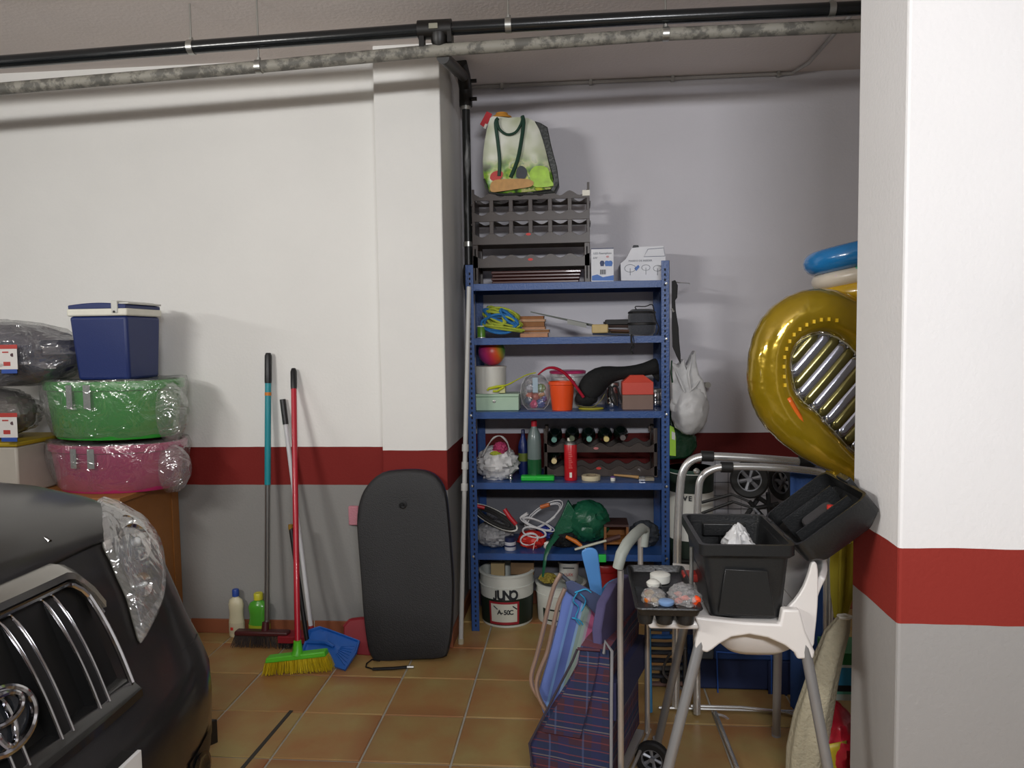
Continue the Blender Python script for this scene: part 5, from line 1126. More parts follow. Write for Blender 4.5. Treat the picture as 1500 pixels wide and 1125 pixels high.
# aluminium folding frame
Yf_ = 2.98
atube = mat('polished_aluminium', '#d6d6d4', .26, .75)
def P_(pts, Y): return [PY(u, v, Y) for u, v in pts]
def down(p, x=None): return V(p.x if x is None else x, p.y-.02, .012)
t = thing('folding_lounger', 'folded aluminium framed lounger with blue cloth behind the toolbox', 'lounger', (.75, 2.98, 0))
a_ = smoothpoly([(992, 815), (993, 770), (996, 720), (1000, 692), (1012, 675), (1035, 669), (1080, 670), (1140, 674), (1195, 679), (1212, 684), (1220, 700)], 4, False)
pts = P_(a_, Yf_); pts = [down(pts[0], pts[0].x-.01)]+pts+[down(pts[-1], pts[-1].x-.02)]
obj('outer_tube', MB().tube(pts, .0165, 14), atube, t)
a_ = smoothpoly([(1020, 800), (1021, 760), (1023, 725), (1026, 703), (1038, 690), (1062, 684), (1110, 684), (1160, 687), (1200, 692), (1212, 700)], 4, False)
pts = P_(a_, Yf_-.05); pts = [down(pts[0])]+pts+[down(pts[-1])]
obj('inner_tube', MB().tube(pts, .0145, 14), atube, t)
for (u0, u1, v0, Y_) in ((1027, 1045, 668, Yf_), (1056, 1073, 684, Yf_-.05), (1170, 1198, 676, Yf_)): obj('sleeve', MB().tube([PY(u0, v0, Y_), PY(u1, v0+.5, Y_)], .0215, 12), MC['matt_black'], t)
obj('hinge_bolt', MB().lathe([(.012, 0), (.012, .01), (.006, .016), (0, .016)], PY(1020, 690, Yf_-.07), 12, Matrix.Rotation(PI/2, 4, 'X')), steel, t)
obj('hinge_bolt', MB().lathe([(.012, 0), (.012, .01), (.006, .016), (0, .016)], PY(1022, 772, Yf_-.065), 12, Matrix.Rotation(PI/2, 4, 'X')), steel, t)
obj('brass_collar', MB().tube([PY(1020, 800, Yf_-.05), PY(1020, 806, Yf_-.05)], .02, 12), mat('brass', '#8f7a4c', .35, .7), t)
bcl = mat('blue_canvas', '#214278', .8, var=.15, bump=.2, bs=200)
obj('blue_cloth', MB().grid(lambda i, j: PY(1158+(1222-1158)*i, 690+365*j, Yf_+.03+.012*math.sin(i*9+j*3)), 10, 20), bcl, t, solid=.006)
obj('cross_rod', MB().tube([PY(1012, 1034, 2.93), PY(1085, 1036, 2.93), PY(1150, 1043, 2.93), PY(1172, 1050, 2.93)], .006, 8), atube, t)
zr2 = PY(975, 1063, 3.0); 
obj('floor_rod', MB().tube([V(X(965, 1063, 2.95), 2.95, .012), V(X(1165, 1063, 2.95), 2.95, .012)], .006, 8), atube, t)
obj('bent_rod', MB().tube([PY(u, v, 2.9) for u, v in smoothpoly([(1046, 1046), (1062, 1050), (1080, 1066), (1105, 1074), (1125, 1068), (1138, 1055)], 3, False)], .006, 8), atube, t)
obj('stay_rod', MB().tube([PY(1048, 1044, 2.9), PZ(1080, 1125, 0.01)], .008, 8), atube, t)
# blue crate / cool bag behind the chair
t = thing('blue_storage_bag', 'blue soft cool bag with grey side standing behind the high chair', 'bag', (.58, 3.2, 0))
Yb_ = 3.12; zb0 = .14
obj('front_panel', MB().box(X(1046, 990, Yb_), X(1172, 990, Yb_), Yb_, Yb_+.02, max(zb0, Zp(1100, 1038, Yb_)), Zp(1100, 925, Yb_)), mat('cobalt_canvas', '#1a3a70', .7, var=.15, vs=7, bump=.15, bs=120), t, bevel=.008)
obj('grey_panel', MB().box(X(1016, 990, Yb_), X(1046, 990, Yb_), Yb_, Yb_+.02, max(zb0, Zp(1030, 1034, Yb_)), Zp(1030, 930, Yb_)), mat('slate_canvas', '#66727f', .8), t, bevel=.008)
obj('body', MB().box(X(1016, 990, Yb_)+.01, X(1172, 990, Yb_)-.01, Yb_+.02, Yb_+.26, .002, Zp(1100, 930, Yb_)), mat('navy_canvas', '#1c2a50', .8), t, bevel=.01)
obj('piping', MB().tube([PY(u, v, Yb_-.004) for u, v in ((1050, 955), (1130, 960), (1130, 1030), (1052, 1028))], .004, 6, closed=True), mat('cobalt_piping', '#2a5cb4', .6), t)
obj('pocket', MB().box(X(1125, 1000, Yb_), X(1160, 1000, Yb_), Yb_-.006, Yb_, Zp(1140, 1025, Yb_), Zp(1140, 968, Yb_)), MC['navy_canvas'], t, bevel=.004)
# second blue thing under tray
t = thing('folded_sun_chair', 'folded blue and grey striped sun chair between the plaid cart and the high chair', 'chair', (.3, 3.2, 0))
Yk = 3.15; frm = mat('grey_tube', '#6e7074', .3, .7)
cols_ = ['#3f4450', '#55606c', '#2f6cb8', '#434a58', '#4d535c', '#3b3f4a', '#5a5c5e', '#2a2c34', '#6a5048', '#348ac0', '#3a3e48']
for i, c_ in enumerate(cols_):
    v0 = 905+i*11.5; obj('fabric_slat', MB().tube([PY(947, v0+4, Yk), PY(975, v0+5, Yk+.01), PY(1000, v0+4, Yk)], .0155, 8, flat=(.35, 1) if 0 else (1, .6)), mat('slat_'+c_[1:], c_, .8), t)
obj('frame_tube', MB().tube([PY(948, 880, Yk-.02), PY(950, 1000, Yk-.02), V(X(948, 1060, Yk), Yk-.02, .012)], .009, 10), frm, t)
obj('frame_tube', MB().tube([PY(1003, 880, Yk-.02), V(X(1003, 1060, Yk), Yk-.02, .012)], .009, 10), frm, t)
obj('bent_arm', MB().tube([PY(u, v, Yk-.05) for u, v in smoothpoly([(1005, 950), (985, 955), (974, 972), (972, 985), (980, 995), (1000, 1010)], 3, False)], .006, 8), frm, t)
obj('blue_side', MB().grid(lambda i, j: PY(985+38*i, 930+105*j, Yk+.03), 4, 6), bcl, t, solid=.006)
obj('black_base', MB().box(X(968, 1020, Yk), X(1000, 1020, Yk), Yk, Yk+.05, .002, Zp(985, 985, Yk)), MC['matt_black'], t, bevel=.006)

# ------------------------------------------------------------------ white high chair
t = thing('high_chair', 'white plastic high chair with splayed grey legs carrying the black toolbox', 'high chair', (.45, 2.3, 0))
wch = mat('white_chair_plastic', '#e6e2de', .35, var=.02, coat=.15)
leg = mat('grey_chair_leg', '#9b9b9c', .35, .5)
Yc0, Yc1 = 2.0, 2.46; zrim = PY(1090, 908, Yc0).z
xl_, xr_ = X(1018, 930, Yc0), X(1192, 930, Yc0)
ap = [(1018, 904), (1036, 906), (1090, 912), (1143, 915), (1147, 893), (1172, 894), (1180, 925), (1194, 955), (1192, 966), (1168, 966), (1166, 958), (1150, 946), (1125, 935), (1098, 930), (1072, 934), (1054, 944), (1044, 952), (1036, 957), (1018, 951), (1020, 935), (1024, 920)]
obj('front_apron', pxpoly(ap, Yc0, .03), wch, t, bevel=.006, seg=3)
rear = pxpoly(ap, Yc0, .03)
for p in rear.v: p.y += Yc1-Yc0
obj('rear_apron', rear, wch, t, bevel=.006, seg=3)
obj('seat_rim', MB().box(X(940, 908, Yc0)+.02, xr_-.03, Yc0+.01, Yc1+.02, zrim-.035, zrim-.012), wch, t, bevel=.008)
# bowl below the rim
bw_ = []
for k, (s_, dz) in enumerate(((1, 0), (.97, -.06), (.9, -.1), (.7, -.125), (.3, -.135))):
    bw_.append([V((X(1050, 930, 2.1)+X(1175, 930, 2.1))/2+math.copysign(abs(math.cos(a_))**.6, math.cos(a_))*s_*.125, 2.24+math.copysign(abs(math.sin(a_))**.6, math.sin(a_))*s_*.18, zrim-.02+dz) for a_ in [2*PI*i/32 for i in range(32)]])
obj('seat_bowl', MB().loft(bw_), wch, t)
# back rest: curved shell rising at the right
def back(i, j):
    y = 2.05+.38*i; k = (i-.5)*2; z = zrim-.02+(.14)*(j)*(1-.12*k*k); x = X(1182, 890, 2.1)+.035*j+.04*j*j-.05*k*k*j-.0
    return V(x, y, z)
obj('backrest', MB().grid(back, 14, 12), wch, t, solid=.018, bevel=.004)
sd = smoothpoly([(1150, 896), (1165, 880), (1178, 860), (1186, 838), (1190, 824), (1197, 826), (1199, 850), (1198, 890), (1194, 930), (1190, 950), (1172, 930), (1160, 900)], 2)
obj('side_wing', pxpoly(sd, 2.03, .018), wch, t, bevel=.005)
for (x0_, y0_, x1_, y1_) in ((X(1028, 945, Yc0), Yc0+.015, PZ(934, 1343, 0).x, 1.93), (X(1180, 955, Yc0), Yc0+.015, PZ(1259, 1343, 0).x, 1.95), (X(1016, 900, 2.44), 2.44, .285, 2.69), (X(1142, 950, 2.44), 2.45, .736, 2.783)):
    lg = obj('leg', MB().tube([V(x0_, y0_, zrim-.06), V(x1_, y1_, .005)], .0145, 14), leg, t)
    obj('leg_foot', MB().tube([V(x1_, y1_, .03), V(x1_, y1_, .0)], .017, 12), mat('grey_foot', '#8f8f92', .5), lg)
# toolbox
zt0 = zrim-.011; Yt0, Yt1 = 2.02, 2.35
tb_ = mat('black_toolbox_plastic', '#1d1e1f', .36, var=.15, vs=9, bump=.12, bs=180)
t = thing('toolbox', 'large black plastic toolbox with its lid swung open on the white high chair', 'toolbox', (.47, 2.2, zt0))
xa0, xb0 = X(1042, 900, Yt0), X(1148, 905, Yt0); xa1, xb1 = X(1030, 815, Yt0), X(1158, 815, Yt0); ztb = Zp(1090, 808, Yt0)
def frame_ring(x0, x1, y0, y1, z, r=.02, n=4):
    out = []
    for cx, cy, a0 in ((x1-r, y1-r, 0), (x0+r, y1-r, PI/2), (x0+r, y0+r, PI), (x1-r, y0+r, 1.5*PI)):
        for k in range(n+1): a_ = a0+PI/2*k/n; out.append(V(cx+r*math.cos(a_), cy+r*math.sin(a_), z))
    return out
q = MB().loft([frame_ring(xa0+.01, xb0-.01, Yt0+.02, Yt1-.02, zt0), frame_ring(xa0, xb0, Yt0+.01, Yt1-.01, zt0+.01), frame_ring(xa1, xb1, Yt0, Yt1, ztb), frame_ring(xa1+.006, xb1-.006, Yt0+.006, Yt1-.006, ztb), frame_ring(xa0+.006, xb0-.006, Yt0+.016, Yt1-.016, zt0+.014)])
obj('body', q, tb_, t)
zq = Zp(1090, 797, Yt0)
q = MB().loft([frame_ring(xa1-.004, xb1+.004, Yt0-.006, Yt1+.006, ztb-.016), frame_ring(xa1-.012, xb1+.012, Yt0-.014, Yt1+.014, ztb-.008), frame_ring(xa1-.012, xb1+.012, Yt0-.014, Yt1+.014, zq), frame_ring(xa1, xb1, Yt0-.002, Yt1+.002, zq), frame_ring(xa1+.002, xb1-.002, Yt0, Yt1, ztb-.016)], False)
obj('rim', q, tb_, t)
obj('embossed_panel', MB().loft([[PY(u, v, Yt0-.001+dy) for u, v in ((1062, 833), (1125, 836), (1136, 903), (1052, 899))] for dy in (.006, -.006)]), tb_, t, bevel=.003)
obj('rear_recess', MB().box(xa1+.05, xb1-.05, Yt1-.03, Yt1-.01, zq-.06, zq-.02), tb_, t, bevel=.004)
# inner compartments
obj('inner_tray', MB().box(xa1+.01, xa1+.1, Yt0+.02, Yt1-.02, ztb-.09, ztb-.085).box(xa1+.1, xa1+.104, Yt0+.02, Yt1-.02, ztb-.09, ztb-.04), tb_, t)
# lid
hx, hz_ = xb1+.012, zq-.005; ang = math.radians(38); W_ = .235
M = Matrix.Translation((hx, 0, hz_)) @ Matrix.Rotation(-ang, 4, 'Y')
LQ = lambda x, y, z: M @ V(x, y, z)
def lring(x0, x1, y0, y1, z, r=.03): return [M @ p for p in frame_ring(x0, x1, y0, y1, z, r)]
q = MB().loft([lring(.03, W_-.03, Yt0+.015, Yt1-.02, -.085), lring(.0, W_, Yt0-.01, Yt1+.01, -.055), lring(.0, W_, Yt0-.01, Yt1+.01, 0), lring(.007, W_-.007, Yt0-.003, Yt1+.003, 0), lring(.007, W_-.007, Yt0-.003, Yt1+.003, -.05), lring(.035, W_-.035, Yt0+.02, Yt1-.025, -.079)])
ld = obj('lid', q, tb_, t)
q = MB()
for yy in (Yt0+.1, Yt0+.2, Yt0+.3): q.box(.03, W_-.03, yy, yy+.004, -.07, -.02, M)
obj('lid_rib', MB().box(.03, W_-.03, Yt0+.10, Yt0+.106, -.075, -.012, M), tb_, ld); obj('lid_rib', MB().box(.03, W_-.03, Yt0+.24, Yt0+.246, -.075, -.012, M), tb_, ld)
obj('lid_well', MB().loft([lring(.06, W_-.06, Yt0+.12, Yt0+.225, -.078, .02), lring(.07, W_-.07, Yt0+.13, Yt0+.215, -.03, .02)]), mat('worn_black_plastic', '#3c3b3d', .5, var=.3, vs=12), ld, bevel=.004)
obj('latch', MB().box(W_-.004, W_+.014, Yt0+.14, Yt0+.22, -.045, .01, M), tb_, ld, bevel=.003)
obj('red_button', MB().lathe([(0, 0), (.01, 0), (.01, .012), (0, .013)], M @ V(.15, Yt0+.14, -.03), 12), redlog, ld)
for yy in (Yt0+.05, Yt1-.09): obj('hinge', MB().tube([V(hx, yy, hz_), V(hx, yy+.04, hz_)], .009, 10), tb_, t)
# things in the toolbox
o = obj('plastic_bag', blob((X(1083, 800, 2.17), 2.19, zq-.055), (.048, .05, .068), 71, .16, 2.5, shape=lambda q_: 1-.5*max(0, q_)), poly); tag(o, 'grey white plastic bag peeking out of the open toolbox', 'bag')
o = obj('orange_jar', MB().lathe([(.016, 0), (.017, .012), (.012, .022), (0, .024)], PY(1043, 805, 2.10)+V(0, 0, -.03), 16), mat('neon_orange', '#f0501c', .4)); tag(o, 'round orange cap at the left end inside the toolbox', 'jar')
# organiser tray
zo = .0; ytA, ytB = 1.94, 2.31
zt3 = PY(980, 893, ytA).z; xo0, xo1 = X(933, 893, ytA), X(1029, 893, ytA)
t = thing('organiser_tray', 'black lift-out compartment tray of small parts left of the toolbox', 'tray', ((xo0+xo1)/2, 2.12, zt3-.05))
zb3 = zt3-.02
q = MB().loft([frame_ring(xo0+.008, xo1-.008, ytA+.008, ytB-.008, zb3, .012), frame_ring(xo0, xo1, ytA, ytB, zt3, .014), frame_ring(xo0+.005, xo1-.005, ytA+.005, ytB-.005, zt3, .012), frame_ring(xo0+.012, xo1-.012, ytA+.012, ytB-.012, zb3+.006, .01)])
obj('tray_body', q, tb_, t)
obj('lip', MB().tube([p for p in frame_ring(xo0, xo1, ytA, ytB, zt3, .014)], .004, 6, closed=True), tb_, t)
obj('divider', MB().box(xo0+.01, xo1-.01, 2.13, 2.134, zb3+.005, zt3-.004), tb_, t); obj('divider', MB().box((xo0+xo1)/2, (xo0+xo1)/2+.003, ytA+.01, ytB-.01, zb3+.005, zt3-.006), tb_, t)
for u0, u1 in ((935, 960), (962, 990), (993, 1022)):
    xa_, xb_ = X(u0, 905, ytA), X(u1, 905, ytA); cx = (xa_+xb_)/2
    obj('cup', MB().lathe([((xb_-xa_)/2, zt3-.005), ((xb_-xa_)/2, zb3-.014), ((xb_-xa_)*.42, zb3-.03), (0, zb3-.034)], (cx, ytA+.04, 0), 18), tb_, t)
obj('hinge_arm', MB().tube([V(xo1, 2.13, zt3-.01), V(xa1-.014, 2.13, ztb-.02)], .006, 8), steel, t)
o = obj('white_reel', MB().lathe([(0, 0), (.028, 0), (.03, .008), (.03, .022), (.022, .026), (0, .026)], PY(967, 842, 2.2)+V(0, 0, -.02), 22), whitep); tag(o, 'round white plastic reel at the back of the organiser tray', 'reel')
o = obj('white_pot', MB().lathe([(0, 0), (.018, .004), (.02, .014), (.01, .022), (0, .022)], PY(957, 855, 2.12)+V(0, 0, -.01), 16), whitep); tag(o, 'small white knob in front of the white reel in the tray', 'pot')
o = obj('blue_disc', MB().lathe([(.018, 0), (.021, .004), (.021, .01), (.017, .012), (0, .012)], PY(976, 880, 1.99)+V(0, 0, -.01), 18), mat('pale_blue_plastic', '#7c9cc8', .3)); tag(o, 'small blue and white disc at the front of the organiser tray', 'disc')
sb = film('sachet_film', amount=.22, rough=.15, bs=40, milk=.18)
for nm, cx, cy, Y_, r_, cols2, lab in (('sachet', 1003, 868, 2.05, (.042, .075, .03), ('#f0501c', '#a8a8ac', '#c8441c'), 'clear bag of orange and grey bits at the right of the organiser tray'), ('sachet', 958, 872, 2.04, (.032, .06, .022), ('#b08a34', '#8a8470', '#c86a20'), 'clear bag of brownish bits at the left of the organiser tray')):
    c_ = PY(cx, cy, Y_); c_.z = zt3-.004; o = thing(nm, lab, 'bag', c_)
    obj('film', blob(c_, r_, cx, .14, 3, nu=30, nv=18), sb, o)
    random.seed(cx)
    for k in range(9):
        p = c_+V(random.uniform(-.6, .6)*r_[0], random.uniform(-.7, .6)*r_[1], random.uniform(-.4, .3)*r_[2]); obj('small_part', blob(p, (.011, .011, .007), k, .2, nu=10, nv=6), mat('bit_'+cols2[k % 3][1:], cols2[k % 3], .4), o)
o = obj('orange_plug', blob(PY(1020, 880, 2.0), (.012, .012, .014), 5, .1, nu=14, nv=8), MC['neon_orange']); tag(o, 'bright orange plug at the right front corner of the organiser tray', 'plug')
o = obj('red_packet', MB().box(X(1000, 838, 2.24), X(1022, 838, 2.24), 2.22, 2.27, zt3-.02, zt3+.003), mat('red_packet', '#a03028', .4, var=.5, vs=80), None, bevel=.003); tag(o, 'red and white printed packet at the back of the organiser tray', 'packet')

# ------------------------------------------------------------------ plaid shopping cart
m_, nt, b = new_mat('plaid_cloth')
tc = N(nt, 'ShaderNodeTexCoord'); sp = N(nt, 'ShaderNodeSeparateXYZ'); nt.links.new(tc.outputs['Object'], sp.inputs[0])
def stripes(src, freq, width, ph=0):
    a = N(nt, 'ShaderNodeMath', operation='MULTIPLY_ADD'); a.inputs[1].default_value = freq; a.inputs[2].default_value = ph; nt.links.new(src, a.inputs[0])
    f = N(nt, 'ShaderNodeMath', operation='FRACT'); nt.links.new(a.outputs[0], f.inputs[0])
    l = N(nt, 'ShaderNodeMath', operation='LESS_THAN'); l.inputs[1].default_value = width; nt.links.new(f.outputs[0], l.inputs[0]); return l.outputs[0]
hx_ = N(nt, 'ShaderNodeMath', operation='ADD'); nt.links.new(sp.outputs['X'], hx_.inputs[0]); nt.links.new(sp.outputs['Y'], hx_.inputs[1])
cur = None
def layer(prev, fac, col, amt):
    mm = N(nt, 'ShaderNodeMath', operation='MULTIPLY'); mm.inputs[1].default_value = amt; nt.links.new(fac, mm.inputs[0])
    x_ = N(nt, 'ShaderNodeMix', data_type='RGBA'); nt.links.new(mm.outputs[0], x_.inputs[0])
    if isinstance(prev, str): x_.inputs[6].default_value = srgb(prev)
    else: nt.links.new(prev, x_.inputs[6])
    x_.inputs[7].default_value = srgb(col); return x_.outputs[2]
cur = layer('#222c4c', stripes(sp.outputs['Z'], 9, .38), '#46242c', .8)
cur = layer(cur, stripes(hx_.outputs[0], 14, .3), '#262a54', .6)
cur = layer(cur, stripes(sp.outputs['Z'], 36, .14, .3), '#7a3a3a', .6)
cur = layer(cur, stripes(sp.outputs['Z'], 9, .035, .5), '#80746c', .6)
cur = layer(cur, stripes(hx_.outputs[0], 14, .06, .3), '#4c5a80', .5)
nt.links.new(cur, b.inputs['Base Color']); b.inputs['Roughness'].default_value = .85
plaid = m_
A0 = V(.115, 2.25, 0); A1 = V(.229, 2.60, 0); wd = (A1-A0).normalized(); nn_ = V(-wd.y, wd.x, 0)
t = thing('shopping_cart', 'blue and red plaid two-wheeled shopping cart with grey handle', 'shopping cart', A0+nn_*.1)
zbt = PY(870, 945, 2.28).z; wl = (A1-A0).length
def ring_c(z, d0, d1, e=0): return [A0+wd*(-e)-V(0, 0, 0)+nn_*d0+V(0, 0, z), A0+wd*(wl+e)+nn_*d0+V(0, 0, z), A0+wd*(wl+e)+nn_*d1+V(0, 0, z), A0-wd*e+nn_*d1+V(0, 0, z)]
levels = [(.12, .02, .285), (.2, .02, .28), (.33, .02, .215), (.42, .02, .16), (.49, .02, .12), (zbt, .02, .112)]
def sub_ring(r, n=6):
    out = []
    for i in range(4):
        for k in range(n): out.append(r[i]+(r[(i+1) % 4]-r[i])*k/n)
    return out
obj('bag_body', MB().loft([[p+nn_*.006*noise.noise(p*14)+wd*.006*noise.noise(p*11+V(4, 4, 4)) for p in sub_ring(ring_c(z, a_, b_, .012))] for z, a_, b_ in levels]), plaid, t)
pk = levels
obj('front_pocket', MB().loft([[A0+wd*(.0-.02)+nn_*(b_*.45)+V(0, 0, z), A0-wd*.026+nn_*(b_*.97)+V(0, 0, z), A0-wd*.012+nn_*(b_*.97)+V(0, 0, z), A0-wd*.012+nn_*(b_*.45)+V(0, 0, z)] for z, a_, b_ in ((.25, 0, .25), (.42, 0, .155), (.49, 0, .12), (zbt-.01, 0, .112))]), plaid, t, bevel=.003)
obj('pocket_rim', MB().tube([A0-wd*.022+nn_*.045+V(0, 0, zbt), A0-wd*.03+nn_*.115+V(0, 0, zbt-.003)], .005, 8), mat('maroon_tape', '#4a2030', .7), t)
pip = mat('grey_piping', '#8b8c90', .5)
obj('piping', MB().tube([A0-wd*.018+nn_*.035+V(0, 0, zbt-.01), A0-wd*.02+nn_*.03+V(0, 0, zbt+.03), A0-wd*.016+nn_*.01+V(0, 0, zbt), A0-wd*.018+nn_*.012+V(0, 0, .4), A0-wd*.018+nn_*.015+V(0, 0, .12)], .005, 8), pip, t)
obj('piping', MB().tube([A0-wd*.02+nn_*.12+V(0, 0, zbt-.01), A0-wd*.02+nn_*.135+V(0, 0, .5), A0-wd*.02+nn_*.22+V(0, 0, .33), A0-wd*.02+nn_*.285+V(0, 0, .2), A0-wd*.02+nn_*.275+V(0, 0, .12)], .004, 8), mat('dark_piping', '#3a3440', .6), t)
flap = [PY(893, 975, 2.27), PY(889, 925, 2.29), PY(896, 885, 2.33), PY(912, 856, 2.40), PY(932, 843, 2.58), PY(940, 862, 2.6), PY(939, 975, 2.6)]
obj('raised_flap', MB().loft([[p+nn_*d for p in flap] for d in (.02, .05)]), mat('purple_plaid', '#4a4468', .85, var=.2, vs=20), t, bevel=.004)
obj('back_band', MB().loft([[A0-wd*.014+nn_*0+V(0, 0, z), A1+wd*.014+V(0, 0, z), A1+wd*.014+nn_*.022+V(0, 0, z), A0-wd*.014+nn_*.022+V(0, 0, z)] for z in (zbt-.22, zbt-.1)]), mat('navy_band', '#23264a', .8), t)
ct = mat('cart_tube', '#c4bfba', .3, .65)
h1 = PY(909, 835, 2.27); h2 = PY(938, 785, 2.6)
bt = [A0-nn_*.012+V(0, 0, .1), A0-nn_*.012+V(0, 0, .6), V(h1.x, h1.y, h1.z-.02), h1]
obj('frame_tube', MB().tube(bt, .0095, 12), ct, t)
obj('frame_tube', MB().tube([A1-nn_*.012+V(0, 0, .1), A1-nn_*.012+V(0, 0, .6), V(h2.x, h2.y, h2.z-.1), h2], .0095, 12), ct, t)
gm = mat('grey_grip', '#9a9f98', .5)
obj('handle', MB().tube([PY(905, 832, 2.27), PY(910, 812, 2.27), PY(918, 797, 2.3), PY(930, 783, 2.42), PY(940, 774, 2.55), PY(945, 776, 2.6), PY(943, 800, 2.6)], [.0165, .018, .018, .018, .0175, .0165, .0145], 12), gm, t)
obj('foot_plate', MB().loft([[p for p in ring_c(z, -.0, .2, .0)] for z in (.09, .105)]), ct, t)
wheel(A0-wd*.045+V(0, 0, .085)+nn_*-.01, .085, .035, wd, par=t); wheel(V(PY(956, 1115, 2.5).x, 2.5, .06), .06, .03, wd, par=t)
obj('axle', MB().tube([A0-wd*.05+V(0, 0, .085)-nn_*.01, A1+wd*.05+V(0, 0, .085)-nn_*.01], .006, 8), ct, t)

# ------------------------------------------------------------------ folded striped beach chair
m_, nt, b = new_mat('striped_beach_fabric')
tc = N(nt, 'ShaderNodeTexCoord'); uv = N(nt, 'ShaderNodeSeparateXYZ'); nt.links.new(tc.outputs['Object'], uv.inputs[0])
ml = N(nt, 'ShaderNodeMath', operation='MULTIPLY_ADD'); ml.inputs[1].default_value = -.25; nt.links.new(uv.outputs['Z'], ml.inputs[0]); nt.links.new(uv.outputs['X'], ml.inputs[2])
mp_ = N(nt, 'ShaderNodeMapRange'); bx = X(850, 1000, 2.74); pL = PY(800, 985, 2.74); pR = PY(872, 950, 2.74)
mp_.inputs['From Min'].default_value = pL.x-bx-.25*pL.z; mp_.inputs['From Max'].default_value = pR.x-bx-.25*pR.z; nt.links.new(ml.outputs[0], mp_.inputs[0])
r1 = N(nt, 'ShaderNodeValToRGB'); r1.color_ramp.interpolation = 'CONSTANT'; nt.links.new(mp_.outputs[0], r1.inputs[0]); cr = r1.color_ramp
cr.elements[0].color = srgb('#6f86cc'); cr.elements[1].position = .96; cr.elements[1].color = srgb('#5a8ac8')
for p_, c_ in ((.18, '#7fa8e0'), (.24, '#6276bc'), (.42, '#8fb0d8'), (.48, '#93a8a0'), (.56, '#a8bcb4'), (.64, '#b4a8b8'), (.70, '#c86a96'), (.86, '#9ab4dc')): e = cr.elements.new(p_); e.color = srgb(c_)
nt.links.new(r1.outputs[0], b.inputs['Base Color']); b.inputs['Roughness'].default_value = .85
stripef = m_
Yh = 2.74
t = thing('beach_chair', 'folded beach chair with blue and pink striped cloth left of the plaid cart', 'beach chair', V(X(850, 1000, Yh), Yh, 0))
obj('striped_cloth', MB().loft([[PY(u, v, Yh)+V(0, dy+.008*noise.noise(V(u*.05, v*.02, dy)), 0) for u, v in [(826, 866), (842, 872), (858, 888), (868, 900), (880, 916), (872, 940), (862, 960), (846, 985), (835, 1010), (822, 1040), (809, 1062), (797, 1048), (788, 1020), (798, 985), (808, 950), (818, 910)]] for dy in (0, .01, .035, .045)]), stripef, t, bevel=.003)
cop = mat('rosy_tube', '#c8ac9c', .28, .6)
obj('frame_tube', MB().tube([PY(u, v, Yh-.03) for u, v in smoothpoly([(822, 840), (812, 858), (803, 890), (794, 930), (785, 965), (779, 985), (779, 1003), (788, 1020)], 3, False)], .0085, 10), cop, t)
obj('frame_tube', MB().tube([PY(u, v, Yh-.05) for u, v in smoothpoly([(828, 862), (818, 885), (810, 920), (802, 955), (790, 985), (786, 1003), (790, 1022), (800, 1040)], 3, False)], .0085, 10), cop, t)
obj('rear_leg', MB().tube([PY(803, 1050, Yh-.02), V(X(796, 1090, Yh), Yh-.02, .006)], .008, 10), cop, t); obj('rear_leg', MB().tube([PY(835, 870, Yh+.06), V(X(838, 1050, Yh+.1), Yh+.1, .006)], .008, 10), cop, t)
obj('cross_bar', MB().tube([PY(822, 842, Yh-.02), PY(845, 862, Yh-.02), PY(880, 880, Yh-.01)], .008, 10), mat('slate_tube', '#59616e', .4, .5), t)
nv = mat('slate_band_cloth', '#4a5476', .85, var=.2)
obj('folded_band', MB().loft([[PY(u, v, Yh-.03+dy) for u, v in ((828, 852), (838, 850), (862, 862), (892, 880), (896, 893), (880, 908), (858, 885), (832, 868))] for dy in (0, .016)]), nv, t, bevel=.004)
cy_ = mat('cyan_tie', '#38a8d8', .6)
for P in (((842, 868), (848, 866), (858, 863), (866, 868)), ((846, 868), (840, 880), (848, 890), (843, 905), (850, 915)), ((850, 870), (858, 880), (852, 895)), ((838, 905), (848, 908), (854, 915))):
    obj('tie', MB().tube([PY(u, v, Yh-.035) for u, v in smoothpoly(list(P), 3, False)], .005, 6, flat=(1, .5)), cy_, t)
obj('tie_loop', MB().tube([PY(u, v, Yh-.1) for u, v in smoothpoly([(868, 944), (870, 932), (877, 925), (883, 926), (886, 936)], 3, False)], .004, 6), pip, t)
# light blue paddle + arm
t = thing('blue_paddle', 'light blue rounded plastic paddle standing up out of the plaid cart', 'paddle', PY(868, 900, 2.86))
Yp_ = 2.86
obj('blade', MB().loft([[PY(592+u-592, v, Yp_)+V(0, dy, 0) for u, v in [tuple(p) for p in smoothpoly([(852, 812), (855, 806), (862, 803), (870, 804), (876, 811), (879, 835), (882, 860), (883, 882), (868, 886), (864, 862), (859, 840)], 3)]] for dy in (0, .012)]), mat('cornflower_plastic', '#5a96d8', .35, var=.05), t, bevel=.004)
obj('stem', MB().tube([PY(872, 884, Yp_+.006), V(X(872, 1000, Yp_), Yp_+.006, .01)], .012, 10), MC['cornflower_plastic'], t)
t = thing('blue_hoop', 'shiny light blue curved tube between the paddle and the cart handle', 'hoop', PY(905, 870, 2.75))
pp = P_(smoothpoly([(887, 885), (884, 872), (888, 860), (900, 852), (918, 849), (936, 847), (948, 850)], 3, False), 2.92)
obj('tube', MB().tube(pp+[V(pp[-1].x+.01, 2.92, .01)], .0105, 10), mat('sky_tube', '#3f94cc', .2, coat=.5), t)

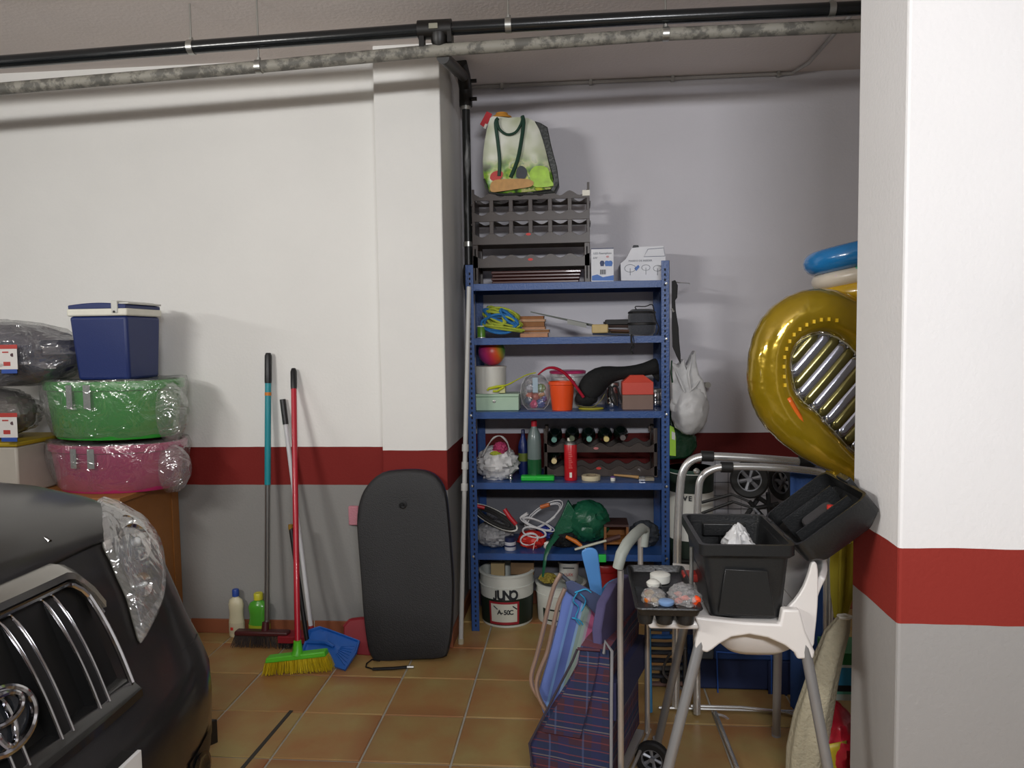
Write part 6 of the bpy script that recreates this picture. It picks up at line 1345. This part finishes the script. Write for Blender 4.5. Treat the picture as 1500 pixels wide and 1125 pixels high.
# ------------------------------------------------------------------ inflatables, umbrella and bags behind the pillar
gold = None
m_, nt, b = new_mat('golden_vinyl'); b.inputs['Base Color'].default_value = srgb('#c8a010'); b.inputs['Metallic'].default_value = .45; b.inputs['Roughness'].default_value = .16; b.inputs['Coat Weight'].default_value = .6
tc = N(nt, 'ShaderNodeTexCoord'); nz = N(nt, 'ShaderNodeTexNoise'); nz.inputs['Scale'].default_value = 9; nz.inputs['Detail'].default_value = 3; nt.links.new(tc.outputs['Object'], nz.inputs['Vector'])
r1 = N(nt, 'ShaderNodeValToRGB'); r1.color_ramp.elements[0].color = srgb('#8a7418'); r1.color_ramp.elements[1].color = srgb('#b8981c'); nt.links.new(nz.outputs['Fac'], r1.inputs[0]); nt.links.new(r1.outputs[0], b.inputs['Base Color'])
bp = N(nt, 'ShaderNodeBump'); bp.inputs['Strength'].default_value = .35; bp.inputs['Distance'].default_value = .02; nt.links.new(nz.outputs['Fac'], bp.inputs['Height']); nt.links.new(bp.outputs[0], b.inputs['Normal'])
gold = m_
Yg = 2.62
t = thing('golden_ring_float', 'big golden inflatable ring with ribbed silver centre half hidden by the pillar', 'inflatable', PY(1230, 690, Yg))
cpt = smoothpoly([(1118, 560), (1121, 510), (1140, 472), (1175, 450), (1215, 447), (1262, 468), (1300, 510), (1320, 570), (1322, 640), (1300, 700), (1262, 700), (1225, 675), (1185, 650), (1145, 618), (1127, 592)], 3)
cc_ = V(1210, 565, 0)
ctr = []
for p in cpt: d_ = Vector((cc_.x-p[0], cc_.y-p[1])); d_.normalize(); ctr.append(PY(p[0]+d_.x*10, p[1]+d_.y*10, Yg))
n = len(ctr); rad_ = []
for i in range(n):
    rad_.append(.064+.004*math.sin(i*.9))
cin = sum(ctr, V(0, 0, 0))/n
mb = MB(); rings = []
K = 22
for i in range(n*2):
    p = ctr[i//2] if i % 2 == 0 else (ctr[i//2]+ctr[(i//2+1) % n])/2
    o_ = (p-cin).normalized(); wr = .001*math.sin(i*2.1)
    rings.append([p+o_*math.cos(2*PI*k/K)*(.078+wr)+V(0, 1, 0)*math.sin(2*PI*k/K)*.08 for k in range(K)])
rings.append(rings[0]); obj('outer_ring', mb.loft(rings, False), gold, t)
silver = mat('silver_foil', '#b4b8c8', .16, .85, bump=.15, bs=12)
# inner cushion: diagonal ribs
inner = [ctr[i]+(cin-ctr[i]).normalized()*.072 for i in range(n)]
def inside(x, z):
    c_ = False; j = n-1
    for i in range(n):
        xi, zi, xj, zj = inner[i].x, inner[i].z, inner[j].x, inner[j].z
        if (zi > z) != (zj > z) and x < (xj-xi)*(z-zi)/(zj-zi)+xi: c_ = not c_
        j = i
    return c_
dd = V(math.cos(math.radians(50)), 0, math.sin(math.radians(50))); ee = V(-dd.z, 0, dd.x)
k = 0
for s_ in range(-8, 9):
    off = ee*(s_*.032)+cin; run = [off+dd*(u_*.008) for u_ in range(-70, 71) if inside((off+dd*(u_*.008)).x, (off+dd*(u_*.008)).z)]
    if len(run) < 4: continue
    m2 = len(run); obj('rib', MB().tube([p for p in run], [.017*min(1, .45+min(i, m2-1-i)*.25) for i in range(m2)], 10, flat=(1, 1.3)), silver if s_ % 2 == 0 else mat('olive_foil_rib', '#7c7648', .2, .7, bump=.15, bs=12), t)
obj('inner_seam', MB().tube([ctr[i]+(cin-ctr[i]).normalized()*.074+V(0, -.01, 0) for i in range(n)], .006, 8, closed=True), mat('clear_seam', '#b8b29a', .25, .3), t)
yl_ = [ctr[i]+(cin-ctr[i]).normalized()*.012+V(0, -.0735, 0) for i in range(3, 12)]
tag(obj('printed_dashes', MB().tube([ctr[2]+V(.012, -.0745, 0), ctr[1]+V(.012, -.0745, 0)], .004, 6), mat('yellow_print', '#e0b818', .4), t), kind=None) if 0 else None
q = MB()
for i in range(0, 13):
    p = ctr[i]+(cin-ctr[i]).normalized()*.03; q.box(p.x-.004, p.x+.004, p.y-.079, p.y-.070, p.z-.006, p.z+.006)
tag(obj('small_lettering', q, mat('yellow_print', '#e0b818', .4), t), kind='stuff')
obj('orange_patch', MB().grid(lambda i, j: PY(1152+22*j+6*i, 585+38*j-4*i, Yg-.078+.012*abs(i-.5)), 3, 6), mat('orange_patch', '#d8641c', .3), t, solid=.003)
obj('bottom_fold', blob(PY(1236, 690, Yg-.0), (.05, .05, .05), 3, .2), gold, t)
# stack of rings above
def torus(name, label, u0, vc, Y, R, r, mt, tilt=.1, grp=None):
    c_ = PY(u0, vc, Y)+V(R+r*.0, 0, 0); M = Matrix.Rotation(-tilt, 4, 'Y')
    pts = [c_+(M @ V(R*math.cos(a_), R*math.sin(a_)*.9, 0)) for a_ in [2*PI*i/40 for i in range(40)]]
    o = obj(name, MB().tube(pts, r, 14, closed=True), mt); tag(o, label, 'swim ring', grp); return o, c_
bvin = mat('blue_vinyl', '#1f78b8', .22, coat=.5, bump=.1, bs=20)
m_, nt, b = new_mat('dotted_vinyl'); tc = N(nt, 'ShaderNodeTexCoord'); vo = N(nt, 'ShaderNodeTexVoronoi'); vo.inputs['Scale'].default_value = 22; nt.links.new(tc.outputs['Object'], vo.inputs['Vector'])
l = N(nt, 'ShaderNodeMath', operation='LESS_THAN'); l.inputs[1].default_value = .25; nt.links.new(vo.outputs['Distance'], l.inputs[0])
hs = N(nt, 'ShaderNodeMix', data_type='RGBA', blend_type='MIX'); hs.inputs[6].default_value = srgb('#d8cdbc'); nt.links.new(l.outputs[0], hs.inputs[0]); 
hv = N(nt, 'ShaderNodeHueSaturation'); hv.inputs['Saturation'].default_value = 1.0; hv.inputs['Value'].default_value = .7; nt.links.new(vo.outputs['Color'], hv.inputs['Color']); nt.links.new(hv.outputs[0], hs.inputs[7]); nt.links.new(hs.outputs[2], b.inputs['Base Color']); b.inputs['Roughness'].default_value = .3
torus('swim_ring', 'blue swim ring on top of the stack above the golden float', 1196, 372, 2.75, .17, .043, bvin, .2, 'swim rings stacked behind the pillar')
torus('swim_ring', 'white swim ring with coloured dots in the middle of the stack', 1203, 401, 2.75, .16, .030, m_, .18, 'swim rings stacked behind the pillar')
torus('swim_ring', 'yellow swim ring lowest in the stack, resting on the golden float', 1212, 426, 2.75, .17, .036, mat('yellow_vinyl', '#c8a020', .25, coat=.4), .1, 'swim rings stacked behind the pillar')
# supporting shelf unit behind the pillar
# parasol
t = thing('yellow_parasol', 'folded yellow parasol standing by the back edge of the right pillar', 'parasol', (.86, 2.75, 0))
Yu = 2.55
yp = mat('olive_yellow_cloth', '#a89c28', .8, var=.15)
q = []
for (u, v, r_) in ((1240, 745, .02), (1238, 780, .034), (1236, 830, .036), (1234, 870, .03), (1231, 905, .016)):
    c_ = PY(u, v, Yu); q.append([c_+V(r_*math.cos(a_)*(1+.3*math.cos(a_*6)), r_*math.sin(a_)*(1+.3*math.cos(a_*6)), 0) for a_ in [2*PI*i/48 for i in range(48)]])
obj('folded_canopy', MB().loft(q), yp, t)
obj('ties', MB().tube([PY(1236, 795, Yu-.04)+V(-.02, 0, 0), PY(1236, 795, Yu-.04)+V(.02, 0, 0)], .004, 6), whitep, t)
obj('tip_knob', MB().lathe([(0, 0), (.012, .01), (0, .03)], PY(1240, 747, Yu), 10), whitep, t)
c_ = PY(1231, 905, Yu); obj('pole', MB().tube([c_, V(c_.x-.03, Yu, .01)], .011, 10), alum, t)
# cream sleeve / net
t = thing('cream_bag', 'long cream net bag hanging beside the pillar below the parasol', 'bag', (.8, 2.45, 0))
Yc = 2.42; q = []
for (u, v, r_) in ((1237, 903, .018), (1226, 925, .036), (1214, 960, .042), (1203, 1000, .048), (1190, 1050, .056), (1182, 1100, .06), (1180, 1170, .06)):
    c_ = PY(u, v, Yc); q.append([c_+V(r_*math.cos(a_)*(1+.12*math.cos(a_*5)+.1*noise.noise(V(a_, v*.03, 1))), r_*.8*math.sin(a_)*(1+.12*math.cos(a_*5)), 0) for a_ in [2*PI*i/36 for i in range(36)]])
obj('bag_body', MB().loft(q), mat('cream_net', '#b0a890', .9, var=.15, vs=50, bump=.6, bs=90), t)
obj('drawstring', MB().tube([p+V(0, -.002, 0) for p in q[0]], .005, 6, closed=True), creamp, t)
c_ = PY(1182, 1170, Yc); obj('base_cuff', MB().lathe([(.05, 0), (.058, max(.02, c_.z))], V(c_.x, Yc, .001), 20), mat('cream_net', ''), t)
# turquoise box, red bag
t = thing('turquoise_box', 'turquoise, black and white carton standing on the red bag by the pillar', 'box', (.9, 2.5, .3))
Yx = 2.5; zx = lambda v: Zp(1232, v, Yx); xa, xb = X(1217, 990, Yx), X(1217, 990, Yx)+.12
for v0, v1, c_ in ((957, 974, '#2c7a44'), (974, 978, '#c8d4d0'), (978, 1004, '#2f8ab8'), (1004, 1013, '#15171c'), (1013, 1017, '#5aa890'), (1017, 1026, '#b8c8c0')):
    obj('printed_band', MB().box(xa, xb, Yx, Yx+.14, zx(v1), zx(v0)), mat('band_'+c_[1:], c_, .5), t)
zrb = zx(1026)
t = thing('red_bag', 'red plastic bag with magenta and yellow print on the floor by the pillar', 'bag', (.87, 2.52, 0))
obj('bag_body', blob((X(1228, 1080, 2.45), 2.5, zrb/2), ((X(1256, 1080, 2.45)-X(1200, 1080, 2.45))/2, .1, zrb/2), 81, .07, 2.4, flatz=.002, shape=lambda q_: min(1.2, (1-abs(q_)**5)**.5+.3)), mat('red_print_bag', '#b01c30', .3, var=.35, vs=9, bump=.4, bs=20), t)
obj('yellow_print', MB().grid(lambda i, j: PY(1190+50*i, 1095+45*j-10*i, 2.39), 4, 4), mat('yellow_bag', '#b8a42c', .4, var=.3, vs=14), t, solid=.004)
obj('violet_mark', MB().box(X(1192, 1116, 2.38), X(1204, 1116, 2.38), 2.384, 2.388, Zp(1198, 1119, 2.38), Zp(1198, 1113, 2.38)), MC['violet_lid'], t)

# ------------------------------------------------------------------ black off-road car, nose pointing right
CY, HW = 1.28, .93
car = thing('car', 'black off-road car with chrome grille parked at the left, nose towards the right', 'car', (-3.2, CY, 0))
m_, nt, b = new_mat('black_car_paint'); b.inputs['Base Color'].default_value = srgb('#161514'); b.inputs['Roughness'].default_value = .45; b.inputs['Metallic'].default_value = .2; b.inputs['Coat Weight'].default_value = .7; b.inputs['Coat Roughness'].default_value = .16
tc = N(nt, 'ShaderNodeTexCoord'); nz = N(nt, 'ShaderNodeTexNoise'); nz.inputs['Scale'].default_value = 300; nt.links.new(tc.outputs['Object'], nz.inputs['Vector']); r1 = N(nt, 'ShaderNodeValToRGB'); r1.color_ramp.elements[0].color = srgb('#121111'); r1.color_ramp.elements[1].color = srgb('#24211e'); nt.links.new(nz.outputs['Fac'], r1.inputs[0]); nt.links.new(r1.outputs[0], b.inputs['Base Color'])
paint = m_
cchr = mat('car_chrome', '#c8c8cc', .1, 1.0); cblk = mat('car_black_plastic', '#101010', .45); cgl = mat('car_glass', '#0c0f10', .05, coat=.6)
# side profile of the nose: (front x, z, half width)
PR = [(-1.06, .20, .90), (-1.02, .27, .925), (-1.0, .36, .93), (-.995, .48, .93), (-1.0, .56, .93), (-1.025, .62, .93), (-1.06, .69, .928), (-1.085, .76, .925), (-1.115, .84, .92), (-1.145, .92, .91), (-1.18, .98, .895), (-1.23, 1.02, .875), (-1.30, 1.052, .85), (-1.42, 1.09, .81), (-1.62, 1.125, .74), (-1.95, 1.155, .6), (-2.45, 1.175, .3)]
def prof(z):
    for a, c in zip(PR, PR[1:]):
        if a[1] <= z <= c[1]: k = (z-a[1])/(c[1]-a[1]); return a[0]+(c[0]-a[0])*k, a[2]+(c[2]-a[2])*k
    return (PR[0][0], PR[0][2]) if z < PR[0][1] else (PR[-1][0], PR[-1][2])
def drop(t_): return .35*(1-max(0, 1-abs(t_)**3)**(1/3))
def sst(a, b, x): k = max(0, min(1, (x-a)/(b-a))); return k*k*(3-2*k)
def face(t_, z): return .052*sst(.60, .69, z)*(1-sst(.97, 1.06, z))*(1-sst(.5, .85, abs(t_)))
XB = -2.55
def cring(xf, z, hw):
    ts = [math.sin(PI/2*k/18) for k in range(-18, 19)]
    pts = [V(xf-drop(t_)-face(t_, z), CY+t_*hw, z) for t_ in ts]
    xs = [xf-.35+(XB-xf+.35)*k/8 for k in range(1, 9)] if xf-.35 > XB else [XB]*8
    return [V(x, CY-hw, z) for x in reversed(xs)]+pts+[V(x, CY+hw, z) for x in xs]
rings = [cring(*p) for p in PR]
bm_ = MB().loft(rings, False, False)
bvh = BVHTree.FromPolygons(bm_.v, bm_.f)
body = obj('body', bm_, paint, car)
def hit(u, v):
    d = ray(u, v).normalized(); h_ = bvh.ray_cast(EYEP, d)
    return (h_[0], h_[1] if h_[1].dot(d) < 0 else -h_[1]) if h_[0] is not None else None
def patch(pts, off, mt, nm, par, k=3, rings_=6, sm=True, edge=.0, cen=None):
    P = smoothpoly(pts, k) if sm else [Vector(p) for p in pts]
    c_ = Vector(cen) if cen else sum(P, Vector(P[0])*0)/len(P); R = []
    for r in range(rings_+1):
        s_ = 1-r/(rings_+.35); ring_ = []
        for p in P:
            q_ = None; f_ = s_
            while q_ is None and f_ > 0: q_ = hit(*(c_+(p-c_)*f_)); f_ -= .03
            ring_.append(q_[0]+q_[1]*off*(1 if r > 0 or not edge else edge))
        R.append(ring_)
    R = [[h_ for h_ in R[0]]]+R[1:]
    return obj(nm, MB().loft(R, True), mt, par)
def surf(y, z, off=0):
    xf, hw = prof(z); return V(xf-drop((y-CY)/hw)-face((y-CY)/hw, z)+off, y, z)
# bonnet: its own panel a hair proud of the wings, crowned
BP = PR[10:]; hood = []
for i, (xf, z, hw) in enumerate(BP):
    e_ = .86 if i else .80; w_ = [.80, .83, .85, .86, .87, .88, .9][i]
    hood.append([V(xf-drop(t_)-face(t_, z)+.003*(i < 2), CY+t_*hw, z+.008+.012*(1-t_*t_)*min(1, i*.5)) for t_ in [w_*math.sin(PI/2*k/14) for k in range(-14, 15)]])
hd = obj('bonnet', MB().loft(hood, False, False), paint, car, sub=1, solid=.006)
# bonnet joins: raised centre line
for s_ in (-1, 1): obj('bonnet_crease', MB().tube([V(xf-drop(.5)-.02, CY+s_*(.38+.04*i*.3), z+.016) for i, (xf, z, hw) in enumerate(BP[1:-1])], .006, 6), paint, hd)
# grille
gz0, gz1 = .685, .965; gy = .392
def gpt(y, z, off): return surf(y, z, off)
rec = MB().grid(lambda i, j: gpt(CY-gy+2*gy*i, gz0+(gz1-.02-gz0)*j, .004), 30, 10)
gr = obj('grille', rec, cblk, car)
gchr = mat('satin_chrome', '#a9a7a2', .22, .9)
def gtop(y): k = abs(y-CY)/gy; return .975+.006*(1-k)-(.05*max(0, (k-.86)/.14)**2)
ys = [CY-gy-.02+(2*gy+.04)*i/44 for i in range(45)]
topbar = []
for y in ys:
    z = gtop(y); topbar.append([gpt(y, z+dz, o_) for dz, o_ in ((.022, .004), (.018, .03), (.0, .042), (-.016, .036), (-.022, .004))])
obj('top_bar', MB().loft(topbar), gchr, gr)
obj('top_bar_lip', MB().tube([gpt(y, gtop(y)-.03, .02) for y in ys], .007, 8), cchr, gr)
obj('bottom_bar', MB().loft([[gpt(y, gz0+dz, o_) for dz, o_ in ((.012, .004), (.008, .04), (-.012, .05), (-.03, .03), (-.03, .0))] for y in ys[1:-1]]), mat('grille_black_gloss', '#1c1c1c', .25, coat=.5), gr)
zz = [gz0+.004+(gz1-.03-gz0)*k/14 for k in range(15)]
def bulge(k): return .034*math.sin(min(1, .25+k/14*.75)*PI*.62+.15) if False else .034*(1-(k/14)**3.2)
for yc in [CY+.022+.128*k for k in (-3, -2, -1, 0, 1, 2)]:
    if abs(yc-CY) > gy: continue
    sl = obj('slat', MB().loft([[gpt(yc-.018, z, .004), gpt(yc-.016, z, .004+bulge(k)), gpt(yc+.016, z, .004+bulge(k)), gpt(yc+.018, z, .004)] for k, z in enumerate(zz)]), cblk, gr, smooth=False)
    for s_ in (-1, 1): obj('chrome_edge', MB().tube([gpt(yc+s_*.017, z, .005+bulge(k)) for k, z in enumerate(zz)], .0042, 8), cchr, sl)
for s_ in (-1, 1): obj('side_bar', MB().tube([gpt(CY+s_*(gy-.004), z, .006+bulge(k)) for k, z in enumerate(zz)]+[gpt(CY+s_*(gy-.004), gz1-.02, .012)], .0075, 8), cchr, gr)
# emblem: nested chrome ovals
em = obj('emblem_backing', MB().lathe([(0, .008), (.075, .006), (.08, 0)], (0, 0, 0), 32), mat('emblem_dark', '#23262a', .2, coat=.5), gr)
E0 = gpt(CY-.005, .80, .052); 
em.data.transform(Matrix.Translation(E0-ROOT['car']) @ Matrix.Rotation(PI/2-.35, 4, 'Y') @ Matrix.Diagonal((.72, 1, 1, 1)) @ Matrix.Translation(ROOT['car']))
tn = V(.35, 0, .94).normalized(); tz = V(-.35, 0, .94).normalized()
def eo(c_, ay, az, r): return MB().tube([c_+V(0, 1, 0)*math.cos(a_)*ay+tz*math.sin(a_)*az for a_ in [2*PI*i/40 for i in range(40)]], r, 8, closed=True)
obj('emblem_ring', eo(E0+V(.012, 0, 0), .080, .058, .0075), cchr, gr); obj('emblem_ring', eo(E0+V(.014, 0, .022), .05, .026, .006), cchr, gr); obj('emblem_ring', eo(E0+V(.014, 0, .0), .022, .05, .006), cchr, gr)
# headlights
lens = film('headlight_lens', amount=.14, rough=.08, bs=5, milk=.10)
HLp = [(150, 719), (180, 722), (207, 733), (220, 750), (228, 775), (236, 805), (241, 845), (238, 880), (224, 912), (207, 941), (200, 925), (193, 900), (186, 875), (172, 845), (162, 820), (152, 800), (149, 770), (147, 745), (143, 730)]
HLp = [(u-3, v+2) for u, v in HLp]
refl = mat('headlight_silver', '#b4b6b4', .22, .7, var=.25, vs=20, bump=.5, bs=14)
h1 = patch(HLp, .003, mat('headlight_housing', '#8a8980', .35, .4, var=.2, vs=12, bump=.15, bs=12), 'headlight', car, 2, 8, cen=(195, 825))
inn = [(168, 760), (190, 757), (208, 770), (214, 800), (212, 840), (207, 880), (202, 915), (197, 895), (190, 865), (178, 835), (166, 808), (161, 780)]
patch(inn, .007, refl, 'reflector', h1, 2, 6, cen=(192, 820))
for (u, v, r_) in ((193, 797, .055), (203, 858, .034), (184, 772, .03)):
    q_ = hit(u, v); n_ = (q_[1]+V(.6, -.2, .1)).normalized(); M = Vector((0, 0, 1)).rotation_difference(n_).to_matrix().to_4x4()
    obj('lamp_bowl', MB().lathe([(r_, .004), (r_*.97, .012), (r_*.8, .004), (r_*.4, -.003), (0, -.004)], q_[0]+q_[1]*.004, 26, M, cap=False), mat('lamp_chrome', '#dcdcda', .08, 1.0), h1)
    obj('bulb', MB().lathe([(r_*.22, 0), (r_*.24, .016), (r_*.1, .024), (0, .025)], q_[0]+q_[1]*.004, 14, M), mat('bulb_glass', '#d8dcdc', .1, .3), h1)
lp = patch(HLp, .022, lens, 'lens', h1, 2, 8, edge=.3, cen=(195, 825))
# mirrored headlight on the other side
c2 = h1.copy(); COL.objects.link(c2); c2.parent = car; c2.scale = (1, -1, 1)
for ch in list(h1.children): q_ = ch.copy(); COL.objects.link(q_); q_.parent = c2
# bumper details: lower intake, fog lamp recess, trim strip, number plate
obj('lower_intake', MB().grid(lambda i, j: gpt(CY-.42+.84*i, .30+.13*j, .006), 16, 4), cblk, car)
for k in range(3): obj('intake_bar', MB().tube([gpt(CY-.41+.82*i/12, .33+.035*k, .012) for i in range(13)], .006, 8), mat('grille_black_gloss', ''), car)
for s_ in (-1, 1):
    obj('fog_recess', MB().grid(lambda i, j: gpt(CY+s_*(.52+.2*i), .30+.11*j, .004), 6, 4), cblk, car)
    c_ = gpt(CY+s_*.58, .355, .008); M = Matrix.Rotation(PI/2, 4, 'Y')
    obj('fog_lamp', MB().lathe([(.045, 0), (.05, .008), (.04, .01), (.03, .003), (0, .002)], c_, 24, M), cgl, car)
    obj('bumper_seam', MB().tube([gpt(CY+s_*(.60+.2*k/5), .66-.02*k/5, .001) for k in range(6)], .0022, 5), darkrubber, car)
pl = [gpt(CY, .5, .022)]
np_ = obj('number_plate', MB().box(-.982, -.972, CY-.245, CY+.245, .495, .607), mat('plate_white', '#e2e4e4', .3, coat=.3), car, bevel=.002)
obj('plate_mount', MB().box(-1.03, -.982, CY-.255, CY+.255, .485, .598), cblk, car, bevel=.003)
obj('splash_guard', MB().loft([[V(-1.19, CY+.91, z_), V(-1.16, CY+.95, z_), V(-1.40, CY+.96, z_), V(-1.42, CY+.91, z_)] for z_ in (.22, .30)]), cblk, car, bevel=.004)
# wheel arches and wheels, cabin: simple but whole
def cwheel(x, y):
    wv = obj('car_wheel', MB().lathe([(.23, -.12), (.33, -.125), (.37, -.09), (.37, .09), (.33, .125), (.23, .12)], (x, y, .37), 32, Matrix.Rotation(PI/2, 4, 'X')), tyre, car)
    obj('hub', MB().lathe([(0, .125), (.2, .115), (.235, .12), (.235, -.12), (.2, -.115), (0, -.125)], (x, y, .37), 24, Matrix.Rotation(PI/2, 4, 'X')), hubm, wv)
for x in (-1.98, -4.75):
    for y in (CY-.80, CY+.80): cwheel(x, y)
rb_ = []
for x, hw, zb_, zt_ in ((-2.55, .93, .30, 1.18), (-3.2, .93, .30, 1.12), (-4.4, .93, .3, 1.12), (-5.5, .92, .32, 1.12), (-5.78, .86, .4, 1.08)):
    rb_.append([V(x, CY-hw, zb_), V(x, CY+hw, zb_), V(x, CY+hw, zt_-.1), V(x, CY+hw*.93, zt_), V(x, CY-hw*.93, zt_), V(x, CY-hw, zt_-.1)])
obj('rear_body', MB().loft(rb_), paint, car, bevel=.02)
cab = [[V(x, CY-a_, z_), V(x2, CY-b_, z2_), V(x2, CY+b_, z2_), V(x, CY+a_, z_)] for x, a_, z_, x2, b_, z2_ in ((-2.5, .80, 1.14, -3.15, .66, 1.80), (-5.7, .84, 1.08, -5.55, .68, 1.78))]
obj('cabin_glass', MB().loft(cab), cgl, car)
obj('roof', MB().box(-5.58, -3.12, CY-.69, CY+.69, 1.78, 1.85), paint, car, bevel=.03, seg=3)
for s_ in (-1, 1):
    for (xa_, xb_) in ((-2.52, -3.16), (-3.75, -3.72), (-4.75, -4.72), (-5.68, -5.56)): obj('pillar', MB().tube([V(xa_, CY+s_*.83, 1.1), V(xb_, CY+s_*.69, 1.82)], .035, 8), paint, car)
